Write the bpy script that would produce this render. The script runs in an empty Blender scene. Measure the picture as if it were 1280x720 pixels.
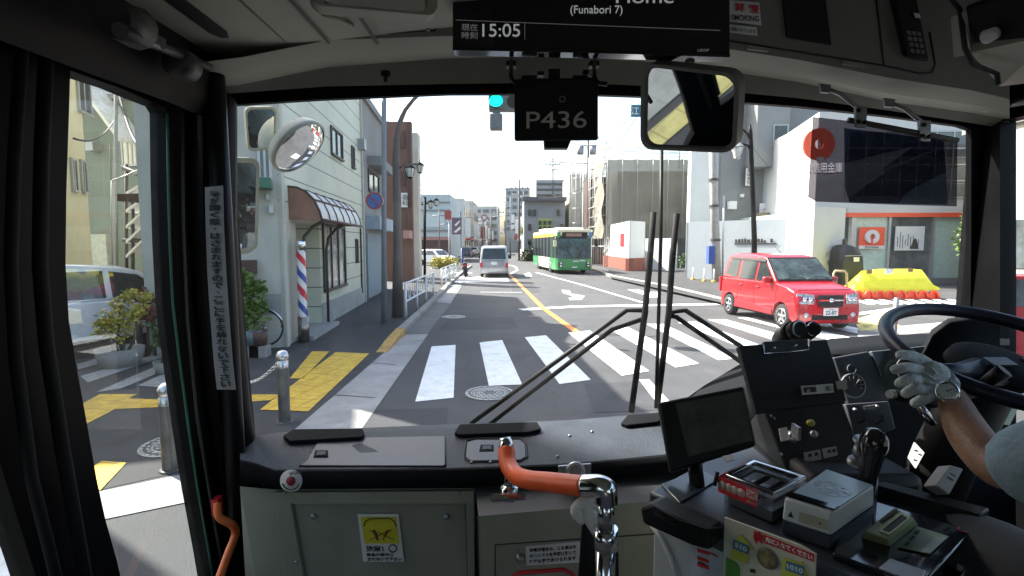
import bpy, bmesh, math, random
from mathutils import Vector, Matrix
from mathutils.geometry import tessellate_polygon
R = math.radians
random.seed(7)
SC = bpy.context.scene
COL = SC.collection

# ---------------------------------------------------------------- camera
CAMZ, F, PITCH = 2.0, 640.0, math.atan(55/640)
cd = bpy.data.cameras.new('camera'); cam = bpy.data.objects.new('camera', cd); COL.objects.link(cam)
cam.location = (0, 0, CAMZ); cam.rotation_euler = (math.pi/2 - PITCH, 0, 0)
cd.sensor_width = 36; cd.lens = 18.0; cd.clip_start = 0.02; cd.clip_end = 3000
SC.camera = cam

# ---------------------------------------------------------------- sky, sun, exposure
SUN_EL, SUN_DIR = 47, Vector((0.84, -0.54))       # direction in which shadows fall
w = bpy.data.worlds.new('World'); SC.world = w; w.use_nodes = True
nt = w.node_tree; bg = nt.nodes['Background']
sky = nt.nodes.new('ShaderNodeTexSky'); sky.sky_type = 'NISHITA'; sky.sun_disc = False
sx, sy = -SUN_DIR.x, -SUN_DIR.y
sky.sun_elevation = R(SUN_EL); sky.sun_rotation = math.atan2(sx, sy)
sky.air_density = 1.2; sky.dust_density = 4.0; sky.ozone_density = 0.8
nt.links.new(sky.outputs[0], bg.inputs[0]); bg.inputs[1].default_value = 0.13
sd = bpy.data.lights.new('sun', 'SUN'); sun = bpy.data.objects.new('sun', sd); COL.objects.link(sun)
sd.energy = 4.8; sd.angle = R(0.5); sd.color = (1.0, 0.955, 0.89)
ce = math.cos(R(SUN_EL)); d2 = SUN_DIR.normalized()
sun.rotation_euler = Vector((d2.x*ce, d2.y*ce, -math.sin(R(SUN_EL)))).to_track_quat('-Z', 'Y').to_euler()
vs = SC.view_settings; vs.view_transform = 'Standard'; vs.look = 'None'; vs.gamma = 1.0
vs.exposure = 1.75
SC.cycles.max_bounces = 8; SC.cycles.transparent_max_bounces = 16

# ---------------------------------------------------------------- image -> world helpers (camera at a known place)
CPI, SPI = math.cos(PITCH), math.sin(PITCH)
CAM = Vector((0, 0, CAMZ))
def ray(px, py):
    u, v = (px-640)/F, (360-py)/F
    return Vector((u, CPI + v*SPI, -SPI + v*CPI))
def G(px, py, z=0.0):
    d = ray(px, py); return CAM + d*((z-CAMZ)/d.z)
def D(px, py, y):
    d = ray(px, py); return CAM + d*(y/d.y)
def X_(px, py, x):
    d = ray(px, py); return CAM + d*(x/d.x)

# ---------------------------------------------------------------- materials
MATS = {}
def mat(name, col, rough=0.6, metal=0.0, var=0.12, scale=6.0, bump=0.0, bscale=60.0, emit=None, estr=1.0, coat=0.0, col2=None, spec=None, dirt=0.0):
    if name in MATS: return MATS[name]
    m = bpy.data.materials.new(name); m.use_nodes = True; n = m.node_tree; N = n.nodes; L = n.links
    b = N['Principled BSDF']; c = (*col, 1)
    b.inputs['Roughness'].default_value = rough; b.inputs['Metallic'].default_value = metal
    if coat: b.inputs['Coat Weight'].default_value = coat; b.inputs['Coat Roughness'].default_value = 0.05
    if spec is not None: b.inputs['Specular IOR Level'].default_value = spec
    tc = N.new('ShaderNodeTexCoord')
    no = N.new('ShaderNodeTexNoise'); no.inputs['Scale'].default_value = scale; no.inputs['Detail'].default_value = 6
    no.inputs['Roughness'].default_value = 0.65
    L.new(tc.outputs['Object'], no.inputs['Vector'])
    mx = N.new('ShaderNodeMix'); mx.data_type = 'RGBA'
    c2 = col2 if col2 else tuple(max(0, x*(1-var*2)) for x in col)
    mx.inputs['A'].default_value = (*c2, 1)
    mx.inputs['B'].default_value = c if col2 else (*[min(1, x*(1+var)) for x in col], 1)
    rp = N.new('ShaderNodeValToRGB'); rp.color_ramp.elements[0].position = 0.3; rp.color_ramp.elements[1].position = 0.7
    L.new(no.outputs['Fac'], rp.inputs[0]); L.new(rp.outputs[0], mx.inputs['Factor'])
    out = mx.outputs['Result']
    if dirt:
        n2 = N.new('ShaderNodeTexNoise'); n2.inputs['Scale'].default_value = scale*0.35; n2.inputs['Detail'].default_value = 8
        mp = N.new('ShaderNodeMapping'); mp.inputs['Scale'].default_value = (1, 1, 0.25)
        L.new(tc.outputs['Object'], mp.inputs[0]); L.new(mp.outputs[0], n2.inputs['Vector'])
        r2 = N.new('ShaderNodeValToRGB'); r2.color_ramp.elements[0].position = 0.52; r2.color_ramp.elements[1].position = 0.75
        L.new(n2.outputs['Fac'], r2.inputs[0])
        mu = N.new('ShaderNodeMath'); mu.operation = 'MULTIPLY'; mu.inputs[1].default_value = dirt
        L.new(r2.outputs[0], mu.inputs[0])
        m2 = N.new('ShaderNodeMix'); m2.data_type = 'RGBA'; m2.inputs['B'].default_value = (0.09, 0.08, 0.065, 1)
        L.new(out, m2.inputs['A']); L.new(mu.outputs[0], m2.inputs['Factor']); out = m2.outputs['Result']
    L.new(out, b.inputs['Base Color'])
    rr = N.new('ShaderNodeMapRange'); rr.inputs['To Min'].default_value = max(0.02, rough*0.8); rr.inputs['To Max'].default_value = min(1, rough*1.2)
    L.new(no.outputs['Fac'], rr.inputs[0]); L.new(rr.outputs[0], b.inputs['Roughness'])
    if bump:
        nb = N.new('ShaderNodeTexNoise'); nb.inputs['Scale'].default_value = bscale; nb.inputs['Detail'].default_value = 4
        L.new(tc.outputs['Object'], nb.inputs['Vector'])
        bp = N.new('ShaderNodeBump'); bp.inputs['Strength'].default_value = bump; bp.inputs['Distance'].default_value = 0.01
        L.new(nb.outputs['Fac'], bp.inputs['Height']); L.new(bp.outputs[0], b.inputs['Normal'])
    if emit:
        b.inputs['Emission Color'].default_value = (*emit, 1); b.inputs['Emission Strength'].default_value = estr
    MATS[name] = m; return m
def glassmat(name, tint, refl=1.0, rough=0.0, dust=0):
    if name in MATS: return MATS[name]
    m = bpy.data.materials.new(name); m.use_nodes = True; n = m.node_tree; N = n.nodes; L = n.links
    N.remove(N['Principled BSDF']); o = N['Material Output']
    t = N.new('ShaderNodeBsdfTransparent'); t.inputs[0].default_value = (*tint, 1)
    g = N.new('ShaderNodeBsdfGlossy'); g.inputs['Roughness'].default_value = rough
    lw_ = N.new('ShaderNodeLayerWeight'); lw_.inputs['Blend'].default_value = 0.5
    pw = N.new('ShaderNodeMath'); pw.operation = 'POWER'; pw.inputs[1].default_value = 5.0; L.new(lw_.outputs['Facing'], pw.inputs[0])
    fr = N.new('ShaderNodeMath'); fr.operation = 'MULTIPLY_ADD'; fr.inputs[1].default_value = 0.9; fr.inputs[2].default_value = 0.06; L.new(pw.outputs[0], fr.inputs[0])
    mu = N.new('ShaderNodeMath'); mu.operation = 'MULTIPLY'; mu.inputs[1].default_value = refl
    mx = N.new('ShaderNodeMixShader')
    L.new(fr.outputs[0], mu.inputs[0]); L.new(mu.outputs[0], mx.inputs[0])
    L.new(t.outputs[0], mx.inputs[1]); L.new(g.outputs[0], mx.inputs[2]); L.new(mx.outputs[0], o.inputs[0])
    if dust:      # fine dust film and wiper smears
        tc = N.new('ShaderNodeTexCoord'); mp = N.new('ShaderNodeMapping'); mp.inputs['Scale'].default_value = (1, 1, 4); L.new(tc.outputs['Object'], mp.inputs[0])
        no = N.new('ShaderNodeTexNoise'); no.inputs['Scale'].default_value = 3; no.inputs['Detail'].default_value = 9; L.new(mp.outputs[0], no.inputs['Vector'])
        mr = N.new('ShaderNodeMapRange'); mr.inputs['From Min'].default_value = .35; mr.inputs['From Max'].default_value = .8; mr.inputs['To Min'].default_value = dust*.35; mr.inputs['To Max'].default_value = dust*1.6; L.new(no.outputs['Fac'], mr.inputs[0])
        df = N.new('ShaderNodeBsdfTranslucent'); df.inputs[0].default_value = (.8, .8, .78, 1); m2 = N.new('ShaderNodeMixShader'); L.new(mr.outputs[0], m2.inputs[0]); L.new(mx.outputs[0], m2.inputs[1]); L.new(df.outputs[0], m2.inputs[2]); L.new(m2.outputs[0], o.inputs[0])
    MATS[name] = m; return m
def meshmat(name, col, dens=0.75):
    """woven scaffold netting: partly see-through cloth"""
    m = bpy.data.materials.new(name); m.use_nodes = True; n = m.node_tree; N = n.nodes; L = n.links
    b = N['Principled BSDF']; b.inputs['Roughness'].default_value = 0.9; o = N['Material Output']
    tc = N.new('ShaderNodeTexCoord'); no = N.new('ShaderNodeTexNoise'); no.inputs['Scale'].default_value = 0.5; no.inputs['Detail'].default_value = 7
    L.new(tc.outputs['Object'], no.inputs['Vector'])
    mx = N.new('ShaderNodeMix'); mx.data_type = 'RGBA'; mx.inputs['A'].default_value = (*[c*0.7 for c in col], 1); mx.inputs['B'].default_value = (*[c*1.2 for c in col], 1)
    L.new(no.outputs['Fac'], mx.inputs['Factor']); L.new(mx.outputs['Result'], b.inputs['Base Color'])
    t = N.new('ShaderNodeBsdfTransparent'); ms = N.new('ShaderNodeMixShader'); ms.inputs[0].default_value = dens
    L.new(t.outputs[0], ms.inputs[1]); L.new(b.outputs[0], ms.inputs[2]); L.new(ms.outputs[0], o.inputs[0])
    MATS[name] = m; return m
def wear(m, col, scale, lo, hi, amt, stretch=(1, 1, 1)):
    """chips, specks or tracks of another colour laid over a surface by thresholded noise"""
    n = m.node_tree; N = n.nodes; L = n.links; b = N['Principled BSDF']; src = b.inputs['Base Color'].links[0].from_socket
    tc = N.new('ShaderNodeTexCoord'); mp = N.new('ShaderNodeMapping'); mp.inputs['Scale'].default_value = stretch; mp.inputs['Location'].default_value = (scale*.37, 1.7, 0)
    no = N.new('ShaderNodeTexNoise'); no.inputs['Scale'].default_value = scale; no.inputs['Detail'].default_value = 8; no.inputs['Roughness'].default_value = .7
    L.new(tc.outputs['Object'], mp.inputs[0]); L.new(mp.outputs[0], no.inputs['Vector'])
    mr = N.new('ShaderNodeMapRange'); mr.inputs['From Min'].default_value = lo; mr.inputs['From Max'].default_value = hi; mr.inputs['To Max'].default_value = amt; L.new(no.outputs['Fac'], mr.inputs[0])
    mx = N.new('ShaderNodeMix'); mx.data_type = 'RGBA'; mx.inputs['B'].default_value = (*col, 1); L.new(src, mx.inputs['A']); L.new(mr.outputs[0], mx.inputs['Factor']); L.new(mx.outputs['Result'], b.inputs['Base Color'])
def tiles(m, size=.3, dark=.45):
    """square paving blocks: joints and raised studs"""
    n = m.node_tree; N = n.nodes; L = n.links; b = N['Principled BSDF']; src = b.inputs['Base Color'].links[0].from_socket
    tc = N.new('ShaderNodeTexCoord'); mp = N.new('ShaderNodeMapping'); mp.inputs['Rotation'].default_value = (0, 0, .22); L.new(tc.outputs['Object'], mp.inputs[0])
    br = N.new('ShaderNodeTexBrick'); br.offset = 0; br.inputs['Scale'].default_value = 1/size; br.inputs['Mortar Size'].default_value = .03; br.inputs['Brick Width'].default_value = 1; br.inputs['Row Height'].default_value = 1
    br.inputs['Color1'].default_value = (1, 1, 1, 1); br.inputs['Color2'].default_value = (.86, .86, .86, 1); br.inputs['Mortar'].default_value = (dark, dark, dark, 1); L.new(mp.outputs[0], br.inputs['Vector'])
    mx = N.new('ShaderNodeMix'); mx.data_type = 'RGBA'; mx.blend_type = 'MULTIPLY'; mx.inputs['Factor'].default_value = .8; L.new(src, mx.inputs['A']); L.new(br.outputs['Color'], mx.inputs['B']); L.new(mx.outputs['Result'], b.inputs['Base Color'])
def sidingmat(name, col, gap=0.46, line=0.012, vertical=False, linecol=0.35):
    """cladding boards: thin dark joints at a fixed pitch, real bump"""
    m = mat(name, col, 0.55, var=0.05, scale=1.2, dirt=0.18)
    n = m.node_tree; N = n.nodes; L = n.links; b = N['Principled BSDF']
    src = b.inputs['Base Color'].links[0].from_socket
    tc = N.new('ShaderNodeTexCoord'); sx_ = N.new('ShaderNodeSeparateXYZ'); L.new(tc.outputs['Object'], sx_.inputs[0])
    fr = N.new('ShaderNodeMath'); fr.operation = 'FRACT'; dv = N.new('ShaderNodeMath'); dv.operation = 'DIVIDE'; dv.inputs[1].default_value = gap
    L.new(sx_.outputs['Y' if vertical else 'Z'], dv.inputs[0]); L.new(dv.outputs[0], fr.inputs[0])
    lt = N.new('ShaderNodeMath'); lt.operation = 'LESS_THAN'; lt.inputs[1].default_value = line/gap*2
    L.new(fr.outputs[0], lt.inputs[0])
    mx = N.new('ShaderNodeMix'); mx.data_type = 'RGBA'; mx.inputs['B'].default_value = (*[c*linecol for c in col], 1)
    L.new(src, mx.inputs['A']); L.new(lt.outputs[0], mx.inputs['Factor']); L.new(mx.outputs['Result'], b.inputs['Base Color'])
    return m

# ---------------------------------------------------------------- object helpers
ROOT = {}
def wl(o):
    while o is not None and o.parent is not None: o = o.parent
    return o.location.copy() if o else Vector((0, 0, 0))
def tag(o, label=None, cat=None, group=None, kind=None):
    if label: o['label'] = label
    if cat: o['category'] = cat
    if group: o['group'] = group
    if kind: o['kind'] = kind
    return o
def empty(name, label, cat, loc=(0, 0, 0), rz=0, group=None):
    o = bpy.data.objects.new(name, None); COL.objects.link(o); o.empty_display_size = 0.1
    o.location = loc; o.rotation_euler = (0, 0, rz); return tag(o, label, cat, group)
def copy_tree(o, parent=None, label=None, loc=None, rz=None):
    c = o.copy(); COL.objects.link(c); c.parent = parent
    if label: c['label'] = label
    if loc is not None: c.location = loc
    if rz is not None: c.rotation_euler = (0, 0, rz)
    for ch in list(o.children): copy_tree(ch, c)
    return c

class MB:
    def __init__(s): s.v = []; s.f = []; s.sm = []
    def add(s, vs_, fs, smooth=False):
        k = len(s.v); s.v += [Vector(v) for v in vs_]
        for f in fs: s.f.append([i+k for i in f]); s.sm.append(smooth)
        return s
    def box(s, c, size, M=None):
        c = Vector(c); x, y, z = [q/2 for q in size]
        vs_ = [Vector((a*x, b*y, e*z)) for a in (-1, 1) for b in (-1, 1) for e in (-1, 1)]
        if M is not None: vs_ = [M @ v for v in vs_]
        return s.add([c+v for v in vs_], [(0,1,3,2),(4,6,7,5),(0,4,5,1),(2,3,7,6),(0,2,6,4),(1,5,7,3)])
    def b2(s, lo, hi):
        return s.box([(a+b)/2 for a, b in zip(lo, hi)], [abs(b-a) for a, b in zip(lo, hi)])
    def prism(s, pts, vec):
        """closed polygon (list of 3-D points) pushed along vec"""
        pts = [Vector(p) for p in pts]; vec = Vector(vec); n = len(pts)
        tr = tessellate_polygon([pts])
        fs = [tuple(t) for t in tr] + [tuple(i+n for i in reversed(t)) for t in tr]
        fs += [(i, (i+1) % n, (i+1) % n+n, i+n) for i in range(n)]
        return s.add(pts+[p+vec for p in pts], fs)
    def holed(s, outer, holes, vec):
        loops = [[Vector(p) for p in outer]] + [[Vector(p) for p in h] for h in holes]
        flat = [p for l in loops for p in l]; n = len(flat); vec = Vector(vec)
        tr = tessellate_polygon(loops)
        fs = [tuple(t) for t in tr] + [tuple(i+n for i in reversed(t)) for t in tr]
        k = 0
        for l in loops:
            m = len(l); fs += [(k+i, k+(i+1) % m, k+(i+1) % m+n, k+i+n) for i in range(m)]; k += m
        return s.add(flat+[p+vec for p in flat], fs)
    def sheet(s, pts):
        pts = [Vector(p) for p in pts]
        return s.add(pts, [tuple(t) for t in tessellate_polygon([pts])])
    def grid(s, rows, smooth=True):
        n = len(rows[0]); vs_ = [Vector(p) for r in rows for p in r]
        return s.add(vs_, [(i*n+j, i*n+j+1, (i+1)*n+j+1, (i+1)*n+j) for i in range(len(rows)-1) for j in range(n-1)], smooth)
    def tube(s, path, r, seg=10, cap=True):
        path = [Vector(p) for p in path]; n = len(path)
        rs = r if isinstance(r, (list, tuple)) else [r]*n
        rings = []; prev = None
        for i, p in enumerate(path):
            t = (path[min(i+1, n-1)] - path[max(i-1, 0)])
            t = t.normalized() if t.length > 1e-9 else Vector((0, 0, 1))
            if prev is None:
                a = t.cross(Vector((0, 0, 1)));
                if a.length < 1e-3: a = t.cross(Vector((1, 0, 0)))
            else:
                a = prev - t*prev.dot(t)
            a.normalize(); prev = a; b = t.cross(a)
            rings.append([p + (a*math.cos(q)+b*math.sin(q))*rs[i] for q in [2*math.pi*k/seg for k in range(seg)]])
        vs_ = [v for ring in rings for v in ring]
        fs = [(i*seg+j, i*seg+(j+1) % seg, (i+1)*seg+(j+1) % seg, (i+1)*seg+j) for i in range(n-1) for j in range(seg)]
        s.add(vs_, fs, True)
        if cap:
            s.add(rings[0], [tuple(range(seg))]); s.add(rings[-1], [tuple(reversed(range(seg)))])
        return s
    def lathe(s, c, prof, axis=(0, 0, 1), seg=20):
        ax = Vector(axis).normalized(); a = ax.orthogonal().normalized(); b = ax.cross(a); c = Vector(c)
        rows = [[c + ax*h + (a*math.cos(q)+b*math.sin(q))*r for q in [2*math.pi*k/seg for k in range(seg+1)]] for r, h in prof]
        return s.grid(rows)
    def build(s, name, m, parent=None, local=False, bevel=0, seg=2, kind=None, sub=0):
        me = bpy.data.meshes.new(name)
        off = Vector((0, 0, 0)) if (local or parent is None) else wl(parent)
        me.from_pydata([v-off for v in s.v], [], s.f)
        me.polygons.foreach_set('use_smooth', s.sm); me.materials.append(m)
        bm = bmesh.new(); bm.from_mesh(me)
        bmesh.ops.remove_doubles(bm, verts=bm.verts, dist=1e-5)
        bmesh.ops.recalc_face_normals(bm, faces=bm.faces); bm.to_mesh(me); bm.free(); me.update()
        o = bpy.data.objects.new(name, me); COL.objects.link(o)
        if parent: o.parent = parent
        if bevel:
            bv = o.modifiers.new('bevel', 'BEVEL'); bv.width = bevel; bv.segments = seg; bv.limit_method = 'ANGLE'; bv.angle_limit = R(35)
            bv.use_clamp_overlap = True; bv.harden_normals = False
            for p in me.polygons: p.use_smooth = True
            try: me.set_sharp_from_angle(angle=R(40))
            except Exception: pass
        if kind: o['kind'] = kind
        return o
def text(s_, origin, xdir, ydir, h, m, parent, name='lettering', width=None, lift=0.002, align='LEFT', local=False, bold=0.0):
    """flat lettering as real geometry; origin = lower-left corner of its box (or centre)"""
    cu = bpy.data.curves.new(name, 'FONT'); cu.body = s_; cu.size = 1.0; cu.extrude = 0.002; cu.offset = bold
    t = bpy.data.objects.new(name, cu); COL.objects.link(t); bpy.context.view_layer.update()
    me = bpy.data.meshes.new_from_object(t.evaluated_get(bpy.context.evaluated_depsgraph_get()))
    bpy.data.objects.remove(t); 
    if not me.vertices: return None
    xs = [v.co.x for v in me.vertices]; ys = [v.co.y for v in me.vertices]
    x0, x1, y0, y1 = min(xs), max(xs), min(ys), max(ys)
    k = h/(y1-y0); kx = k if width is None else width/(x1-x0)
    xd = Vector(xdir).normalized(); yd = Vector(ydir).normalized(); nd = xd.cross(yd)
    cx = (x0+x1)/2 if align == 'CENTER' else x0; cy = (y0+y1)/2 if align == 'CENTER' else y0
    off = Vector((0, 0, 0)) if (local or parent is None) else wl(parent)
    for v in me.vertices:
        c = v.co.copy()
        v.co = Vector(origin) - off + xd*(c.x-cx)*kx + yd*(c.y-cy)*k + nd*(lift + (0.0006 if c.z > 0 else -0.0006))
    me.materials.clear(); me.materials.append(m)
    o = bpy.data.objects.new(name, me); COL.objects.link(o)
    if parent: o.parent = parent
    return o
def pq(mb, pts, thick):
    """panel given by image corners with depths, thickness going away from the camera"""
    P = [D(*p) for p in pts]; n = (P[1]-P[0]).cross(P[2]-P[0]).normalized()
    if n.dot(P[0]-CAM) < 0: n = -n
    return mb.prism(P, n*thick)
def quadbasis(pts):
    P = [D(*p) for p in pts]                       # TL TR BR BL
    x = (P[1]-P[0]+P[2]-P[3])/2; y = (P[0]-P[3]+P[1]-P[2])/2
    return P, x, y
def qp(P, u, v):                                   # bilinear in TL TR BR BL; u right, v down
    return (P[0]*(1-u)+P[1]*u)*(1-v) + (P[3]*(1-u)+P[2]*u)*v
def foliage(mb, spots, n, size, squash=1.0, rnd=random):
    for i in range(n):
        c, r = rnd.choice(spots); c = Vector(c)
        while True:
            q = Vector((rnd.uniform(-1, 1), rnd.uniform(-1, 1), rnd.uniform(-1, 1)))
            if 0.25 < q.length < 1: break
        p = c + Vector((q.x*r, q.y*r, q.z*r*squash))
        a = Vector((rnd.gauss(0, 1), rnd.gauss(0, 1), rnd.gauss(0, 0.6))).normalized()
        b = a.cross(Vector((rnd.gauss(0, 1), rnd.gauss(0, 1), rnd.gauss(0, 1)))).normalized()
        l = size*rnd.uniform(0.6, 1.4); wd = l*0.38
        nn = a.cross(b)*l*0.12
        mb.add([p, p+a*l*0.5+b*wd+nn, p+a*l, p+a*l*0.5-b*wd+nn], [(0, 1, 2, 3)])
    return mb

class Fac:
    """a vertical wall plane from A to B (ground points)"""
    def __init__(s, A, B):
        s.A = Vector((A[0], A[1], 0)); B = Vector((B[0], B[1], 0)); s.L = (B-s.A).length; s.u = (B-s.A).normalized()
        n = Vector((s.u.y, -s.u.x, 0)); s.n = n if n.dot(CAM-s.A) > 0 else -n
    def hit(s, px, py):
        d = ray(px, py); t = (s.A-CAM).dot(s.n)/d.dot(s.n); p = CAM+d*t
        return (p-s.A).dot(s.u), p.z
    def P(s, a, z, t=0): return s.A + s.u*a + s.n*t + Vector((0, 0, z))
    def box(s, mb, a0, a1, z0, z1, t0, t1):
        pts = [s.P(a0, z0, t0), s.P(a1, z0, t0), s.P(a1, z1, t0), s.P(a0, z1, t0)]
        return mb.prism(pts, s.n*(t1-t0))
    def rect(s, px0, py0, px1, py1):
        a0, z1 = s.hit(px0, py0); a1, z0 = s.hit(px1, py1)
        if a0 > a1: a0, a1 = a1, a0
        return a0, a1, min(z0, z1), max(z0, z1)
def window(root, fac, rect, fm, gm, fw=0.06, bars=1, hb=0, name='window', proud=0.05):
    a0, a1, z0, z1 = rect; mb = MB()
    fac.box(mb, a0-fw, a1+fw, z1, z1+fw, 0.0, proud); fac.box(mb, a0-fw, a1+fw, z0-fw, z0, 0.0, proud+0.03)
    fac.box(mb, a0-fw, a0, z0, z1, 0.0, proud); fac.box(mb, a1, a1+fw, z0, z1, 0.0, proud)
    for i in range(1, bars+1):
        c = a0+(a1-a0)*i/(bars+1); fac.box(mb, c-fw*0.4, c+fw*0.4, z0, z1, 0.012, proud*0.8)
    for i in range(1, hb+1):
        c = z0+(z1-z0)*i/(hb+1); fac.box(mb, a0, a1, c-fw*0.4, c+fw*0.4, 0.012, proud*0.7)
    f = mb.build(name, fm, root)
    fac.box(MB(), a0, a1, z0, z1, 0, 0); g = MB(); fac.box(g, a0, a1, z0, z1, 0.003, 0.011); g.build('pane', gm, f)
    return f

# ---------------------------------------------------------------- palette
M_asph = mat('asphalt', (0.066, 0.066, 0.069), 0.85, var=0.2, scale=0.8, bump=0.8, bscale=90, dirt=0.35)
wear(M_asph, (.16, .16, .155), 55, .60, .72, .35); wear(M_asph, (.035, .035, .036), .55, .55, .68, .45, stretch=(3.5, .35, 1))
M_walk = mat('sidewalk_asphalt', (0.05, 0.049, 0.05), 0.9, var=0.25, scale=2.2, bump=0.6, bscale=140)
M_conc = mat('concrete', (0.30, 0.29, 0.27), 0.85, var=0.18, scale=2.5, bump=0.3, bscale=40, dirt=0.35)
M_gutter = mat('gutter_concrete', (0.33, 0.32, 0.31), 0.85, var=0.18, scale=1.4, bump=0.3, bscale=60, dirt=0.3)
wear(M_gutter, (.17, .16, .15), 9, .56, .66, .5)
M_wpaint = mat('white_paint', (0.78, 0.79, 0.78), 0.7, var=0.07, scale=7, bump=0.2, bscale=150, dirt=0.22)
wear(M_wpaint, (.20, .20, .20), 26, .62, .66, .75); wear(M_wpaint, (.45, .45, .44), 2.2, .5, .75, .5)
M_opaint = mat('orange_paint', (0.75, 0.27, 0.05), 0.7, var=0.15, scale=9, dirt=0.2)
M_tact = mat('yellow_tactile', (0.74, 0.47, 0.05), 0.7, var=0.15, scale=9, dirt=0.3, bump=0.4, bscale=60)
tiles(M_tact)
M_steel = mat('steel_grey', (0.32, 0.33, 0.34), 0.4, 0.7, var=0.1)
M_chrome = mat('chrome', (0.75, 0.76, 0.78), 0.14, 1.0, var=0.04)
M_black = mat('black_plastic', (0.009, 0.009, 0.010), 0.5, var=0.2, spec=.3, bump=0.15, bscale=300)
M_black2 = mat('black_frame', (0.004, 0.004, 0.005), 0.5, var=0.2, spec=.12)
M_rubber = mat('rubber', (0.009, 0.009, 0.010), 0.7, var=0.2, spec=.25)
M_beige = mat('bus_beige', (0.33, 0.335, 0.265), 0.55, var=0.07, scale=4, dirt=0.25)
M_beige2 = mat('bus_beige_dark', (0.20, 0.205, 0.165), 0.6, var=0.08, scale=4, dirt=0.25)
M_dash = mat('dash_grey', (0.042, 0.049, 0.064), 0.48, spec=.35, var=0.2, scale=9, bump=0.35, bscale=350)
wear(M_dash, (.12, .125, .13), 5, .55, .8, .35); wear(M_dash, (.02, .022, .03), 30, .62, .7, .4)
M_dashk = mat('dash_black', (0.007, 0.008, 0.010), 0.75, var=0.2, bump=0.1, bscale=300, spec=.15)
M_screen = mat('screen_glass', (0.01, 0.012, 0.012), 0.08, var=0.1, spec=0.6)
M_white = mat('white_plastic', (0.72, 0.72, 0.70), 0.5, var=0.05)
M_letter = mat('white_letter', (0.8, 0.8, 0.8), 0.6, var=0.02)
M_ink = mat('black_ink', (0.02, 0.02, 0.022), 0.6, var=0.05)
M_redink = mat('red_ink', (0.55, 0.02, 0.03), 0.5, var=0.05)
M_orange = mat('orange_grip', (0.85, 0.12, 0.03), 0.38, var=0.08, scale=12)
M_red = mat('red_paint', (0.42, 0.004, 0.012), 0.28, var=0.04, coat=0.8)
M_wglass = mat('building_glass', (0.10, 0.12, 0.125), 0.08, var=0.35, scale=1.0, spec=0.8)
M_dglass = mat('vehicle_glass', (0.02, 0.028, 0.028), 0.06, var=0.2, spec=0.8)
M_alu = mat('aluminium', (0.45, 0.46, 0.46), 0.4, 0.6, var=0.06)
M_dframe = mat('dark_window_frame', (0.06, 0.055, 0.05), 0.5, var=0.1)
M_tyre = mat('tyre', (0.02, 0.02, 0.021), 0.85, var=0.2)
M_rim = mat('rim', (0.6, 0.6, 0.62), 0.3, 0.8, var=0.06)
M_leaf = mat('leaf_green', (0.075, 0.13, 0.03), 0.55, scale=14, col2=(0.03, 0.065, 0.015))
M_leaf2 = mat('leaf_bright', (0.15, 0.22, 0.04), 0.5, scale=14, col2=(0.07, 0.13, 0.025))
M_leafy = mat('leaf_yellow', (0.60, 0.46, 0.06), 0.55, scale=16, col2=(0.24, 0.28, 0.04))
M_leafd = mat('leaf_dark', (0.04, 0.07, 0.025), 0.6, scale=3, col2=(0.018, 0.035, 0.012))
M_bark = mat('bark', (0.10, 0.075, 0.05), 0.9, scale=8, bump=0.5)
M_glass = glassmat('clear_glass', (0.93, 0.96, 0.95), 0.5, dust=.010)
M_glassD = glassmat('door_glass', (0.86, 0.91, 0.88), 1.3, dust=.014)
M_mirror = mat('mirror', (0.85, 0.87, 0.87), 0.02, 1.0, var=0.01)
# ================================================================ THE GROUND
def sheet_px(name, pts, m, z=0.004, kind='structure'):
    mb = MB(); mb.sheet([G(px, py, z) for px, py in pts]); return mb.build(name, m, kind=kind)
g = MB(); g.sheet([(-500, -300, 0), (500, -300, 0), (500, 900, 0), (-500, 900, 0)]); g.build('road', M_asph, kind='structure')
# pavement on the left: flush at the crossing, kerbed beyond it
sheet_px('sidewalk', [(-200, 720), (-200, 440), (60, 432), (330, 432), (395, 402), (560, 330), (588, 333), (556, 366), (500, 420), (368, 538), (246, 585), (126, 612), (90, 720)], M_walk, 0.004)
# gutter strip of concrete slabs
gp = [(507, 417.6), (535.5, 417), (452, 536), (425, 572), (245.6, 625), (134.7, 648), (-40, 672), (-40, 630), (125, 614), (240, 590), (368, 537)]
sheet_px('gutter_strip', gp, M_gutter, 0.008)
mb = MB()
for a, b in (((452, 452), (495, 456)), ((414, 493), (469, 497))):
    A_, B_ = G(*a, 0.012), G(*b, 0.012); dv = (B_-A_).normalized(); q = Vector((-dv.y, dv.x, 0))*0.012
    mb.sheet([A_-q, B_-q, B_+q, A_+q])
mb.build('slab_joints', mat('joint_dark', (0.08, 0.08, 0.08), 0.9), kind='structure')
sheet_px('gutter_strip', [(507, 417), (545, 378), (563, 380), (535, 416.5)], mat('gutter_wet', (0.13, 0.13, 0.13), 0.8, var=0.2, scale=1.5), 0.008)
sheet_px('gutter_strip', [(545, 377.5), (563, 357), (577, 357), (563, 379.5)], M_gutter, 0.008)
sheet_px('gutter_strip', [(571, 345.5), (634, 345.5), (637, 352.5), (563, 353)], mat('pale_patch', (0.42, 0.42, 0.41), 0.85, var=0.1), 0.012)
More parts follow.
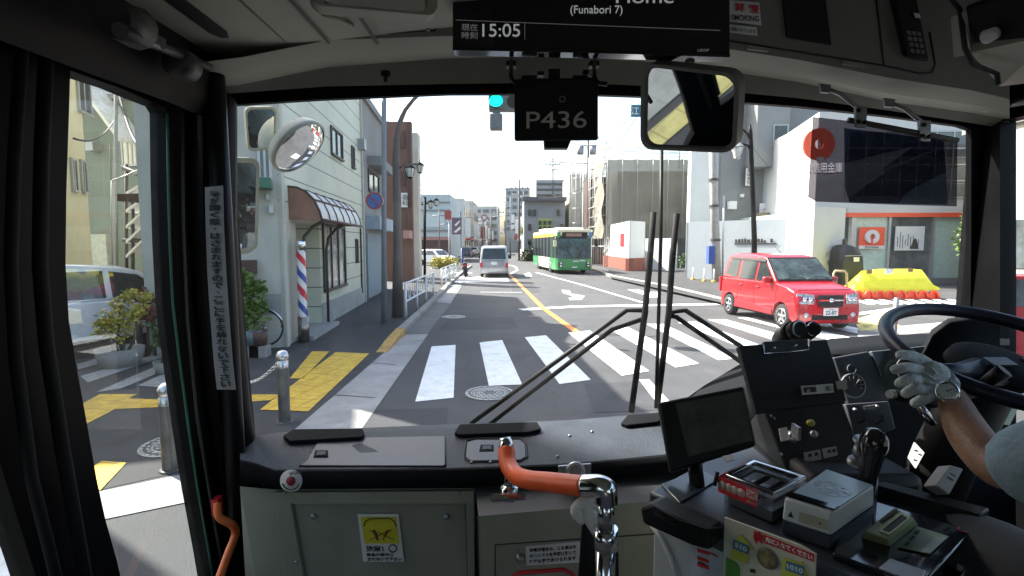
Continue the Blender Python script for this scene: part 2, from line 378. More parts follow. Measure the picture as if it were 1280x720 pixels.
# raised kerb with a flushed end
def kerb(name, pts, wdt, h, m, side=1):
    P = [G(x, y) for x, y in pts]; rows = []
    for i, p in enumerate(P):
        t = (P[min(i+1, len(P)-1)]-P[max(i-1, 0)]).normalized(); q = Vector((-t.y, t.x, 0))*side
        hh = h[i] if isinstance(h, list) else h
        rows.append([p+Vector((0, 0, 0.001)), p+Vector((0, 0, hh)), p+q*wdt+Vector((0, 0, hh)), p+q*wdt+Vector((0, 0, 0.001))])
    mb = MB(); mb.grid(rows, False); mb.add(rows[0], [(0, 1, 2, 3)]); mb.add(rows[-1], [(0, 1, 2, 3)]); return mb.build(name, m, kind='structure')
kerb('kerb', [(507, 417), (545, 377.5), (563, 357), (575, 345), (590, 333)], 0.18, 0.13, M_conc, 1)
kerb('kerb', [(484, 441), (496, 428), (507, 417.2)], 0.20, [0.02, 0.09, 0.13], mat('worn_yellow_kerb', (0.55, 0.33, 0.09), 0.8, var=0.25, scale=9, dirt=0.5), 1)
# tactile paving
def tact(pts): return sheet_px('tactile_paving', pts, M_tact, 0.012)
tact([(362, 473), (390, 439), (412, 439), (378.5, 473)])
tact([(325, 512), (350, 492.5), (419.5, 440), (461.7, 441.7), (385.5, 514)])
tact([(300, 493), (350, 493), (338, 500), (300, 503)])
tact([(105.6, 531), (100, 506), (125, 492.5), (172, 492.5), (160, 498), (226, 500), (300, 496), (300, 503), (226, 508), (144.5, 511)])
tact([(106, 590), (127, 576), (158, 578), (125, 613)])
tact([(-60, 580), (12, 590), (14, 620), (-60, 640)])
# paving and lane paint beside the door, seen in the driver's mirror
M_pave = mat('pale_paving', (.42, .41, .36), .85, var=.12, scale=3, dirt=.2); tiles(M_pave, .3, .7)
M_ptact = mat('tactile_pale', (0.70, 0.60, 0.22), 0.8, var=0.12, scale=9, dirt=0.3); tiles(M_ptact)
for x0, x1, y0, y1, m_, nm in ((-3.05, -2.75, -.6, 1.9, M_ptact, 'tactile_paving'), (-4.6, -3.2, -.6, 1.9, M_pave, 'sidewalk'), (-2.0, -1.6, -.8, 1.6, M_wpaint, 'road_line')):
    mb = MB(); mb.sheet([(x0, y0, .012), (x1, y0, .012), (x1+.3, y1, .012), (x0+.3, y1, .012)]); mb.build(nm, m_, kind='structure')
# repairs and seams in the asphalt
for i, pts in enumerate(([(560, 398), (640, 396), (648, 410), (548, 412)], [(730, 480), (800, 476), (835, 512), (742, 516)], [(640, 352), (664, 352), (676, 366), (640, 366)], [(470, 512), (560, 510), (556, 545), (440, 548)])):
    sheet_px('road_patch', pts, mat('asphalt_patch', (0.046, 0.046, 0.05), .85, var=.2, scale=2, bump=.8, bscale=90), .004)
for pts in ([(628, 372), (640, 420), (668, 520)], [(590, 362), (560, 430), (505, 540)], [(740, 372), (860, 420), (1010, 480)]):
    line(pts, .03, mat('sealed_crack', (.02, .02, .02), .6), .0065, 'sealed_crack') if False else None
# crossing stripes
for i, s in enumerate([
    [(539.5, 433), (569.5, 431), (567, 497), (519, 502)], [(599.4, 428), (627.7, 425), (652.8, 480.5), (611, 482)],
    [(656, 421.5), (682.5, 419), (738.5, 474.6), (699.4, 480)], [(710, 415.7), (737.4, 413.3), (811.5, 463.5), (777.3, 469.4)],
    [(761.9, 411.3), (784, 408.4), (873.6, 454.2), (844.4, 459.1)], [(808, 405), (829.8, 405), (920, 448), (898, 450)],
    [(847.3, 403), (869, 401.7), (985, 444), (958, 447)], [(885, 399.5), (906, 399), (1055, 440), (1025, 443)],
    [(922, 397), (945, 396), (1120, 434), (1090, 438)], [(799, 474.6), (811, 474), (840, 505), (822, 505)],
    [(960, 394), (982, 393), (1180, 430), (1152, 433)],
    [(-90, 690), (-60, 676), (60, 690), (70, 745)], [(640, 565), (690, 560), (720, 620), (650, 640)],
    ]):
    sheet_px('crossing_stripe', s, M_wpaint, 0.008)
# side crossing at far left, seen through the door
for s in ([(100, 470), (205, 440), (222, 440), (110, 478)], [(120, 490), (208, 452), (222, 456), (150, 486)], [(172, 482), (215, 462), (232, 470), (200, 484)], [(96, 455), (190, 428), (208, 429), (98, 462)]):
    sheet_px('crossing_stripe', s, mat('faded_shaded_paint', (0.3, 0.3, 0.3), 0.8, var=0.2, scale=12), 0.014)  # muted grey puts the shade on these stripes into their paint
# painted lines
def line(pts, wd, m, z=0.008, name='road_line'):
    P = [G(x, y, z) for x, y in pts]; rows = []
    for i, p in enumerate(P):
        t = (P[min(i+1, len(P)-1)]-P[max(i-1, 0)]).normalized(); q = Vector((-t.y, t.x, 0))*wd/2; rows.append([p-q, p+q])
    mb = MB(); mb.grid(rows, False); return mb.build(name, m, kind='structure')
line([(637, 343), (652, 358), (680, 386), (722, 415.5)], 0.17, M_opaint)
line([(651, 387), (720, 383), (903, 380)], 0.42, M_wpaint)
line([(670, 340.5), (735, 358), (803, 378)], 0.15, M_wpaint)
line([(600, 365), (653, 365.5)], 0.3, mat('faded_shaded_paint', (0.3, 0.3, 0.3), 0.8, var=0.2, scale=12), 0.008)
line([(634, 331), (644, 333), (647, 337.5), (637, 343)], 0.15, M_wpaint)
line([(560, 356.5), (577, 356.5)], 0.4, M_wpaint, 0.012)
line([(560, 341), (590, 341)], 0.5, M_wpaint, 0.012)
line([(778, 342), (860, 352), (905, 359)], 0.2, M_gutter, 0.008)
for arrow in ([(702, 362.5), (712, 363), (714, 367), (731, 370), (727, 374.5), (712, 375), (711, 372.5), (718, 371), (704, 366)],
              [(784, 362), (797, 361.8), (808, 365), (822, 365), (824, 372), (810, 372), (812, 369.5), (800, 367)],
              [(655, 342.5), (662, 340.5), (665, 345), (657, 346)]):
    sheet_px('lane_arrow', arrow, M_wpaint, 0.008)
# manholes
def manhole(px, py, r, label):
    c = G(px, py, 0); root = empty('manhole_cover', label, 'manhole cover', c)
    mb = MB(); mb.lathe(c, [(0, .010), (r*.97, .010), (r, .006), (r, .001)], seg=32); mb.build('lid', mat('cast_iron', (0.09, 0.09, 0.09), 0.55, 0.3, var=0.3, scale=30), root)
    mb = MB()
    for rr, n in ((.30, 8), (.52, 14), (.74, 20), (.9, 26)):
        for k in range(n):
            a = 2*math.pi*k/n; M = Matrix.Rotation(a, 3, 'Z')
            mb.box(c+Vector((math.cos(a)*rr*r, math.sin(a)*rr*r, .0135)), (.05*r*1.6, .09*r*1.6, .006), M)
    for rr in (.42, .64, .96):
        mb.lathe(c, [(r*rr-.012, .011), (r*rr-.008, .017), (r*rr+.008, .017), (r*rr+.012, .011)], seg=32)
    mb.build('pattern', mat('worn_iron', (0.36, 0.36, 0.35), 0.5, 0.3, var=0.2, scale=30), root)
    return root
manhole(612, 492, 0.33, 'round cast iron manhole cover with ring pattern below the crossing stripes')
manhole(567, 396.5, 0.33, 'pale manhole cover in the lane beside the white guard rail')
manhole(222, 556, 0.33, 'ribbed manhole cover behind the nearest bollard')
# right pavement and raised kerb
mb = MB(); mb.sheet([G(x, y, 0.10) for x, y in ((763, 347), (905, 379), (1000, 395), (1000, 340), (900, 332), (760, 334))]); mb.build('sidewalk', M_walk, kind='structure')
kerb('kerb', [(700, 331), (745, 339), (763, 346.8), (835, 361), (905, 379), (960, 391)], 0.2, 0.13, mat('kerb_pale', (0.42, 0.41, 0.34), 0.8, var=0.2, scale=6, dirt=0.5), 1)
# forecourt at right with tactile blocks and parking lines
for s in ([(1068, 400), (1105, 388), (1135, 392), (1082, 410)], [(1070, 405), (1120, 404), (1128, 409), (1075, 414)]):
    sheet_px('tactile_paving', s, mat('tactile_pale', (0.70, 0.60, 0.22), 0.8, var=0.12, scale=9, dirt=0.3), 0.012)
for i in range(9):
    x = 1062+i*17
    sheet_px('parking_line', [(x, 374), (x+7, 373.5), (x+33, 380), (x+24, 381)], M_wpaint, 0.008)
sheet_px('parking_line', [(1063, 392), (1165, 378), (1167, 380), (1065, 395)], M_wpaint, 0.008)
sheet_px('kerb', [(1072, 412), (1300, 392), (1300, 402), (1072, 424)], M_gutter, 0.008)

# ================================================================ BUILDINGS LEFT
M_green = sidingmat('green_siding', (0.60, 0.62, 0.50), gap=0.47, line=0.013, linecol=0.25)
M_plast = mat('pale_render', (0.50, 0.49, 0.42), 0.8, var=0.07, scale=1.5, bump=0.2, dirt=0.25)
M_grayr = mat('grey_render', (0.26, 0.26, 0.25), 0.8, var=0.1, scale=1.0, bump=0.2, dirt=0.3)
M_brown = mat('brown_tile', (0.15, 0.075, 0.055), 0.6, var=0.1, scale=1.4, dirt=0.2)
M_brownd = mat('brown_dark', (0.09, 0.045, 0.035), 0.6, var=0.1)
def block(root, fac, a0, a1, z0, z1, depth, m, name='wall'):
    mb = MB(); fac.box(mb, a0, a1, z0, z1, 0, -depth); return mb.build(name, m, root)
# --- barber shop
fa = Fac(G(357, 434), G(456, 377.5))
H0 = 7.15
b = empty('barber_shop', 'two storey pale green sided shop with brown arched awning and barber pole', 'building', fa.P(0, 0))
# solid wall with the entrance recess cut between 382 and 405 px
e0, _ = fa.hit(372, 350); e1, _ = fa.hit(401, 350); eh = 2.45
block(b, fa, 0, e0, 0.0, eh, 2.0, M_plast); block(b, fa, e1, fa.L, 0.0, eh, 2.0, M_green); block(b, fa, 0, fa.L, eh, H0, 2.0, M_green)
mb = MB(); fa.box(mb, e0, e1, 0.0, eh, -1.0, -1.2); mb.build('door', M_plast, b)
mb = MB(); fa.box(mb, e0-.2, e1+.25, 0.005, 0.09, 0.35, -1.0); mb.build('step', mat('tile_grey', (0.34, 0.34, 0.35), 0.6, dirt=0.2), b)
mb = MB(); fa.box(mb, e1, fa.L, 0.0, 0.55, 0.0, 0.03); mb.build('plinth', mat('plinth', (0.36, 0.38, 0.37), 0.8, dirt=0.3), b)
for q0, q1, q2 in ((-.02, .14, .05), (fa.L-.08, fa.L+.03, .06)): mb = MB(); fa.box(mb, q0, q1, 0, H0, 0.0, q2); mb.build('corner_trim', M_plast, b)
mb = MB(); fa.box(mb, -.1, fa.L+.1, H0, H0+.2, 0.12, -2.05); mb.build('roof', M_alu, b)
for r in ((413, 159, 427, 200), (439, 184, 442, 210)):
    window(b, fa, fa.rect(*r), M_dframe, M_wglass, 0.05, bars=1 if r[2]-r[0] > 6 else 0)
window(b, fa, fa.rect(403, 283, 431, 354), M_dframe, mat('shop_glass', (0.30, 0.31, 0.29), 0.12, var=0.5, scale=1.6, spec=0.7), 0.07, bars=2)
window(b, fa, fa.rect(444, 300, 446.5, 327), M_dframe, M_wglass, 0.04, bars=0)
mb = MB(); r = fa.rect(449.5, 285, 451.5, 366); fa.box(mb, *r, 0, 0.06); mb.build('drain_pipe', M_dframe, b)
mb = MB(); a_, z_ = fa.hit(448, 180); fa.box(mb, a_-.15, a_+.2, z_-.18, z_+.15, 0, .22); mb.build('vent_hood', M_steel, b)
# awning: quarter-round, brown ends, glazed ribs
a0, zt = fa.hit(360, 243); a1, _ = fa.hit(421, 262); _, zb = fa.hit(433, 279); a0b, zb0 = fa.hit(360, 277)
zt, zb = 3.14, 2.48
aw = MB(); prof = [(0.0, zt), (0.18, zt-.02), (0.35, zt-.10), (0.50, zt-.26), (0.60, zt-.48), (0.64, zb)]
n_ = 7
for k in range(n_-1):
    s0 = a0 + (a1-a0)*(k/(n_-1))+.015; s1 = a0+(a1-a0)*((k+1)/(n_-1))-.015
    aw.grid([[fa.P(s0, z, t) for t, z in prof], [fa.P(s1, z, t) for t, z in prof]])
AW = aw.build('awning', mat('awning_sheet', (0.62, 0.60, 0.56), 0.35, var=0.2, scale=3, dirt=0.3), b)
mb = MB()
for k in range(n_):
    s0 = a0+(a1-a0)*(k/(n_-1)); mb.tube([fa.P(s0, z, t) for t, z in prof], 0.022, 6)
mb.tube([fa.P(a0, zb, .65), fa.P(a1, zb, .65)], 0.035, 6); mb.tube([fa.P(a0, zt-.26, .51), fa.P(a1, zt-.26, .51)], 0.018, 6)
mb.build('rib', M_brownd, AW)
for s0 in (a0, a1):
    mb = MB(); mb.prism([fa.P(s0, zb, 0)]+[fa.P(s0, z, t) for t, z in prof], fa.u*0.03); mb.build('end_panel', mat('awning_brown', (0.27, 0.13, 0.085), 0.5, var=0.2, scale=3), AW)
for s0 in (e0-.05, e1+.12):
    mb = MB(); mb.tube([fa.P(s0, 0.02, .12), fa.P(s0, 1.85, .12), fa.P(s0, 2.15, .18), fa.P(s0, 2.36, .36), fa.P(s0, zb, .6)], 0.035, 8); mb.build('awning_bracket', M_dframe, b)
# barber pole
c = G(380, 428, 0); rt = empty('barber_pole', 'red white and blue striped barber pole on a steel stand', 'barber pole', c)
def helix(name, base, z0, z1, r, parent):
    cols = [(0.75, 0.75, 0.74), (0.60, 0.02, 0.04), (0.75, 0.75, 0.74), (0.03, 0.07, 0.33)]
    nm = ['white_band', 'red_band', 'white_band', 'blue_band']
    pitch = 0.66; seg = 28; mbs = [MB() for _ in cols]; nz = 60
    def cut(k0, k1, mbx):
        for j in range(seg):
            for i in range(nz):
                za = z0+(z1-z0)*i/nz; zb_ = z0+(z1-z0)*(i+1)/nz; an = 2*math.pi*j/seg; an2 = 2*math.pi*(j+1)/seg
                ph = (((za+zb_)/2)/pitch + (an)/(2*math.pi)) % 1.0
                if k0 <= ph < k1:
                    def q(a, z): return base+Vector((math.cos(a)*r, math.sin(a)*r, z))
                    mbx.add([q(an, za), q(an2, za), q(an2, zb_), q(an, zb_)], [(0, 1, 2, 3)], True)
    for i, mbx in enumerate(mbs):
        cut(i/4, (i+1)/4, mbx); mbx.build(nm[i], mat('pole_'+nm[i], cols[i], 0.2, var=0.03, coat=0.6), parent)
helix('s', c, 0.53, 1.88, 0.088, rt)
mb = MB(); mb.lathe(c, [(0.0, .53), (.11, .53), (.11, .02), (0, .02)]); mb.build('stand', mat('stand_steel', (0.30, 0.27, 0.24), 0.25, 0.85, var=0.3, scale=5), rt); mb = MB(); mb.lathe(c, [(.095, 1.88), (.10, 1.88), (.10, 2.04), (.08, 2.07), (0, 2.08)]); mb.build('top_cap', M_chrome, rt)
# wall meter etc on near building
# --- pale building just before the barber (side column with green balcony) 
fb = Fac(G(222, 440), G(357, 434.5))
A_ = G(250, 441); 
fb = Fac((A_.x, A_.y), (fa.A.x-.02, fa.A.y))
b = empty('rendered_house', 'pale rendered house left of the barber shop with small green balcony', 'building', fb.P(0, 0))
block(b, fb, -.8, fb.L, 0, 7.6, 6, M_plast)
mb = MB(); fb.box(mb, -.9, fb.L+.0, 7.6, 7.75, .15, -6); mb.build('roof', M_grayr, b)
mb = MB(); a0_, a1_, z0_, z1_ = fb.rect(322, 225, 341, 238); fb.box(mb, a0_-.9, a1_, z0_, z1_, 0.0, 0.5); mb.build('balcony', mat('green_trim', (0.05, 0.16, 0.10), 0.6), b)
window(b, fb, fb.rect(325, 186, 337, 222), M_alu, M_wglass, 0.05, bars=1)
mb = MB(); r_ = fb.rect(337, 257, 343, 267); fb.box(mb, *r_, 0, .18); r_ = fb.rect(333, 243, 337, 250); fb.box(mb, *r_, 0, .1); mb.build('meter_box', M_alu, b)
mb = MB(); r_ = fb.rect(300, 325, 322, 342); fb.box(mb, *r_, 0, .25); mb.build('canopy', M_brownd, b)
mb = MB(); r_ = fb.rect(330, 368, 352, 392); fb.box(mb, *r_, 0.0, .02); mb.build('wall_panel', mat('panel_grey', (0.3, 0.31, 0.3), 0.7), b)
for i in range(4):
    for j in range(2):
        pass
# --- buildings seen through the door glass (across the side street)
def facb(name, label, A, B, h, depth, m, roofm=None, rise=0.15):
    f = Fac(A, B); rt = empty(name, label, 'building', f.P(0, 0)); block(rt, f, 0, f.L, 0, h, depth, m)
    mb = MB(); f.box(mb, -.12, f.L+.12, h, h+rise, .15, -depth); mb.build('roof', roofm or M_grayr, rt); return rt, f
M_cream = mat('cream_render', (0.62, 0.57, 0.40), 0.8, var=0.05, scale=1.5, dirt=0.15)
M_teal = mat('grey_green_wall', (0.17, 0.21, 0.19), 0.8, var=0.08, scale=1.2, dirt=0.25)
A_ = D(40, 305, 10.0); B_ = D(114, 305, 12.2)
rt, f = facb('cream_house', 'cream rendered house with dark shutters at the edge of the door glass', (A_.x, A_.y), (B_.x, B_.y), 9.5, 6, M_cream)
for r in ((95, 92, 112, 144), (88, 200, 95, 238), (100, 202, 107, 240)):
    window(rt, f, f.rect(*r), M_alu, M_dframe, .05, bars=1)
A_ = D(100, 305, 16.5); B_ = D(182, 305, 16.0)
rt, f = facb('teal_house', 'grey green house with sloping eave behind the silver car', (A_.x, A_.y), (B_.x, B_.y), 6.4, 7, M_teal)
mb = MB(); p0 = f.P(-.3, 6.45, .9); p1 = f.P(f.L*.62, 6.45, .9); p2 = f.P(f.L+.25, 4.95, .9)
mb.prism([p0, p1, p2, p2+Vector((0, 0, .14)), p1+Vector((0, 0, .14)), p0+Vector((0, 0, .14))], -f.n*8); mb.build('eave', mat('eave_white', (0.6, 0.6, 0.58), 0.6), rt)
window(rt, f, f.rect(153, 162, 183, 205), M_alu, M_white, .06, bars=4)
mb = MB(); r_ = f.rect(118, 180, 128, 190); f.box(mb, *r_, 0, .3); mb.build('vent_hood', M_alu, rt)
mb = MB(); r_ = f.rect(110, 293, 147, 345); f.box(mb, *r_, .02, .3); mb.build('signboard', mat('pale_panel', (0.42, 0.46, 0.42), 0.7), rt)
window(rt, f, f.rect(86, 305, 108, 345), M_dframe, M_wglass, .06, bars=1)
A_ = D(110, 305, 30); B_ = D(215, 305, 31)
rt, f = facb('white_flats', 'white flats with long balconies behind the grey green house', (A_.x, A_.y), (B_.x, B_.y), 12.4, 8, M_white)
for r in ((118, 117, 138, 126), (146, 118, 158, 126), (162, 138, 182, 152), (118, 134, 135, 142)):
    window(rt, f, f.rect(*r), M_alu, M_wglass, .06, bars=2)
mb = MB()
for z in (9.9, 7.4): f.box(mb, 0, f.L, z, z+.9, 0.02, 1.0)
mb.build('balcony', M_white, rt)
A_ = D(183, 305, 11.5); B_ = D(240, 305, 11.2)
rt, f = facb('grey_panel_building', 'grey panelled building beside the outdoor steel stair', (A_.x, A_.y), (B_.x, B_.y), 8.8, 6, mat('panel_wall', (0.27, 0.30, 0.29), 0.7, var=0.07, scale=1.5, dirt=0.2))
mb = MB(); f.box(mb, 0, f.L, 2.9, 3.05, 0, .6); mb.build('canopy', M_brownd, rt)
mb = MB(); f.box(mb, .1, f.L, .1, 2.4, 0.01, .06); mb.build('shutter', mat('shutter_grey', (0.22, 0.23, 0.22), 0.6), rt)
# outdoor steel stair
c = D(172, 305, 13.0); c.z = 0
rt = empty('outdoor_stair', 'dark steel outdoor stair with bright white treads', 'stair', c)
mb = MB()
for px_, y0, y1 in ((158, 205, 350), (181, 225, 350), (166, 250, 350)):
    a_, b_ = D(px_, y0, 13), D(px_, y1, 13); mb.tube([a_, b_], .04, 6)
for a_, b_ in (((155, 245), (212, 252)), ((155, 210), (182, 222)), ((155, 300), (200, 302)), ((175, 268), (212, 270))):
    mb.tube([D(*a_, 13), D(*b_, 13)], .06, 6)
mb.build('frame', M_dframe, rt)
mb = MB()
for a_, b_ in (((157, 240), (181, 226)), ((157, 262), (172, 251)), ((157, 282), (180, 261)), ((157, 301), (181, 278)), ((157, 319), (180, 296))):
    P, Q = D(*a_, 12.9), D(*b_, 12.9); mb.prism([P, Q, Q+Vector((0, .5, 0)), P+Vector((0, .5, 0))], (0, 0, -.07))
mb.build('tread', M_white, rt)

# --- street to the left beyond the barber
def pbox(root, name, px0, px1, ptop, d, m, depth=6, pbot=None):
    """camera-facing block at distance d"""
    P, Q = D(px0, 305, d), D(px1, 305, d); zt = D(px0, ptop, d).z; zb_ = 0 if pbot is None else D(px0, pbot, d).z
    mb = MB(); mb.b2((P.x, d, zb_), (Q.x, d+depth, zt)); return mb.build(name, m, root)
fc = Fac((fa.P(fa.L, 0).x-.05, fa.P(fa.L, 0).y+.25), (G(484, 361).x, G(484, 361).y))
b = empty('grey_shop_house', 'weathered grey house with blue ground floor shutter next to the green shop', 'building', fc.P(0, 0))
block(b, fc, 0, fc.L, 0, 7.0, 6, M_grayr); mb = MB(); fc.box(mb, 0, fc.L, 7.0, 7.25, .1, -6); mb.build('roof', M_grayr, b)
mb = MB(); r_ = fc.rect(457, 291, 480, 375); fc.box(mb, r_[0], r_[1], .05, r_[3], 0, .06); mb.build('shutter', mat('blue_shutter', (0.20, 0.28, 0.33), 0.6, dirt=.2), b)
mb = MB(); r_ = fc.rect(457, 270, 481, 290); fc.box(mb, *r_, 0.0, .5); mb.build('signboard', mat('pale_blue_board', (0.36, 0.43, 0.50), 0.6), b)
window(b, fc, fc.rect(460, 213, 473, 243), M_dframe, M_wglass, .1, bars=1); mb = MB(); r_ = fc.rect(459, 206, 475, 209); fc.box(mb, *r_, 0, .5); mb.build('canopy', M_grayr, b)
b = empty('brown_tower_house', 'tall brown tiled building with recessed top balcony beyond the lamp post', 'building', D(500, 305, 27.5))
pbox(b, 'wall', 479, 516, 152, 27.5, M_brown, .4)
for y0, y1 in ((164, 185), (214, 232), (255, 285)): pbox(b, 'window', 499, 508, y0, 27.44, M_brownd, .05, y1)
pbox(b, 'side_strip', 511.5, 516.3, 152, 27.4, M_brownd, .08, 290); pbox(b, 'signboard', 502.5, 510, 241, 27.3, M_white, .1, 259)
text('歯\n科', D(506.3, 250, 27.25), (1, 0, 0), (0, 0, 1), .6, M_ink, b, align='CENTER')
pbox(b, 'awning', 504, 512, 288, 26.6, mat('awning_pink', (0.45, 0.25, 0.22), .7), .8, 298)
b = empty('white_slim_building', 'slim white building with small hanging signs behind the brown tower', 'building', D(520, 305, 30))
pbox(b, 'wall', 490, 524, 166, 30, M_plast, .8)
for y0 in (185, 205, 235): pbox(b, 'sign', 524, 526, y0, 29.5, M_white, .3, y0+12)
b = empty('pale_corner_building', 'low pale blue building with grooved front at the next corner', 'building', D(545, 305, 58))
pbox(b, 'wall', 524, 563, 243, 58, mat('pale_blue_wall', (0.46, 0.53, 0.54), .6, var=.08, scale=.6), 12)
for y0, y1, mm in ((252, 254, M_grayr), (262, 264, M_grayr), (287, 290, M_grayr), (296, 300, mat('pink_band', (0.42, 0.2, 0.18), .6)), (300, 330, M_brownd)): pbox(b, 'band', 525, 563, y0, 57.9, mm, .2, y1)
pbox(b, 'window', 530, 556, 266, 57.85, mat('pale_glass', (0.5, 0.58, 0.6), .2), .3, 284)
b = empty('grey_apartment_block', 'wide grey apartment block closing the far end of the street', 'building', D(595, 305, 140))
pbox(b, 'wall', 561, 623, 258, 140, mat('far_grey', (0.34, 0.36, 0.38), .8, var=.1, scale=.3), 15)
for i in range(6):
    for j in range(5): pbox(b, 'window', 564+i*10, 571+i*10, 262+j*9, 139.8, M_wglass, .3, 266+j*9)
b = empty('grey_tower_block', 'pale grey tower block rising beyond the far poles', 'building', D(646, 305, 120))
pbox(b, 'wall', 632, 662, 235, 120, mat('far_grey2', (0.40, 0.42, 0.42), .8, var=.1, scale=.3), 15)
for i in range(4):
    for j in range(6): pbox(b, 'window', 634+i*7, 638.5+i*7, 239+j*9, 119.8, M_wglass, .3, 243+j*9)
b = empty('banded_office', 'grey office with dark horizontal bands above the oncoming bus', 'building', D(690, 305, 75))
pbox(b, 'wall', 670, 711, 225, 75, mat('band_grey', (0.25, 0.26, 0.28), .8, var=.08), 12)
for j in range(5): pbox(b, 'window', 671, 710, 229+j*7, 74.9, M_dglass, .2, 231.5+j*7)
_k = 0
b = empty('grey_blank_building', 'blank grey building with green window bay behind the oncoming bus', 'building', D(675, 305, 62))
pbox(b, 'wall', 655, 706, 247, 62, mat('blank_grey', (0.30, 0.31, 0.32), .8, var=.08), 12); pbox(b, 'signboard', 672, 690, 273, 61.9, mat('sign_green', (0.35, .45, .15), .6), .3, 290)
pbox(b, 'canopy', 653, 708, 246, 61.2, mat('dark_canopy', (.13, .13, .14), .7), 1, 251)
for x_, y_ in ((660, 262), (666, 262), (660, 280), (696, 262), (700, 280), (660, 298)): pbox(b, 'window', x_, x_+4, y_, 61.8, M_dglass, .2, y_+8)
for i in range(3):
    for j in range(2): pbox(b, 'window', 673+i*6, 677+i*6, 276+j*7, 61.8, M_dglass, .2, 281+j*7)
# small shop fronts lining both sides far down the street
rnd = random.Random(5)
fcols = [(.55, .55, .52), (.45, .42, .38), (.35, .36, .38), (.6, .58, .5), (.32, .22, .18), (.5, .52, .55)]
adj = ['white', 'tan', 'slate grey', 'ivory', 'brick brown', 'silver grey']
k = 0
for side, x_a, x_b, ya, yb, n in (('left', 563, 592, 62, 130, 6), ('right', 626, 654, 62, 130, 6)):
    for i in range(n):
        t0 = i/n; t1 = (i+1)/n
        d0 = 79+68*t0*1.3; sc = 68
        # frontage runs along the street: left edge nearer
        if side == 'left': xw0 = D(563, 305, 62).x + 1.5*i*.25; 
        else: xw0 = D(655, 305, 62).x + 1.2*i*.55
        h = rnd.uniform(5.5, 11); wdt = 8
        lo = (xw0-wdt if side == 'left' else xw0, d0, 0); hi = (xw0 if side == 'left' else xw0+wdt, d0+13, h)
        b = empty('street_building', f'distant {adj[i]} shop building on the {side} side of the far street', 'building', (xw0, d0, 0))
        MB().b2(lo, hi).build('wall', mat('far_'+adj[i], fcols[i], .8, var=.1), b)
        for z in (1.2, 3.8, 6.4):
            if z+1.4 < h:
                xf = xw0 + (.03 if side == 'left' else -.03)
                for yy in (2, 6, 10): MB().b2((xf-.03, d0+yy, z), (xf+.03, d0+yy+2, z+1.3)).build('window', M_dglass, b)
        xs_ = xw0+(.5 if side == 'left' else -.5)
        MB().b2((xs_-.45, d0+1, 3.2), (xs_+.45, d0+1.25, 5.2+rnd.random())).build('signboard', [M_white, mat('sign_red', (.35, .06, .05), .5), mat('sign_blue', (.06, .15, .4), .5), M_white][rnd.randrange(4)], b)
        MB().b2((min(xw0, xw0+(.9 if side == 'left' else -.9)), d0+3, 2.7), (max(xw0, xw0+(.9 if side == 'left' else -.9)), d0+11, 2.9)).build('awning', [M_white, M_redink, M_alu][rnd.randrange(3)], b)
# building behind everything, right side street wall continuing
# ================================================================ BUILDINGS RIGHT
M_wbright = mat('white_wall', (0.72, 0.73, 0.70), 0.7, var=0.04, scale=1.0, dirt=0.1)
M_net = meshmat('scaffold_net', (0.27, 0.25, 0.20), 0.88)
M_pipe = mat('scaffold_pipe', (0.42, 0.42, 0.40), 0.45, 0.5)
# --- scaffolded building
b = empty('scaffolded_building', 'building under scaffolding wrapped in grey brown netting', 'building', D(810, 305, 44))
P, Q = D(771, 305, 45.5), D(886, 305, 45.5)
zt = D(800, 199, 44).z
MB().b2((P.x, 45.5, 0), (Q.x, 56, zt-.8)).build('wall', M_grayr, b)
# netting: gently billowing sheets with lacing seams
rows = []; nx = 46; nz = 14
xa, xb = D(757, 305, 44).x, D(888, 305, 44).x; zb_ = D(800, 283, 44).z-1
for j in range(nz+1):
    r_ = []
    for i in range(nx+1):
        x = xa+(xb-xa)*i/nx; z = zb_+(zt-zb_)*j/nz
        seg = abs(math.sin(math.pi*i/nx*7)); r_.append((x, 44-.06*seg-.05*math.sin(j*.9+i*1.3), z - (0.07*seg if j == nz else 0) + (.5*(1-i/3) if False else 0)))
    rows.append(r_)
MB().grid(rows).build('netting', M_net, b)
rows = []
xs0 = D(757, 305, 44).x; ys1 = 57
for j in range(nz+1):
    rows.append([(xs0 - .3 + .12*math.sin(i*.7+j), 44+(5)*i/8, zb_+(zt-zb_)*j/nz) for i in range(9)])
MB().grid(rows).build('netting', M_net, b)
mb = MB()
for i in range(8):
    x = xa+(xb-xa)*i/7; mb.tube([(x, 43.75, 0), (x, 43.75, zt+rnd.uniform(.3, 1.5))], .018, 5)
    if i < 7: 
        for zz in (zt+.45, zt+.95): mb.tube([(x, 43.7, zz), (xa+(xb-xa)*(i+1)/7, 43.7, zz)], .03, 5)
for i in range(22):
    x = xa+(xb-xa)*rnd.random(); mb.tube([(x, 46, zt-.5), (x, 46, zt+rnd.uniform(.5, 2.2))], .03, 5)
for i in range(5):
    x = xa+(xb-xa)*rnd.random(); q_ = rnd.uniform(.3, 1.3); mb.tube([(x, 45, zt+q_), (x+rnd.uniform(1, 3), 45, zt+q_)], .03, 5)
for zz in (zb_,): mb.tube([(xa, 43.75, zz), (xb, 43.75, zz)], .02, 5)
mb.build('scaffold_pipe', M_pipe, b)
mb = MB(); x0_ = D(737, 305, 49).x; x1_ = D(760, 305, 44).x
for i in range(5):
    for jj in (0, 1):
        x = x0_+(x1_-x0_)*i/4; mb.tube([(x, 49-i*1.2+jj*1.1, 0), (x, 49-i*1.2+jj*1.1, zt+rnd.uniform(.2, 1.4))], .04, 5)
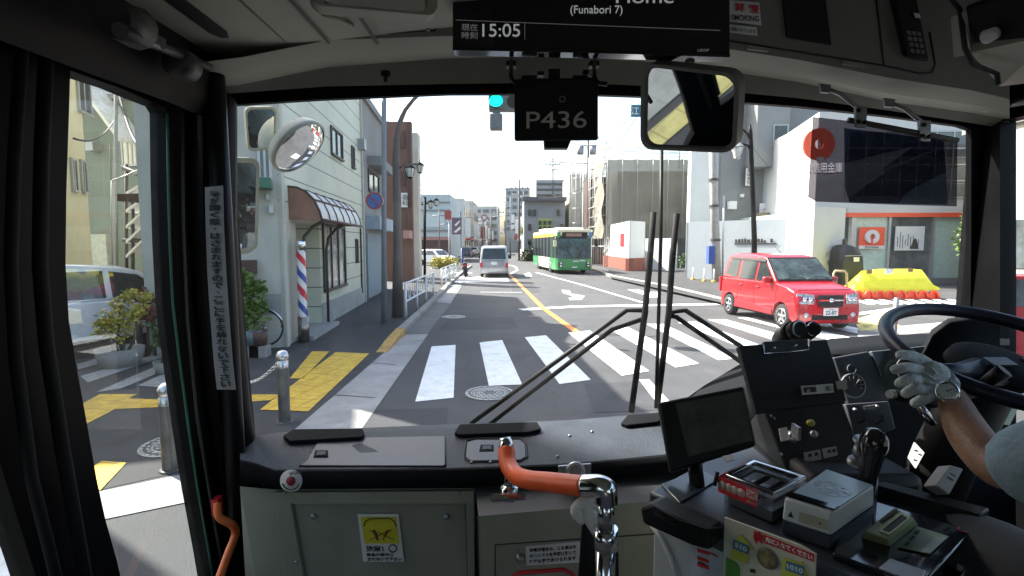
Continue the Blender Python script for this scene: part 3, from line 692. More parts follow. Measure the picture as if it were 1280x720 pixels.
for z in [1.8*q for q in range(1, 6)]:
    mb.tube([(x0_, 49, z), (x1_, 44.2, z)], .035, 5); mb.tube([(x0_, 49, z+.9), (x1_, 44.2, z+.9)], .03, 5)
    mb.tube([(x0_, 50.1, z), (x1_, 45.3, z)], .03, 5)
mb.tube([(x0_, 49, 1), (x1_, 44.2, 4)], .03, 5); mb.tube([(x0_, 49, 6), (x1_, 44.2, 9)], .03, 5)
mb.build('scaffold_pipe', M_pipe, b)
mb = MB()
for z in [1.8*q for q in range(1, 6)]:
    mb.prism([(x0_, 49, z), (x1_, 44.2, z), (x1_, 45.2, z), (x0_, 50, z)], (0, 0, -.06))
mb.build('walkway', M_grayr, b)
MB().b2((x0_+.3, 50.8, 0), (x1_+1, 56, zt-.6)).build('inner_wall', M_brownd, b)
# --- second scaffold with white sheeting behind the bus
b = empty('sheeted_house', 'narrow house behind the oncoming bus covered by thin white sheeting and pipes', 'building', D(722, 305, 60))
P, Q = D(711, 305, 62), D(738, 305, 62); zt2 = D(720, 215, 60).z
MB().b2((P.x, 62, 0), (Q.x, 70, zt2)).build('wall', mat('cream_far', (.5, .47, .38), .8, var=.12), b)
rows = [[(P.x+(Q.x-P.x)*i/10, 60-.3*math.sin(i*1.7+j*.6), zt2*j/10) for i in range(11)] for j in range(3, 11)]
MB().grid(rows).build('sheeting', meshmat('white_net', (.62, .60, .52), .6), b)
mb = MB()
for i in range(6):
    x = P.x+(Q.x-P.x)*i/5; mb.tube([(x, 59.6, 0), (x, 59.6, zt2+rnd.uniform(0, 3.2))], .05, 5)
for j in range(7): mb.tube([(P.x, 59.6, 1.7*j+1), (Q.x, 59.6, 1.7*j+1)], .04, 5)
mb.build('scaffold_pipe', M_pipe, b)
# --- hoardings
def hoard(name, label, pts, z1, m, z0=0.0, th=.06, base=None, seams=0):
    """pts: ground (x,y) polyline"""
    rt = empty(name, label, 'hoarding', (pts[0][0], pts[0][1], 0))
    for i in range(len(pts)-1):
        f = Fac(pts[i], pts[i+1]); mb = MB(); f.box(mb, 0, f.L, z0, z1, 0, -th); mb.build('panel', m, rt)
        n = max(1, int(f.L/seams)) if seams else 0; mb = MB()
        for k in range(n+1): a = f.L*k/n if n else 0; f.box(mb, a-.02, a+.02, z0, z1, 0.0, .015)
        if n: mb.build('seam', M_alu, rt)
        if base: mb = MB(); f.box(mb, 0, f.L, 0, base[0], .05, -.3); mb.build('base', base[1], rt)
    return rt
def gxy(px, py, d): p = D(px, py, d); return (p.x, p.y)
M_hoard = mat('hoarding_white', (0.74, 0.75, 0.74), 0.45, var=0.03, dirt=0.05)
rt = hoard('white_hoarding', 'white building site hoarding on a red brick base with a red notice', [gxy(755, 305, 47), gxy(787, 305, 36), gxy(806, 305, 37.5)], D(787, 276, 36).z, M_hoard, z0=.95, base=(1.0, mat('brick_red', (0.30, 0.09, 0.06), .8, var=.15, scale=8)), seams=2.6)
f = Fac(gxy(755, 305, 47), gxy(787, 305, 36)); mb = MB(); f.box(mb, *f.rect(776, 292, 780, 308), .02, .05); mb.build('notice', M_redink, rt)
hoard('white_hoarding', 'low row of white site panels between the brick base and the grey fence', [gxy(806, 305, 38.5), gxy(846, 305, 36)], D(820, 298, 37).z, M_hoard, seams=1.6)
M_hgrey = mat('hoarding_grey', (0.44, 0.475, 0.49), 0.5, var=0.03, dirt=0.06)
rt = hoard('grey_hoarding', 'long pale grey site fence with a dark slogan line behind the red car', [gxy(858, 305, 28.5), gxy(981, 305, 25.0)], D(900, 276, 27).z, M_hgrey, seams=4.5)
f = Fac(gxy(858, 305, 28.5), gxy(981, 305, 25.0)); mb = MB(); f.box(mb, *f.rect(918, 304, 971, 305.5), 0, .03); mb.build('slogan_line', M_dframe, rt)
mb = MB(); a_, _ = f.hit(919, 301); _, zz = f.hit(919, 300); r3 = random.Random(3)
while a_ < f.hit(966, 300)[0]:
    wd = r3.uniform(.08, .16); f.box(mb, a_, a_+wd, zz-.14, zz+r3.uniform(-.02, .08), 0.016, .03); a_ += wd+(.05 if r3.random() < .75 else .2)
mb.build('slogan', M_dframe, rt)
# small plants & sign in the gap at 840-858
mb = MB(); foliage(mb, [(D(853, 322+i*4, 31), .3) for i in range(3)], 160, .13); o = mb.build('shrub', M_leaf); tag(o, 'thin green shrub in the gap of the site fence', 'shrub')
# --- grey stepped house
M_gh = mat('house_grey', (0.21, 0.22, 0.22), 0.8, var=.05, scale=1, dirt=.2)
b = empty('grey_house', 'grey rendered house with white side wall and dark windows behind the grey fence', 'building', D(930, 305, 35))
P = D(866, 135, 35); Q = D(905, 130, 35); MB().b2((P.x, 35, 0), (Q.x, 35.6, 13.5)).build('white_wing', M_wbright, b)
P = D(905, 130, 34.5); Q = D(960, 130, 34.5); MB().b2((P.x, 34.5, 0), (Q.x+4, 40, 14.5)).build('wall', M_gh, b)
mb = MB(); mb.b2((D(945, 200, 33).x, 33, D(945, 208, 33).z), (D(985, 200, 33).x, 40, 14.0)); mb.build('upper_bay', M_gh, b)
for r in ((968, 157, 983, 182), (975, 212, 986, 235)):
    f = Fac((D(940, 305, 33).x, 33), (D(990, 305, 33).x, 33)); window(b, f, f.rect(*r), M_alu, M_dglass, .06, bars=0)
f = Fac((D(905, 305, 34.5).x, 34.5), (D(990, 305, 34.5).x, 34.5))
mb = MB(); f.box(mb, *f.rect(928, 210, 937, 234), .3, .4); s_ = mb.build('signboard', M_dframe, b); mb = MB(); f.box(mb, *f.rect(929, 211, 936, 233), .4, .42); mb.build('sign_face', M_white, s_)
text('尾\n崎\n医\n院', f.P(f.hit(932.5, 222)[0], f.hit(932.5, 222)[1], .43), (1, 0, 0), (0, 0, 1), 1.0, M_ink, b, align='CENTER')
mb = MB(); f.box(mb, *f.rect(945, 255, 976, 267), .5, .6); mb.build('signboard', M_white, b)
text('・(中)学 入学塾', f.P(*f.hit(961, 263), .61), (1, 0, 0), (0, 0, 1), .28, M_ink, b, align='CENTER')
mb = MB(); f.box(mb, *f.rect(940, 267, 982, 275), .1, 1.4); mb.build('canopy', mat('tan_canopy', (.25, .2, .13), .7), b)
# --- white site gate pier and bank
M_bank = mat('bank_white', (0.56, 0.57, 0.56), 0.55, var=.03, scale=.7, dirt=.06)
b = empty('white_box_wall', 'tall white box shaped screen wall with motorcycle parking lettering beside the bank', 'wall', D(1000, 305, 22))
P0, P1, P2 = gxy(981, 305, 25.0), gxy(1016, 305, 20.5), gxy(1055, 305, 21.5); zt = D(1016, 258, 20.5).z
P3 = (P2[0], P2[1]+4.5)
mb = MB(); mb.prism([(*P0, 0), (*P1, 0), (*P2, 0), (*P3, 0)], (0, 0, zt)); mb.build('wall', M_bank, b)
f = Fac(P1, P2); mb = MB(); f.box(mb, f.L-.12, f.L+.05, 0, 2.2, 0, .1); mb.build('striped_post', M_dframe, b)
for t_, yy in (('バイク', 318), ('駐輪', 328)):
    text(t_, f.P(*f.hit(1038, yy), .01), f.u if f.u.x > 0 else -f.u, (0, 0, 1), .22, M_ink, b, align='CENTER')
b = empty('bank_building', 'white bank building with round red logo and glass shop front with red stripe', 'building', D(1080, 305, 27))
dB = 26.0
P = D(981, 145, dB+2); Q = D(1018, 145, dB); zt = D(1018, 140, dB).z
P0, P1 = (D(978, 305, dB+5).x, dB+5), (D(1016, 305, dB).x, dB)
P2 = (D(1320, 305, dB).x, dB)
mb = MB(); mb.prism([(*P0, 3.7), (*P1, 3.7), (*P2, 3.7), (P2[0], dB+14, 3.7), (P0[0]+1, dB+14, 3.7)], (0, 0, zt-3.7)); mb.build('wall', M_bank, b)
# logo on the street side face near the corner, lettering under it
fs = Fac(P0, P1); ff = Fac(P1, P2)
def disc(fac, px, py, r, r2, t, m, name, root, pt=None, seg=36):
    a, z = pt or fac.hit(px, py); outer = [fac.P(a+math.cos(q)*r, z+math.sin(q)*r, t) for q in [2*math.pi*i/seg for i in range(seg)]]
    mb = MB()
    if r2: mb.holed(outer, [[fac.P(a+math.cos(q)*r2, z+math.sin(q)*r2*1.1, t) for q in [2*math.pi*i/seg for i in range(seg)]]], fac.n*.12)
    else: mb.prism(outer, fac.n*.12)
    return mb.build(name, m, root)
M_logo = mat('logo_red', (0.88, 0.09, 0.03), .35, var=.03)
a_, z_ = ff.hit(1015, 181)
lo_ = disc(ff, 0, 0, .78, .22, .05, M_logo, 'logo', b, (max(a_, .0)-.02, z_))
mb = MB(); ff.box(mb, -.12, .22, z_-.8, z_-.62, .10, .19); mb.build('notch', M_bank, lo_)
a2, z2 = ff.hit(1023, 210); text('朝日信用金庫', ff.P(a2, z2, .14), (1, 0, 0), (0, 0, 1), .50, mat('lit_letter', (.9, .9, .9), .5, emit=(1, 1, 1), estr=.9), b, align='CENTER', width=2.2, name='lettering')
text('朝日信用金庫', ff.P(a2+.05, z2-.05, .03), (1, 0, 0), (0, 0, 1), .50, mat('letter_shadow', (.08, .08, .08), .6), b, align='CENTER', width=2.2, name='lettering_shadow')  # dark offset copy paints a drop shadow behind the letters
for i in range(5):     # glazed grid on the front
    pass
window(b, ff, (ff.hit(1062, 160)[0], ff.hit(1215, 160)[0], ff.hit(1100, 246)[1], ff.hit(1100, 165)[1]), M_alu, M_wglass, .08, bars=6, hb=3)
# ground floor
mb = MB(); mb.prism([(*P1, 0), (P2[0], dB, 0), (P2[0], dB+14, 0), (P1[0], dB+14, 0)], (0, 0, 3.7)); 
MB().b2((P1[0], dB+1.4, 0), (P2[0], dB+14, 3.7)).build('inner_wall', mat('bank_inner', (.40, .48, .44), .6, var=.1), b)
zs = D(1100, 268, dB).z
MB().b2((D(1055, 305, dB).x, dB-.25, zs-.14), (P2[0], dB+.1, zs+.07)).build('red_stripe', M_logo, b)
MB().b2((D(1055, 305, dB).x, dB-.2, zs+.07), (P2[0], dB+.1, zs+.3)).build('fascia', M_bank, b)
MB().b2((D(1055, 305, dB).x, dB-.02, zs+.3), (P2[0], dB+.1, 3.7)).build('dark_fascia', M_dframe, b)
for i, (x0, x1, mm) in enumerate(((1062, 1068, M_alu), (1108, 1111, M_alu), (1163, 1166, M_alu), (1205, 1208, M_alu), (1245, 1250, M_alu))):
    MB().b2((D(x0, 305, dB).x, dB-.1, 0), (D(x1, 305, dB).x, dB+.15, zs-.1)).build('mullion', mm, b)
MB().b2((D(1068, 305, dB).x, dB, .3), (D(1108, 305, dB).x, dB+.03, zs-.1)).build('pane', mat('mint_glass', (.50, .66, .58), .12, var=.1, spec=.7), b)
MB().b2((D(1111, 305, dB).x, dB, .3), (D(1163, 305, dB).x, dB+.03, zs-.1)).build('pane', M_wglass, b)
MB().b2((D(1166, 305, dB).x, dB, .3), (D(1205, 305, dB).x, dB+.03, zs-.1)).build('pane', mat('mint_glass', (.5, .7, .6)), b)
MB().b2((D(1208, 305, dB).x, dB, .3), (D(1245, 305, dB).x, dB+.03, zs-.1)).build('pane', M_wglass, b)
MB().b2((D(1062, 305, dB).x, dB-.06, 0), (P2[0], dB+.1, .3)).build('plinth', M_alu, b)
for r, mm, nm in (((1072, 284, 1102, 311), M_logo, 'poster'), ((1117, 283, 1151, 313), M_white, 'poster')):
    a0, a1, z0, z1 = ff.rect(*r); mb = MB(); ff.box(mb, a0, a1, z0, z1, .12, .17); po = mb.build(nm, mm, b)
    if mm is M_logo:
        ca, cz = ff.hit(1086, 296); o_ = disc(ff, 0, 0, .34, .13, .175, M_white, 'emblem', po, (ca, cz)); mb = MB(); ff.box(mb, ca-.09, ca+.02, cz-.34, cz-.12, .16, .31); mb.build('notch', M_logo, po)
        mb = MB(); ff.box(mb, a0, a1, z0, z0+.16, .17, .19); mb.build('footer', M_white, po)
        text('朝日信用金庫', ff.P((a0+a1)/2, z0+.08, .2), (1, 0, 0), (0, 0, 1), .11, M_ink, po, align='CENTER')
    else:
        mb = MB(); r4 = random.Random(9)
        for i in range(9):
            aa = a0+.1+i*.13; ff.box(mb, aa, aa+.03, z0+.1+r4.random()*.2, z0+.5+r4.random()*.5, .175, .18)
        mb.prism([ff.P(a0+.75, z0+.08, .18), ff.P(a0+1.2, z0+.08, .18), ff.P(a0+1.05, z0+.55, .18), ff.P(a0+.98, z0+.62, .18), ff.P(a0+.9, z0+.5, .18)], ff.n*.01)
        mb.build('picture', M_ink, po)
for zz in (5.0, 6.3):
    mb = MB(); ff.box(mb, 0.02, ff.L, zz, zz+.02, 0.0, .012); mb.build('panel_joint', M_alu, b)
# neighbours behind the white box: pale far block
b = empty('far_right_block', 'plain pale block behind the bank seen above the sun visor', 'building', D(1000, 305, 60))
MB().b2((D(940, 305, 60).x, 60, 0), (D(1300, 305, 60).x, 70, D(1000, 138, 60).z)).build('wall', mat('pale_block', (.55, .58, .6), .7), b)

# ================================================================ STREET FURNITURE
def pole(name, label, px, pyt, pyb, d, wpx, m, cat='pole', lean=0, taper=.75):
    c = D(px, pyb, d); c.z = 0; t = D(px+lean, pyt, d); rt = empty(name, label, cat, c)
    r = wpx/2/F*d; mb = MB(); mb.tube([c, c.lerp(t, .5), t], [r, r*(1+taper)/2, r*taper], 12); mb.build('shaft', m, rt); return rt, c, t, r
M_pole = mat('pole_grey', (0.22, 0.25, 0.27), .6, .2, var=.1, dirt=.2)
M_poleb = mat('pole_brown', (0.13, 0.11, 0.10), .6, .2, var=.1, dirt=.2)
M_polec = mat('pole_concrete', (0.38, 0.37, 0.35), .85, var=.1, dirt=.3)
rt, c, t, r = pole('sign_post', 'tall plain grey post carrying the round no parking sign', 480, 60, 404, 12.9, 6.5, M_pole, 'post', taper=.9)
s_ = empty('no_parking_sign', 'round blue sign with red ring and diagonal bar on the grey post', 'sign', D(468, 251, 12.6))
def rsign(root, px, py, d, r):
    c = D(px, py, d); 
    mb = MB(); mb.lathe(c, [(0, 0), (r, 0), (r, -.03), (0, -.03)], (0, -1, 0), 32); mb.build('back_plate', M_alu, root)
    mb = MB(); mb.lathe(c, [(r*.78, .004), (r*.97, .004)], (0, -1, 0), 32); mb.build('ring', mat('sign_red', (.6, .05, .04), .5), root)
    mb = MB(); mb.lathe(c, [(0, .003), (r*.79, .003)], (0, -1, 0), 32); mb.build('face', mat('sign_blue', (.06, .15, .4), .5), root)
    M = Matrix.Rotation(R(45), 3, 'Y'); mb = MB(); mb.box(c+Vector((0, -.008, 0)), (r*1.6, .004, r*.17), M); mb.build('bar', mat('sign_red', (.6, .05, .04)), root)
rsign(s_, 468, 251, 12.6, .215)
mb = MB(); q = D(468, 251, 12.65); mb.tube([q, (c.x, c.y-.1, q.z)], .015, 6); mb.build('bracket', M_alu, s_)
# curved lamp post with twin lanterns
def lantern(root, c, h, m=M_black2):
    f_ = MB(); s = h
    for k in range(6):
        a = 2*math.pi*k/6; p = Vector((math.cos(a), math.sin(a), 0)); f_.tube([c+p*s*.16, c+p*s*.30+Vector((0, 0, s*.55))], s*.015, 4)
    f_.lathe(c+Vector((0, 0, s*.55)), [(s*.36, 0), (s*.30, s*.08), (s*.14, s*.2), (s*.03, s*.26), (s*.02, s*.38), (0, s*.4)], seg=12)
    f_.lathe(c, [(0, -s*.1), (s*.06, -s*.06), (s*.16, 0), (s*.17, s*.03), (0, s*.03)], seg=12); fr = f_.build('lantern', m, root)
    g_ = MB(); g_.lathe(c, [(s*.14, s*.03), (s*.28, s*.54)], seg=12); g_.build('lantern_glass', mat('frost_glass', (.72, .72, .68), .25), fr)
rt = empty('street_lamp', 'curved brown lamp post with two lanterns over the guard rail', 'street lamp', G(497, 394))
d_ = 14.2; mb = MB(); mb.tube([G(497, 396), D(497, 300, d_), D(495, 200, d_), D(495.5, 175, d_), D(499, 155, d_), D(506, 138, d_), D(516, 125, d_), D(530, 112, d_), D(550, 98, d_)], [.16, .12, .10, .08, .07, .06, .055, .05, .05], 10)
mb.build('shaft', M_poleb, rt)
mb = MB(); mb.tube([D(497, 212, d_), D(505, 206, d_), D(527, 204.5, d_)], .025, 6); mb.tube([D(527, 204.5, d_), D(527, 209, d_)], .02, 6); mb.build('arm', M_poleb, rt)
lantern(rt, D(512.5, 222, d_-.6), .44); lantern(rt, D(525, 216, d_), .36)
rt = empty('street_lamp', 'small dark lamp post with lanterns in front of the pale corner building', 'street lamp', G(531, 350))
mb = MB(); mb.tube([D(531, 355, 26), D(531, 246, 26)], .07, 8); mb.tube([D(526, 256, 26), D(547, 252, 26)], .03, 6); mb.build('shaft', M_black2, rt)
lantern(rt, D(538.5, 260, 26), .5); lantern(rt, D(545.5, 257, 26), .45)
rt = empty('street_lamp', 'tall black lamp post with curled arms behind the red car', 'street lamp', D(943, 330, 21))
d_ = 21; mb = MB(); b0 = D(944, 320, d_); b0.z = 0; mb.tube([b0, D(943, 300, d_), D(938, 165, d_), D(937.5, 155, d_)], [.13, .11, .085, .03], 8); mb.build('shaft', M_black2, rt)
mb = MB(); mb.tube([D(939, 180, d_), D(935, 168, d_), D(929, 162, d_), D(915, 160, d_)], .045, 6); mb.tube([D(939, 190, d_), D(935, 182, d_), D(928, 180, d_), D(918, 183, d_)], .04, 6); mb.build('arm', M_black2, rt)
lantern(rt, D(921, 198, d_), .8, M_alu)
# utility poles
rt, c, t, r = pole('utility_pole', 'thick concrete utility pole standing behind the red car on the right pavement', 896, 130, 354, 26, 11, M_polec, 'utility pole', lean=-7)
mb = MB()
for z in (2.2, 3.9, 5.2): mb.lathe((c.x+(t.x-c.x)*z/t.z, c.y, z), [(r*1.12, -.06), (r*1.12, .06)], seg=12)
mb.build('band', M_dframe, rt)
mb = MB(); mb.tube([(c.x+.22, c.y-.15, 0), (c.x+.15, c.y-.15, 4.4)], .05, 6); mb.build('conduit', M_alu, rt)
mb = MB(); mb.b2((c.x-.55, c.y-.25, 1.0), (c.x-.25, c.y+.1, 1.9)); mb.build('banner', mat('blue_cloth', (.05, .10, .35), .7), rt)
WP = []
for (px, pt, pb, d, wd, lab) in ((735, 160, 332, 52, 3.4, 'dark utility pole with transformer at the corner of the scaffolding'), (691, 197, 330, 75, 2.2, 'far dark pole above the banded office roof'),
                                 (649, 225, 322, 62, 2.6, 'dark utility pole right of the silver van'), (638, 246, 318, 90, 1.8, 'thin grey pole just left of the dark one past the van'),
                                 (604, 270, 314, 100, 1.8, 'slim pole standing between the far shop signs'), (622, 258, 316, 85, 1.8, 'thin pole with lamp head near the tower block')):
    rt, c, t, r = pole('utility_pole', lab, px, pt, pb, d, wd, M_poleb if wd > 2 else M_pole, 'utility pole')
    mb = MB(); mb.tube([t+Vector((-1.1, 0, -1)), t+Vector((1.1, 0, -1))], .06, 5); mb.tube([t+Vector((-.9, 0, -1.7)), t+Vector((.9, 0, -1.7))], .05, 5)
    for s in (-1, -.4, .4, 1): mb.tube([t+Vector((s, 0, -1)), t+Vector((s, 0, -.75))], .07, 5)
    mb.build('crossarm', M_pole, rt); WP.append(t)
    if px == 735:
        mb = MB()
        for s in (-.75, .5): mb.lathe(t+Vector((s, -.2, -2.6)), [(0, 0), (.32, 0), (.32, .8), (0, .85)], seg=12)
        mb.build('transformer', M_steel, rt)
        mb = MB(); mb.tube([c+Vector((-.45, 0, 0)), t+Vector((-.45, 0, -3.2))], .045, 5); mb.tube([c+Vector((.3, .5, 0)), t+Vector((1.9, .5, -1.2))], .09, 6); mb.build('conduit', M_alu, rt)
rt, c, t, r = pole('utility_pole', 'pale pole with a hanging white plate just left of the scaffolding', 729, 240, 332, 50, 3.0, M_polec, 'utility pole'); mb = MB(); mb.box(t+Vector((.5, -.3, -4)), (.45, .05, 1.1)); mb.build('plate', M_white, rt)
# wires
def wire(name, label, a, b_, sag, r=.02):
    a, b_ = Vector(a), Vector(b_); pts = [a.lerp(b_, i/14) - Vector((0, 0, sag*4*(i/14)*(1-i/14))) for i in range(15)]
    mb = MB(); mb.tube(pts, r, 4); return tag(mb.build(name, M_ink), label, 'wire', 'overhead wires')
wire('overhead_wire', 'wire running from the far poles up across the sky', WP[2]+Vector((0, 0, -1)), (-24, 58, 9.5), .8)
wire('overhead_wire', 'wire rising from the transformer pole past the number plate', WP[0]+Vector((0, 0, -.8)), D(800, 128, 34), 1.2)
wire('overhead_wire', 'lower wire beside the one rising from the transformer pole', WP[0]+Vector((0, 0, -1.6)), D(800, 140, 34), 1.4)
wire('overhead_wire', 'wire between the scaffold pole and the far dark pole', WP[0]+Vector((-.9, 0, -.9)), WP[1], 1.5, .025)
wire('overhead_wire', 'wire between the two far poles beyond the van', WP[1], WP[2]+Vector((1, 0, -1)), 1.5, .025)
wire('overhead_wire', 'thin wire ending at the low street corner on the left', WP[3], (-20, 90, 8.5), .9, .03)
for i, (a_, b__, lab) in enumerate((((480, 150, 40), (735, 205, 52), 'long faint wire crossing the sky above the van'), ((563, 235, 60), (649, 232, 62), 'short faint wire between the corner building and the dark pole'), ((649, 228, 62), (735, 180, 52), 'faint wire rising to the transformer pole above the bus'), ((655, 243, 66), (729, 235, 50), 'faint wire just above the blank grey building'), ((571, 265, 84), (632, 258, 78), 'faint wire across the far end of the street'))):
    wire('overhead_wire', lab, D(*a_), D(*b__), .7, .022)
wire('overhead_wire', 'thin pale wire in front of the grey house', D(885, 100, 24), D(962, 210, 33), .2, .02)
wire('overhead_wire', 'dark wire sloping across the house seen in the door glass', D(92, 173, 9.6), D(148, 140, 15), .3, .02)
wire('overhead_wire', 'pale wire sagging in front of the roof seen in the door glass', D(146, 105, 14), D(185, 180, 11), .6, .04)
rt, c, t, r = pole('utility_pole', 'grey utility pole seen through the door glass', 141, 60, 345, 13.5, 5, M_pole, 'utility pole', lean=4)
rt, c, t, r = pole('utility_pole', 'slim dark pole next to the outdoor stair', 137, 180, 345, 12.6, 1.6, M_dframe, 'pole', lean=1)
rt = empty('street_lamp', 'small white tube lamp on a thin arm near the outdoor stair', 'street lamp', D(141, 340, 12.4)); mb = MB(); mb.tube([D(140, 226, 12.4), D(166, 216, 12.4)], .02, 5); mb.tube([D(140, 226, 12.4), D(140, 345, 12.4)], .03, 5); mb.build('arm', M_alu, rt); mb = MB(); mb.tube([D(165, 217, 12.4), D(177, 213, 12.4)], .05, 8); mb.build('lamp_head', M_white, rt)
# far signs on the left
rt = empty('round_sign', 'far round red ringed sign on a mast arm above the road', 'sign', D(606, 340, 70)); mb = MB(); mb.tube([D(609, 300, 70), D(609, 328, 70)], .08, 6); mb.tube([D(558, 272, 70), D(607, 272, 70)], .06, 5); mb.tube([D(609, 270, 70), D(609, 302, 70)], .07, 5); mb.build('post', M_pole, rt)
mb = MB(); c = D(605.5, 272, 69.8); mb.lathe(c, [(0, .0), (.42, 0)], (0, -1, 0)); mb.build('face', M_white, rt); mb = MB(); mb.lathe(c, [(.28, .02), (.43, .02)], (0, -1, 0)); mb.build('ring', mat('sign_red', (.6, .05, .04)), rt)
rt, c, t, r = pole('street_flag_post', 'pale post with small red lamp box near the white car', 561.5, 266, 330, 45, 2.4, M_alu, 'post'); mb = MB(); mb.box(t+Vector((-.1, 0, -.2)), (.55, .3, .75)); mb.build('red_box', mat('sign_red', (.6, .05, .04)), rt)
rt = empty('shop_sign', 'dark and white roadside shop sign on a post near the parked white car', 'sign', D(572, 330, 48)); mb = MB(); mb.b2((D(565, 300, 48).x, 48, D(565, 293, 48).z), (D(577, 300, 48).x, 48.3, D(565, 272, 48).z)); mb.build('board', mat('sign_purple', (.14, .09, .13), .5), rt)
mb = MB(); mb.prism([D(567, 290, 47.98), D(575, 283, 47.98), D(576, 286, 47.98), D(570, 291, 47.98)], (0, -.02, 0)); mb.prism([D(568, 281, 47.98), D(575, 275, 47.98), D(575, 277, 47.98), D(570, 283, 47.98)], (0, -.02, 0)); mb.build('stripe', M_white, rt); mb = MB(); mb.b2((D(575.5, 300, 48).x, 48.05, 0), (D(576.8, 300, 48).x, 48.2, 5)); mb.build('post', M_pole, rt)
rt = empty('nobori_flag', 'upright blue flag by the kerb behind the motorbike', 'flag', D(578, 331, 42)); mb = MB(); mb.b2((D(576.8, 300, 42).x, 42, D(578, 329, 42).z), (D(579.2, 300, 42).x, 42.04, D(578, 312, 42).z)); mb.build('cloth', mat('flag_blue', (.04, .07, .3), .7), rt); mb = MB(); mb.tube([D(576.7, 333, 42), D(576.7, 310, 42)], .025, 5); mb.build('staff', M_white, rt)
# street name plate near mirror
rt = empty('junction_name_sign', 'small blue overhead sign at the left edge of the driver mirror', 'sign', D(794, 138, 24)); mb = MB(); mb.b2((D(789, 138, 24).x, 24, D(789, 146, 24).z), (D(812, 138, 24).x, 24.05, D(789, 131, 24).z)); mb.build('board', mat('sign_teal', (.02, .14, .20), .5), rt); text('江', D(794, 138.5, 23.98), (1, 0, 0), (0, 0, 1), .34, M_letter, rt, align='CENTER')
mb = MB(); mb.tube([D(805, 140, 24.1), D(845, 90, 24.1)], .04, 6); mb.build('arm', M_pole, rt)
# traffic signal: green lens lit, rest of the horizontal head runs behind the number plate
rt = empty('traffic_signal', 'horizontal traffic signal showing a lit green lamp left of the number plate', 'traffic light', D(640, 128, 12))
P, Q = D(611, 138, 12), D(676, 117, 12); mb = MB(); mb.b2((P.x, 12, P.z), (Q.x, 12.22, Q.z)); mb.build('housing', mat('signal_grey', (.16, .17, .17), .5), rt, bevel=.03)
c = D(620, 126.5, 11.97); mb = MB(); mb.lathe(c, [(.15, .0), (.13, .03), (.08, .05), (0, .055)], (0, -1, 0), 28)
mb.build('green_lens', mat('green_lamp', (.0, .5, .42), .4, emit=(0.0, .75, .62), estr=1.0), rt)
mb = MB(); mb.lathe(c, [(.17, -.02), (.17, .18)], (0, -1, 0), 28); mb.build('visor', M_dframe, rt)
for k in (1, 2):
    cc = c+Vector((.4*k, 0, 0)); mb = MB(); mb.lathe(cc, [(.15, .0), (0, .04)], (0, -1, 0), 20); mb.build('dark_lens', M_black, rt)
mb = MB(); P, Q = D(612.5, 161.5, 12), D(628, 143, 12); mb.b2((P.x, 11.9, P.z), (Q.x, 12.2, Q.z)); mb.b2((P.x+.06, 12, Q.z), (Q.x-.05, 12.1, Q.z+.1)); mb.build('lower_box', mat('signal_grey', (.16, .17, .17)), rt, bevel=.02)
mb = MB(); mb.tube([D(685, 120, 12.1), D(668, 128, 12.1)], .05, 8); mb.tube([D(685, 120, 12.1), D(690, -60, 12.1)], .05, 8); mb.build('hanger', M_pole, rt)
# vertical shop signs and slim poles down the street
M_far = [M_white, mat('far_blue', (.10, .16, .30), .6), mat('far_red', (.38, .10, .08), .6), mat('far_yellow', (.5, .42, .15), .6), mat('far_grey3', (.3, .31, .32), .6)]
fs_ = [(566, 276, 8, 3, 66, 0, 'narrow white hanging sign just right of the striped roadside sign'), (585, 283, 10, 3, 88, 2, 'narrow dull red hanging sign above the tiny silver car'), (590, 296, 6, 4, 92, 1, 'small blue sign low above the tiny white car'), (598, 290, 8, 3, 96, 0, 'white upright sign left of the van roof'), (627, 284, 12, 3, 90, 0, 'tall white sign right of the van below the tower block'), (632, 276, 16, 4, 80, 4, 'grey upright sign board on the right of the far street'), (641, 268, 18, 4.5, 70, 0, 'large white upright sign beside the dark pole'), (645, 292, 8, 4, 70, 2, 'dull red sign low on the right of the far street'), (652, 284, 9, 4, 66, 3, 'ochre sign above the round hedge')]
for px, py, h_, w__, d, mi, lab in fs_:
    rt = empty('shop_sign', lab, 'sign', D(px, py, d)); P, Q = D(px-w__/2, py+h_, d), D(px+w__/2, py, d); MB().b2((P.x, d, P.z), (Q.x, d+.25, Q.z)).build('board', M_far[mi], rt)
    MB().b2((P.x if px > 620 else P.x-.6, d+.1, P.z+(Q.z-P.z)*.7), (Q.x+.6 if px > 620 else Q.x, d+.16, P.z+(Q.z-P.z)*.75)).build('bracket', M_dframe, rt)
    MB().b2((P.x+.05, d-.02, P.z+(Q.z-P.z)*.3), (Q.x-.05, d, P.z+(Q.z-P.z)*.4)).build('marking', M_dframe, rt)
for px, pt, d, lab in ((571, 262, 84, 'slim far pole just right of the striped roadside sign'), (589, 268, 105, 'hairline far pole left of the van'), (614, 268, 110, 'hairline far pole above the van roof'), (632, 256, 78, 'slim pole right of the van with a lamp arm'), (655, 240, 66, 'slim pole between the far signs and the grey blank building'), (549, 262, 52, 'thin pole before the pale corner building')):
    rt, c, t, r = pole('utility_pole', lab, px, pt, 330, d, 1.5, M_poleb, 'utility pole'); mb = MB(); mb.tube([t+Vector((-.7, 0, -.6)), t+Vector((.7, 0, -.6))], .05, 5); mb.tube([t+Vector((0, 0, -1.6)), t+Vector((.9, 0, -1.3))], .05, 5); mb.build('crossarm', M_pole, rt)
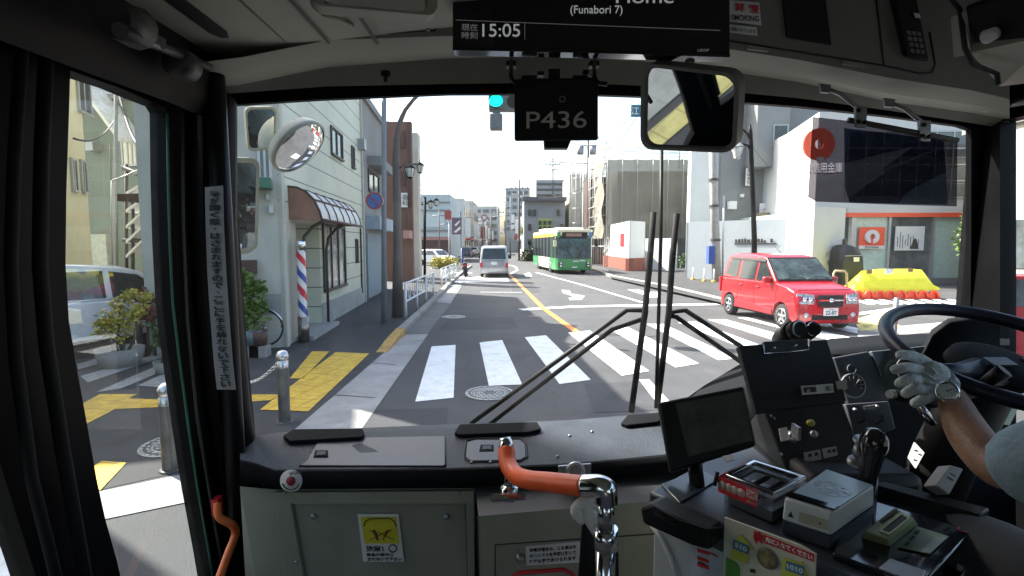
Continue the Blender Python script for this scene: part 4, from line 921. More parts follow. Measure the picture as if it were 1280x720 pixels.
# fittings on the grey house
for nm_, lab, r_, m_, th in (('air_conditioner', 'small white outdoor unit on the grey house wall below the lamp arms', (909, 252, 918, 262), M_white, .4), ('wall_lamp', 'small round white wall lamp left of the black lamp post', (924, 243, 928, 247), M_white, .3)):
    f_ = Fac((D(905, 305, 34.45).x, 34.45), (D(990, 305, 34.45).x, 34.45)); mb = MB(); f_.box(mb, *f_.rect(*r_), 0, th); o = mb.build(nm_, m_, bevel=.03); tag(o, lab, nm_.replace('_', ' '))
f_ = Fac((D(905, 305, 34.45).x, 34.45), (D(990, 305, 34.45).x, 34.45)); mb = MB(); a_, z_ = f_.hit(957, 200)
mb.tube([f_.P(a_, .2, .08), f_.P(a_, 13, .08)], .05, 6); mb.build('drain_pipe', M_alu, bpy.data.objects['grey_house'])
# guard rails
def rail(label, a, b_, h, nposts=4):
    A_, B_ = G(*a), G(*b_); A_.z = B_.z = 0.1; L_ = (B_-A_).length; u = (B_-A_).normalized(); rt = empty('guard_rail', label, 'guard rail', A_)
    mb = MB(); M_gr = mat('rail_white', (.78, .79, .78), .4, var=.04)
    for z in (h, h*.42): mb.tube([A_+Vector((0, 0, z)), B_+Vector((0, 0, z))], .03, 8)
    mb.build('rail', M_gr, rt)
    for i in range(nposts):
        p = A_+u*(L_*i/(nposts-1)); mb = MB(); mb.tube([p-Vector((0, 0, .1)), p+Vector((0, 0, h+.02))], .035, 8); mb.build('post', M_gr, rt)
    mb = MB()
    for i in range(nposts-1):
        for s in (.3, .7):
            c = A_+u*(L_*(i+s)/(nposts-1))+Vector((0, 0, h*.68)); mb.tube([c+u*(.16*math.cos(q))+Vector((0, 0, .2*h*math.sin(q))) for q in [2*math.pi*k/16 for k in range(17)]], .012, 6)
    mb.build('ring_ornament', M_gr, rt)
rail('white guard rail beside the curved lamp post, nearest to the bus', (507.5, 398), (542, 373.5), .85)
rail('shorter white guard rail further on, just before the motorbike', (552.5, 361), (570, 348.5), .8, 5)
# bollards and chain
M_boll = mat('bollard_steel', (.15, .145, .14), .42, .6, var=.25, scale=5)
def bollard(label, c, h, rz=0, group='steel bollards at the pavement corner'):
    c = Vector(c); c.z = 0; rt = empty('bollard', label, 'bollard', c, group=group)
    mb = MB(); mb.lathe(c, [(.062, .012), (.062, h-.2)], seg=20); mb.build('shaft', M_boll, rt)
    mb = MB(); mb.lathe(c, [(.062, h-.2), (.062, h-.13), (.056, h-.125), (.056, h-.115), (.066, h-.11), (.068, h-.06), (.05, h-.02), (0, h)], seg=20); mb.build('cap', mat('bollard_cap', (.6, .6, .6), .25, .9), rt)
    mb = MB(); mb.lathe(c, [(.09, .0), (.09, .016), (.06, .018)], seg=20); mb.build('base_ring', M_dframe, rt)
    return rt
def boll_px(label, px, pt, pb): 
    b_ = G(px, pb); h = D(px, pt, b_.y).z; return bollard(label, b_, h), b_, h
_, b1, h1 = boll_px('bollard standing alone in the lower door glass by the white strip', 213, 478, 588)
_, b2_, h2 = boll_px('bollard with a chain hooked to it in front of the yellow paving', 356, 437, 528)
_, b3, h3 = boll_px('small bollard beside the flower bed further back in the door glass', 175, 392, 440)
mb = MB(); e = b2_+Vector((-.05, 0, .68)); s = Vector((b2_.x-1.35, b2_.y+.75, .62)); n = 46
for i in range(n):
    t_ = i/(n-1); p = e.lerp(s, t_)-Vector((0, 0, .30*4*t_*(1-t_))); M = Matrix.Rotation(R(90)*(i % 2), 3, 'X') @ Matrix.Rotation(.3, 3, 'Z')
    mb.tube([p+M @ Vector((.026*math.cos(q), .014*math.sin(q), 0)) for q in [2*math.pi*k/8 for k in range(9)]], .005, 4, False)
tag(mb.build('chain', mat('chain_steel', (.7, .7, .68), .3, .8)), 'pale metal chain hanging from the bollard by the yellow paving', 'chain')
# thin white posts on right pavement
for i, (px, pt, pb) in enumerate(((866, 333, 352), (880, 334, 354), (892, 336, 355))):
    b_ = G(px, pb); rt = empty('lane_post', ['white bollard with yellow foot furthest from the red car', 'middle white bollard of three on the right pavement', 'white bollard nearest the thick utility pole'][i], 'bollard', b_, group='thin white posts on the right pavement')
    mb = MB(); mb.tube([b_, b_+Vector((0, 0, .75))], .04, 8); mb.build('shaft', M_white, rt); mb = MB(); mb.lathe(b_, [(.11, .1), (.11, .17), (.05, .2)], seg=12); mb.build('foot', M_tact, rt)
# post near wheel
b_ = G(1117, 432); rt = empty('forecourt_post', 'slim grey steel post on the forecourt behind the steering wheel', 'post', b_); mb = MB(); mb.tube([b_, b_+Vector((0, 0, .95))], .045, 10); mb.build('shaft', M_steel, rt)
# hoop barrier by the covered bike
rt = empty('hoop_barrier', 'thin tan metal hoop barrier next to the red car', 'barrier', G(1060, 374)); mb = MB(); d_ = 19; mb.tube([D(1042, 372, d_), D(1042, 342, d_), D(1044, 338.5, d_), D(1056, 339, d_), D(1058.5, 342, d_), D(1059, 375, d_)], .04, 8); mb.build('hoop', mat('tan_metal', (.55, .42, .25), .45), rt)
# yellow barrier sheet on red stands
d_ = 19.0
rt = empty('yellow_barrier', 'long bright yellow sheeted barrier standing before the bank front', 'barrier', D(1110, 370, d_))
Mye = mat('yellow_sheet', (.80, .76, .03), .6, var=.06, scale=3, bump=.4, bscale=8)
rows = []; xs = [D(x, 360, d_).x for x in (1058, 1062, 1067, 1073, 1095, 1115, 1135, 1147, 1154, 1164)]
tops = [364, 357, 347, 338, 336, 336, 336, 337, 345, 357]; bots = [371, 370, 369, 368, 366, 365, 364, 363, 362, 361]
z_t = [D(1100, y, d_).z for y in tops]; z_b = [D(1100, y, d_).z for y in bots]
rt1 = [(x, d_-.12, z) for x, z in zip(xs, z_t)]; md = [(x, d_-.34-.05*(i % 2), (a+b__)/2) for i, (x, a, b__) in enumerate(zip(xs, z_t, z_b))]; bt = [(x, d_-.4, z) for x, z in zip(xs, z_b)]
bk = [(x, d_+1.1, z) for x, z in zip(xs, z_b)]
MB().grid([bt, md, rt1, bk]).build('sheet', Mye, rt)
f = Fac((xs[0], d_-.32), (xs[-1], d_-.32))
for r in ((1083, 337, 1089, 342), (1106, 336, 1115, 342), (1134, 335, 1140, 340)):
    mb = MB(); f.box(mb, *f.rect(*r), 0.02, .05); mb.build('notice', M_white if r[0] == 1106 else mat('notice_brown', (.25, .15, .05), .6), rt)
for i in range(8):
    cx = D(1073+i*13.5, 370, d_-.5).x; s = empty('barrier_foot', f'red hoop stand holding the yellow barrier sheet, {["leftmost","second from left","third from left","fourth from left","fourth from right","third from right","second from right","rightmost"][i]}', 'stand', (cx, d_-.5, 0), group='red hoop stands under the yellow sheet')
    zc = D(1100, 373, d_-.5).z; mb = MB(); mb.tube([(cx+.17*math.cos(q), d_-.5, zc+.26*math.sin(q)) for q in [math.pi*k/10 for k in range(11)]], .045, 6)
    mb.prism([(cx+.17*math.cos(q), d_-.45, zc+.26*math.sin(q)) for q in [math.pi*k/10 for k in range(11)]], (0, .08, 0)); mb.b2((cx-.17, d_-.56, 0), (cx+.17, d_-.4, zc)); mb.build('hoop', M_logo, s)
# covered motorbike
rt = empty('covered_motorbike', 'motorbike under a black cover beside the white screen wall', 'motorbike', D(1068, 360, 20.3)); d_ = 20.3
pr = [(1052, 362), (1050, 335), (1052, 314), (1058, 306), (1070, 305), (1078, 309), (1083, 320), (1084, 345), (1082, 362)]
rows = []
for k, (dy, s) in enumerate(((0, .75), (.15, .93), (.6, 1.0), (1.2, .9), (1.6, .6))):
    c_ = D(1067, 345, d_); rows.append([c_+Vector(((D(x, y, d_).x-c_.x)*s, dy, (D(x, y, d_).z-c_.z)*s)) for x, y in pr])
mb = MB(); mb.grid(rows); mb.sheet(rows[0]); mb.build('cover', mat('black_cover', (.02, .02, .022), .45, var=.3, bump=.5, bscale=6), rt)
mb = MB(); mb.b2((D(1066, 327, d_).x, d_-.06, D(1066, 327, d_).z), (D(1073, 323, d_).x, d_-.02, D(1066, 321.5, d_).z)); mb.build('tag', M_white, rt)
mb = MB(); mb.tube([D(1056, 320, d_-.03), D(1080, 319, d_-.03)], .015, 5); mb.build('strap', M_alu, rt)

# ================================================================ PLANTS
def trunked(name, label, c, spots, n, size, m, stems=3, cat='plant'):
    rt = empty(name, label, cat, c); mb = MB(); c = Vector(c)
    for i in range(stems):
        s = Vector(spots[i % len(spots)][0]); mb.tube([c+Vector((random.uniform(-.08, .08), random.uniform(-.08, .08), 0)), c.lerp(s, .5)+Vector((random.uniform(-.1, .1), 0, 0)), s], [.03, .02, .01], 6)
    mb.build('stem', M_bark, rt); mb = MB(); foliage(mb, spots, n, size); mb.build('leaves', m, rt); return rt
def pot(root, c, r, h, m):
    mb = MB(); mb.lathe(c, [(0, .01), (r*.8, .01), (r, h), (r*.88, h), (r*.8, h-.06), (0, h-.06)]); mb.build('pot', m, root)
d_ = 9.3
c = D(306, 455, d_); c.z = 0
sp = [(D(x, y, d_), r_) for x, y, r_ in ((303, 352, .22), (312, 372, .28), (300, 390, .28), (314, 400, .24), (303, 360, .2), (306, 420, .22), (322, 385, .14), (296, 345, .15), (318, 358, .13))]
rt = trunked('potted_shrub', 'tall leafy green shrub in a pot against the pale house', c, sp, 1500, .10, M_leaf2, 4); pot(rt, c, .2, .36, mat('pot_bluegrey', (.12, .17, .18), .5))
for x, lab, mm in ((326, 'brown flower pot standing on a block beside the shrub', M_brownd), (318, 'dark flower pot behind the brown one', mat('pot_bluegrey', (.12, .17, .18)))):
    c = D(x, 455, 9.0); c.z = .0; rt = empty('flower_pot', lab, 'flower pot', c); pot(rt, c+Vector((0, 0, .2)), .14, .26, mm); MB().b2((c.x-.14, c.y-.12, 0), (c.x+.14, c.y+.12, .2)).build('block', M_conc, rt)
d_ = 8.3
c = D(150, 440, d_); c.z = 0
sp = [(D(x, y, d_), r_) for x, y, r_ in ((150, 380, .14), (138, 398, .17), (158, 402, .17), (130, 410, .15), (172, 388, .13), (150, 412, .2), (162, 368, .09), (182, 372, .07))]
rt = trunked('flowering_shrub', 'yellow green flowering shrub in a bowl beside the silver car', c, sp, 1000, .07, M_leafy, 5); pot(rt, c, .35, .3, M_conc)
mb = MB(); foliage(mb, sp, 60, .05); mb.build('flowers', mat('blossom', (.7, .25, .25), .6, col2=(.75, .7, .65)), rt)
c = D(207, 440, 7.8); c.z = 0
sp = [(D(x, y, 7.8), r_) for x, y, r_ in ((205, 408, .16), (212, 418, .16), (202, 425, .15))]
rt = trunked('green_shrub', 'low dark green shrub at the right edge of the door glass', c, sp, 500, .08, M_leaf, 3); pot(rt, c, .18, .2, M_conc)
c = D(188, 430, 9); c.z = 0
sp = [(D(x, y, 9), r_) for x, y, r_ in ((186, 385, .22), (192, 395, .22), (180, 370, .15))]
trunked('red_flower_bush', 'bush with small red flowers behind the yellow shrub', c, sp, 500, .07, mat('red_leaf', (.35, .03, .04), .6, col2=(.06, .09, .03)), 3)
# hedge near bus, trees far
mb = MB(); c = D(664, 333, 60); foliage(mb, [(D(x, y, 60), 1.0) for x, y in ((661, 322), (666, 324), (664, 318), (669, 327), (659, 328))], 2500, .22); o = mb.build('round_hedge', M_leafd); tag(o, 'round dark hedge on the pavement left of the oncoming bus', 'hedge')
mb = MB(); foliage(mb, [(D(x, y, 42), .5) for x, y in ((545, 329), (552, 328), (559, 328), (566, 329))], 1200, .16); o = mb.build('grass_verge', M_leafy); tag(o, 'strip of yellow green weeds in front of the parked white car', 'grass', kind='stuff')
# ================================================================ VEHICLES
def arc(cx, cz, r, a0, a1, n=10): return [(cx+r*math.cos(R(a0+(a1-a0)*i/n)), cz+r*math.sin(R(a0+(a1-a0)*i/n))) for i in range(n+1)]
def loftprof(mb, prof, W, belt, k, xmid, rnd_=0.06, shrink=0.05, zc=None):
    """side profile (x,z) lofted across the width with rounded plan corners and tumblehome"""
    sl = [(-1, 1-shrink, .035), (-.93, 1-shrink*.35, .012), (-.75, 1-shrink*.08, 0), (0, 1, 0), (.75, 1-shrink*.08, 0), (.93, 1-shrink*.35, .012), (1, 1-shrink, .035)]
    rows = []
    zt = max(z for x, z in prof)
    for y, sx_, dz in sl:
        r_ = []
        for x, z in prof:
            yy = y*W/2*(1-k*max(0, z-belt)); zz = z-(dz if z > zt-.08 else 0); r_.append((xmid+(x-xmid)*sx_, yy, zz))
        rows.append(r_)
    n = len(prof); vs_ = [Vector(p) for r_ in rows for p in r_]
    fs = [(i*n+j, i*n+(j+1) % n, (i+1)*n+(j+1) % n, (i+1)*n+j) for i in range(len(rows)-1) for j in range(n)]
    mb.add(vs_, fs)
    for r_ in (rows[0], rows[-1]): mb.add(r_, [tuple(t) for t in tessellate_polygon([[Vector((p[0], 0, p[2])) for p in r_]])])
    return mb
def wheel(root, x, y, r, wd=.17, m_rim=None, spokes=5, dark=False):
    s = 1 if y > 0 else -1; yo = y+s*wd/2
    mb = MB(); mb.lathe((x, y, r), [(r*.62, -wd/2), (r*.93, -wd/2), (r, -wd*.35), (r, wd*.35), (r*.93, wd/2), (r*.64, wd/2), (r*.6, wd*.3), (r*.6, -wd/2)], (0, 1, 0), 32)
    w_ = mb.build('wheel', M_tyre, root, local=True)
    mb = MB(); mb.lathe((x, yo-s*.012, r), [(r*.56, -.02), (r*.66, .0), (r*.66, .02), (r*.60, .02)] if s > 0 else [(r*.56, .02), (r*.66, .0), (r*.66, -.02), (r*.60, -.02)], (0, 1, 0), 32)
    for i in range(spokes):
        a = 2*math.pi*i/spokes+.3; M = Matrix.Rotation(-a, 3, 'Y'); mb.box(Vector((x, yo-s*.02, r))+M @ Vector((r*.33, 0, 0)), (r*.62, .025, r*.19), M)
    mb.lathe((x, yo-s*.03, r), [(0, .03*s), (r*.14, .025*s), (r*.16, 0)], (0, 1, 0), 16)
    mb.build('rim', m_rim or M_rim, w_, local=True)
    mb = MB(); mb.lathe((x, yo-s*.06, r), [(0, 0), (r*.62, 0)], (0, 1, 0), 24); mb.build('brake_disc', M_dframe, w_, local=True)
    return w_
def sidepanel(mb, poly, W, belt, k, side, t=.006, off=.004):
    P = [Vector((x, side*(W/2*(1-k*max(0, z-belt))+off), z)) for x, z in poly]; return mb.prism(P, (0, side*t, 0))
def arcbody(xr, xf, rz, arch, x0, x1, zb, top):
    """closed lower body profile: arches at xr (rear) and xf (front)"""
    p = [(x0, zb)]; p += list(reversed([q for q in arc(xr, rz, arch, 0, 180, 12) if q[1] > zb])); p += list(reversed([q for q in arc(xf, rz, arch, 0, 180, 12) if q[1] > zb])); p += [(x1, zb)]
    return p + top
# --- red kei wagon -------------------------------------------------------------------------
def red_car(rt):
    W, L = 1.475, 3.4; r = .275; xr, xf = -1.22, 1.14
    low = arcbody(xr, xf, r, .325, -1.66, 1.66, .17, [(1.70, .24), (1.715, .42), (1.70, .60), (1.67, .74), (1.58, .86), (1.40, .925), (1.05, 1.0), (.86, 1.04), (-1.62, 1.02), (-1.69, .85), (-1.715, .55), (-1.70, .3)])
    up = [(-1.62, 1.0), (.90, 1.0), (.86, 1.06), (.30, 1.56), (.12, 1.62), (-.4, 1.655), (-1.1, 1.65), (-1.42, 1.615), (-1.5, 1.54), (-1.60, 1.15)]
    belt, k = .95, .27
    mb = MB(); loftprof(mb, low, W, belt, k, 0, shrink=.045); loftprof(mb, up, W, belt, k, -.35, shrink=.03)
    body = mb.build('body', M_red, rt, local=True, bevel=.022, seg=2)
    mb = MB(); mb.b2((-1.5, -.60, .2), (1.5, .60, .9)); mb.build('underbody', M_rubber, rt, local=True)
    for s in (-1, 1):
        for poly, nm in (([(-.72, 1.02), (-.02, 1.02), (-.02, 1.50), (-.70, 1.51)], 'side_window'), ([(.07, 1.02), (.80, 1.02), (.72, 1.08), (.30, 1.46), (.22, 1.50), (.07, 1.50)], 'side_window'), ([(-1.47, 1.06), (-.84, 1.03), (-.80, 1.51), (-1.30, 1.50), (-1.38, 1.46)], 'side_window')):
            if poly[0][0] < -1.4: poly = [(-1.44, 1.1), (-1.02, 1.03), (-.84, 1.05), (-.84, 1.5), (-1.25, 1.5), (-1.36, 1.4)]
            mb = MB(); sidepanel(mb, poly, W, belt, k, s); mb.build(nm, M_dglass, rt, local=True)
        mb = MB(); 
        for x0 in (-.02, -.78): mb.prism([(x0, s*(W/2+.0035), z) for z in ()] or [(x0-.004, s*(W/2+.0036), .32), (x0+.004, s*(W/2+.0036), .32), (x0+.004, s*(W/2+.0036), .95), (x0-.004, s*(W/2+.0036), .95)], (0, s*.002, 0))
        mb.prism([(.86, s*(W/2+.0036), .4), (.868, s*(W/2+.0036), .4), (.90, s*(W/2+.0036), .93), (.89, s*(W/2+.0036), .93)], (0, s*.002, 0))
        mb.build('door_gap', M_ink, rt, local=True)
        mb = MB(); sidepanel(mb, [(-.9, .27), (.78, .27), (.78, .40), (-.88, .46)], W, belt, k, s, .012); mb.build('side_moulding', mat('red_dull', (.32, .02, .03), .45), rt, local=True, bevel=.004)
        for x0 in (-.62, .16):
            mb = MB(); mb.box((x0, s*(W/2+.016), .86), (.17, .022, .03)); mb.build('door_handle', M_red, rt, local=True, bevel=.008)
        mb = MB(); mb.box((.66, s*(W/2+.08), 1.06), (.12, .20, .15)); mb.build('wing_mirror', M_red, rt, local=True, bevel=.04, seg=3)
        mb = MB(); mb.prism([(.32, s*(W/2*(1-k*.56)+.012), 1.53), (-1.3, s*(W/2*(1-k*.57)+.012), 1.54), (-1.3, s*(W/2*(1-k*.53)+.012), 1.50), (.36, s*(W/2*(1-k*.5)+.012), 1.47)], (0, s*.025, 0)); mb.build('rain_visor', M_dframe, rt, local=True)
    # windscreen follows the screen line
    def wsp(x, z, y, o=.012): n = Vector((.5, 0, .56)).normalized(); return Vector((x, y*(1-k*max(0, z-belt)), z))+n*o
    mb = MB(); mb.prism([wsp(.85, 1.07, -.69), wsp(.85, 1.07, .69), wsp(.34, 1.525, .71), wsp(.34, 1.525, -.71)], (.004, 0, .004)); mb.build('windscreen', mat('screen_green', (.06, .085, .075), .06, var=.5, scale=2.5, spec=.9), rt, local=True)
    mb = MB(); mb.prism([wsp(.87, 1.05, -.71, .006), wsp(.87, 1.05, .71, .006), wsp(.30, 1.56, .74, .006), wsp(.30, 1.56, -.74, .006)], (.004, 0, .004)); mb.build('windscreen_seal', M_rubber, rt, local=True)
    mb = MB()
    for y0, y1 in ((-.55, .0), (.05, .6)): mb.tube([wsp(.86, 1.06, y0, .03), wsp(.80, 1.12, (y0+y1)/2, .04), wsp(.82, 1.09, y1, .03)], .008, 5)
    mb.build('wiper', M_ink, rt, local=True)
    for s in (-1, 1):   # front lamps
        mb = MB(); mb.prism([(1.69, s*.36, .80), (1.70, s*.37, .60), (1.67, s*.66, .61), (1.60, s*.715, .66), (1.58, s*.70, .82), (1.66, s*.60, .835)], (.02, s*.01, .006)); h_ = mb.build('headlight', mat('headlamp', (.45, .47, .50), .12, var=.6, scale=18, spec=.8), rt, local=True, bevel=.006)
        for yy in (.45, .57):
            mb = MB(); mb.lathe((1.712-(.02 if yy > .5 else 0), s*yy, .71), [(.055, 0), (.05, .012), (0, .018)], (1, 0, 0), 16); mb.build('lamp', M_chrome, h_, local=True)
        mb = MB(); mb.lathe((1.69, s*.53, .37), [(.055, .0), (.055, .03), (0, .035)], (1, 0, .0), 18); mb.build('fog_lamp', M_rim, rt, local=True)
    mb = MB(); mb.prism([(1.705, -.30, .80), (1.705, .30, .80), (1.722, .27, .55), (1.722, -.27, .55)], (.014, 0, 0)); g_ = mb.build('grille', mat('grille_black', (.012, .012, .014), .6, bump=1, bscale=120), rt, local=True)
    mb = MB(); mb.box((1.735, 0, .69), (.02, .56, .03)); mb.lathe((1.745, 0, .69), [(.05, 0), (.045, .012), (0, .016)], (1, 0, 0), 18); mb.build('chrome_bar', M_chrome, g_, local=True)
    mb = MB(); mb.b2((1.70, -.40, .27), (1.722, .40, .37)); mb.build('lower_grille', M_rubber, rt, local=True)
    mb = MB(); mb.b2((1.725, -.165, .36), (1.74, .165, .525)); pl = mb.build('number_plate', M_white, rt, local=True)
    text('22-87', (1.7405, -.0, .425), (0, 1, 0), (0, 0, 1), .085, mat('plate_green', (.01, .08, .05), .5), pl, align='CENTER', width=.25, local=True, bold=.02)
    text('江東 580', (1.7405, 0, .495), (0, 1, 0), (0, 0, 1), .03, mat('plate_green', (.01, .08, .05)), pl, align='CENTER', local=True)
    for x, y in ((xr, -.655), (xr, .655), (xf, -.655), (xf, .655)): wheel(rt, x, y, r)
    mb = MB(); mb.tube([(-.1, .0, 1.66), (-.45, 0, 1.86)], .006, 5); mb.build('aerial', M_ink, rt, local=True)
    for s in (-1, 1):
        mb = MB(); mb.b2((-1.715, s*.71-.05, .6), (-1.66, s*.71+.02, 1.0)); mb.build('tail_light', M_redink, rt, local=True)
rt = empty('red_car', 'bright red boxy small car turning across the crossing stripes', 'car'); red_car(rt); rt.location = (7.05, 13.3, 0); rt.rotation_euler = (0, 0, R(-90+5)); rt.scale = (1.05, 1.05, 1.06)
# --- generic small vehicles
def simple_car(rt, W, low, up, belt, k, m, wheels, r, sidewins, rear=None, front=None, rimm=None, wth=.17):
    mb = MB(); loftprof(mb, low, W, belt, k, 0, shrink=.05); loftprof(mb, up, W, belt, k, 0, shrink=.035); mb.build('body', m, rt, local=True, bevel=.025)
    x0 = min(p[0] for p in low); x1 = max(p[0] for p in low); MB().b2((x0+.25, -W/2+.2, .2), (x1-.25, W/2-.2, .85)).build('underbody', M_rubber, rt, local=True)
    for s in (-1, 1):
        for poly in sidewins: mb = MB(); sidepanel(mb, poly, W, belt, k, s); mb.build('side_window', M_dglass, rt, local=True)
    for x in wheels:
        for s in (-1, 1): wheel(rt, x, s*(W/2-wth/2-.01), r, wth, rimm)
# silver MPV by the door glass: rear quarter towards us
M_silver = mat('silver_paint', (.80, .80, .80), .35, .05, var=.04, coat=.7)
def silver_car(rt):
    low = arcbody(-1.35, 1.35, .31, .37, -2.0, 2.0, .2, [(2.1, .3), (2.12, .6), (2.0, .8), (1.5, .95), (1.1, 1.02), (-1.95, 1.02), (-2.08, .8), (-2.1, .4)])
    up = [(-1.93, 1.0), (1.15, 1.0), (.5, 1.5), (.2, 1.6), (-.6, 1.66), (-1.3, 1.62), (-1.6, 1.52), (-1.9, 1.15)]
    simple_car(rt, 1.7, low, up, 1.0, .25, M_silver, (-1.35, 1.35), .31, [[(-1.62, 1.08), (-1.05, 1.04), (-1.0, 1.5), (-1.35, 1.48)], [(-.95, 1.04), (-.1, 1.04), (-.1, 1.52), (-.9, 1.52)], [(0, 1.04), (.95, 1.04), (.45, 1.43), (.0, 1.51)]])
    mb = MB(); mb.prism([(-1.945, -.62, 1.08), (-1.945, .62, 1.08), (-1.66, .56, 1.50), (-1.66, -.56, 1.50)], (-.012, 0, .006)); mb.build('rear_window', M_dglass, rt, local=True)
    for s in (-1, 1): mb = MB(); mb.prism([(-2.06, s*.84, .78), (-2.0, s*.60, .80), (-1.94, s*.63, 1.05), (-1.93, s*.81, 1.05), (-1.82, s*.865, .98), (-1.9, s*.865, .8)], (-.04, 0, 0)); mb.build('tail_light', mat('lamp_red', (.5, .02, .03), .2), rt, local=True)
    mb = MB(); mb.b2((-2.11, -.17, .55), (-2.095, .17, .72)); mb.build('number_plate', M_white, rt, local=True)
rt = empty('silver_car', 'silver hatchback parked across the side street behind the flowering shrub', 'car'); silver_car(rt); c = D(108, 440, 9.2); rt.location = (c.x-.2, 9.6, 0); rt.rotation_euler = (0, 0, R(62))
# red car further in door glass
def far_car(rt, m):
    low = arcbody(-1.2, 1.2, .29, .34, -1.75, 1.8, .2, [(1.85, .3), (1.85, .6), (1.75, .78), (1.3, .92), (.9, .98), (-1.7, .98), (-1.82, .8), (-1.84, .4)])
    up = [(-1.68, .96), (.95, .96), (.4, 1.4), (.1, 1.5), (-.8, 1.52), (-1.4, 1.42)]
    simple_car(rt, 1.65, low, up, .96, .25, m, (-1.2, 1.2), .29, [[(-1.3, 1.0), (-.6, 1.0), (-.6, 1.42), (-1.2, 1.38)], [(-.5, 1.0), (.75, 1.0), (.3, 1.36), (-.5, 1.42)]])
    mb = MB(); mb.prism([(.93, -.62, 1.02), (.93, .62, 1.02), (.42, .6, 1.41), (.42, -.6, 1.41)], (.015, 0, .012)); mb.build('windscreen', M_dglass, rt, local=True)
    mb = MB(); mb.prism([(-1.68, -.62, 1.02), (-1.68, .62, 1.02), (-1.43, .6, 1.38), (-1.43, -.6, 1.38)], (-.015, 0, .008)); mb.build('rear_window', M_dglass, rt, local=True)
    for s in (-1, 1):
        MB().b2((1.80, s*.75-.12, .6), (1.86, s*.75+.08, .75)).build('headlight', M_chrome, rt, local=True); MB().b2((-1.86, s*.75-.1, .65), (-1.78, s*.75+.07, .9)).build('tail_light', M_redink, rt, local=True)
rt = empty('parked_car', 'white hatchback parked on the left before the pale corner building', 'car'); far_car(rt, mat('white_car', (.72, .72, .71), .3, coat=.6)); c = D(543, 305, 47); rt.location = (c.x, 48, 0); rt.rotation_euler = (0, 0, R(-35))
for i, (px, d, m, lab) in enumerate(((583, 78, M_silver, 'tiny dark silver car far down the road in the left lane'), (593, 95, mat('white_car', (.7, .7, .7)), 'tiny white car further ahead of the silver van'))):
    rt = empty('distant_car', lab, 'car'); far_car(rt, [mat('darkblue_car', (.05, .06, .09), .3), m][i]); rt.location = (D(px, 305, d).x, d, 0); rt.rotation_euler = (0, 0, R(88))
# --- silver minivan ahead
def van(rt):
    W = 1.69; low = arcbody(-1.5, 1.5, .32, .38, -2.3, 2.3, .25, [(2.38, .35), (2.38, .7), (2.2, .95), (1.75, 1.05), (-2.33, 1.05), (-2.37, .8), (-2.38, .4)])
    up = [(-2.32, 1.03), (1.8, 1.03), (1.1, 1.7), (.7, 1.86), (-1.2, 1.9), (-2.0, 1.86), (-2.14, 1.74)]
    simple_car(rt, W, low, up, 1.05, .16, mat('van_silver', (.40, .41, .43), .3, .4, coat=.6), (-1.5, 1.5), .32, [[(-2.0, 1.1), (-1.2, 1.1), (-1.2, 1.7), (-1.9, 1.7)], [(-1.1, 1.1), (.0, 1.1), (0, 1.7), (-1.1, 1.7)], [(.1, 1.1), (1.4, 1.1), (.9, 1.6), (.1, 1.68)]])
    mb = MB(); mb.prism([(-2.318, -.70, 1.12), (-2.318, .70, 1.12), (-2.16, .63, 1.74), (-2.16, -.63, 1.74)], (-.016, 0, .004)); mb.build('rear_window', M_dglass, rt, local=True)
    MB().b2((-2.40, -.17, .78), (-2.36, .17, .95)).build('number_plate', M_white, rt, local=True)
    mb = MB(); mb.b2((-2.385, -.62, 1.0), (-2.355, .62, 1.04)); mb.b2((-2.39, -.6, .97), (-2.36, -.25, .72)) ; mb.b2((-2.39, -.8, .68), (-2.365, .8, .70)); mb.build('trim', M_steel, rt, local=True)
    for s in (-1, 1):
        MB().b2((-2.39, s*.76-.07, .62), (-2.30, s*.76+.07, .9)).build('tail_light', M_redink, rt, local=True)
        mb = MB(); mb.box((1.3, s*(W/2+.13), 1.15), (.1, .2, .24)); mb.build('wing_mirror', M_black, rt, local=True, bevel=.03)
rt = empty('silver_van', 'silver minivan driving ahead in our lane seen from behind', 'van'); van(rt); rt.location = (D(616.5, 305, 30).x, 32.6, 0); rt.rotation_euler = (0, 0, R(91))
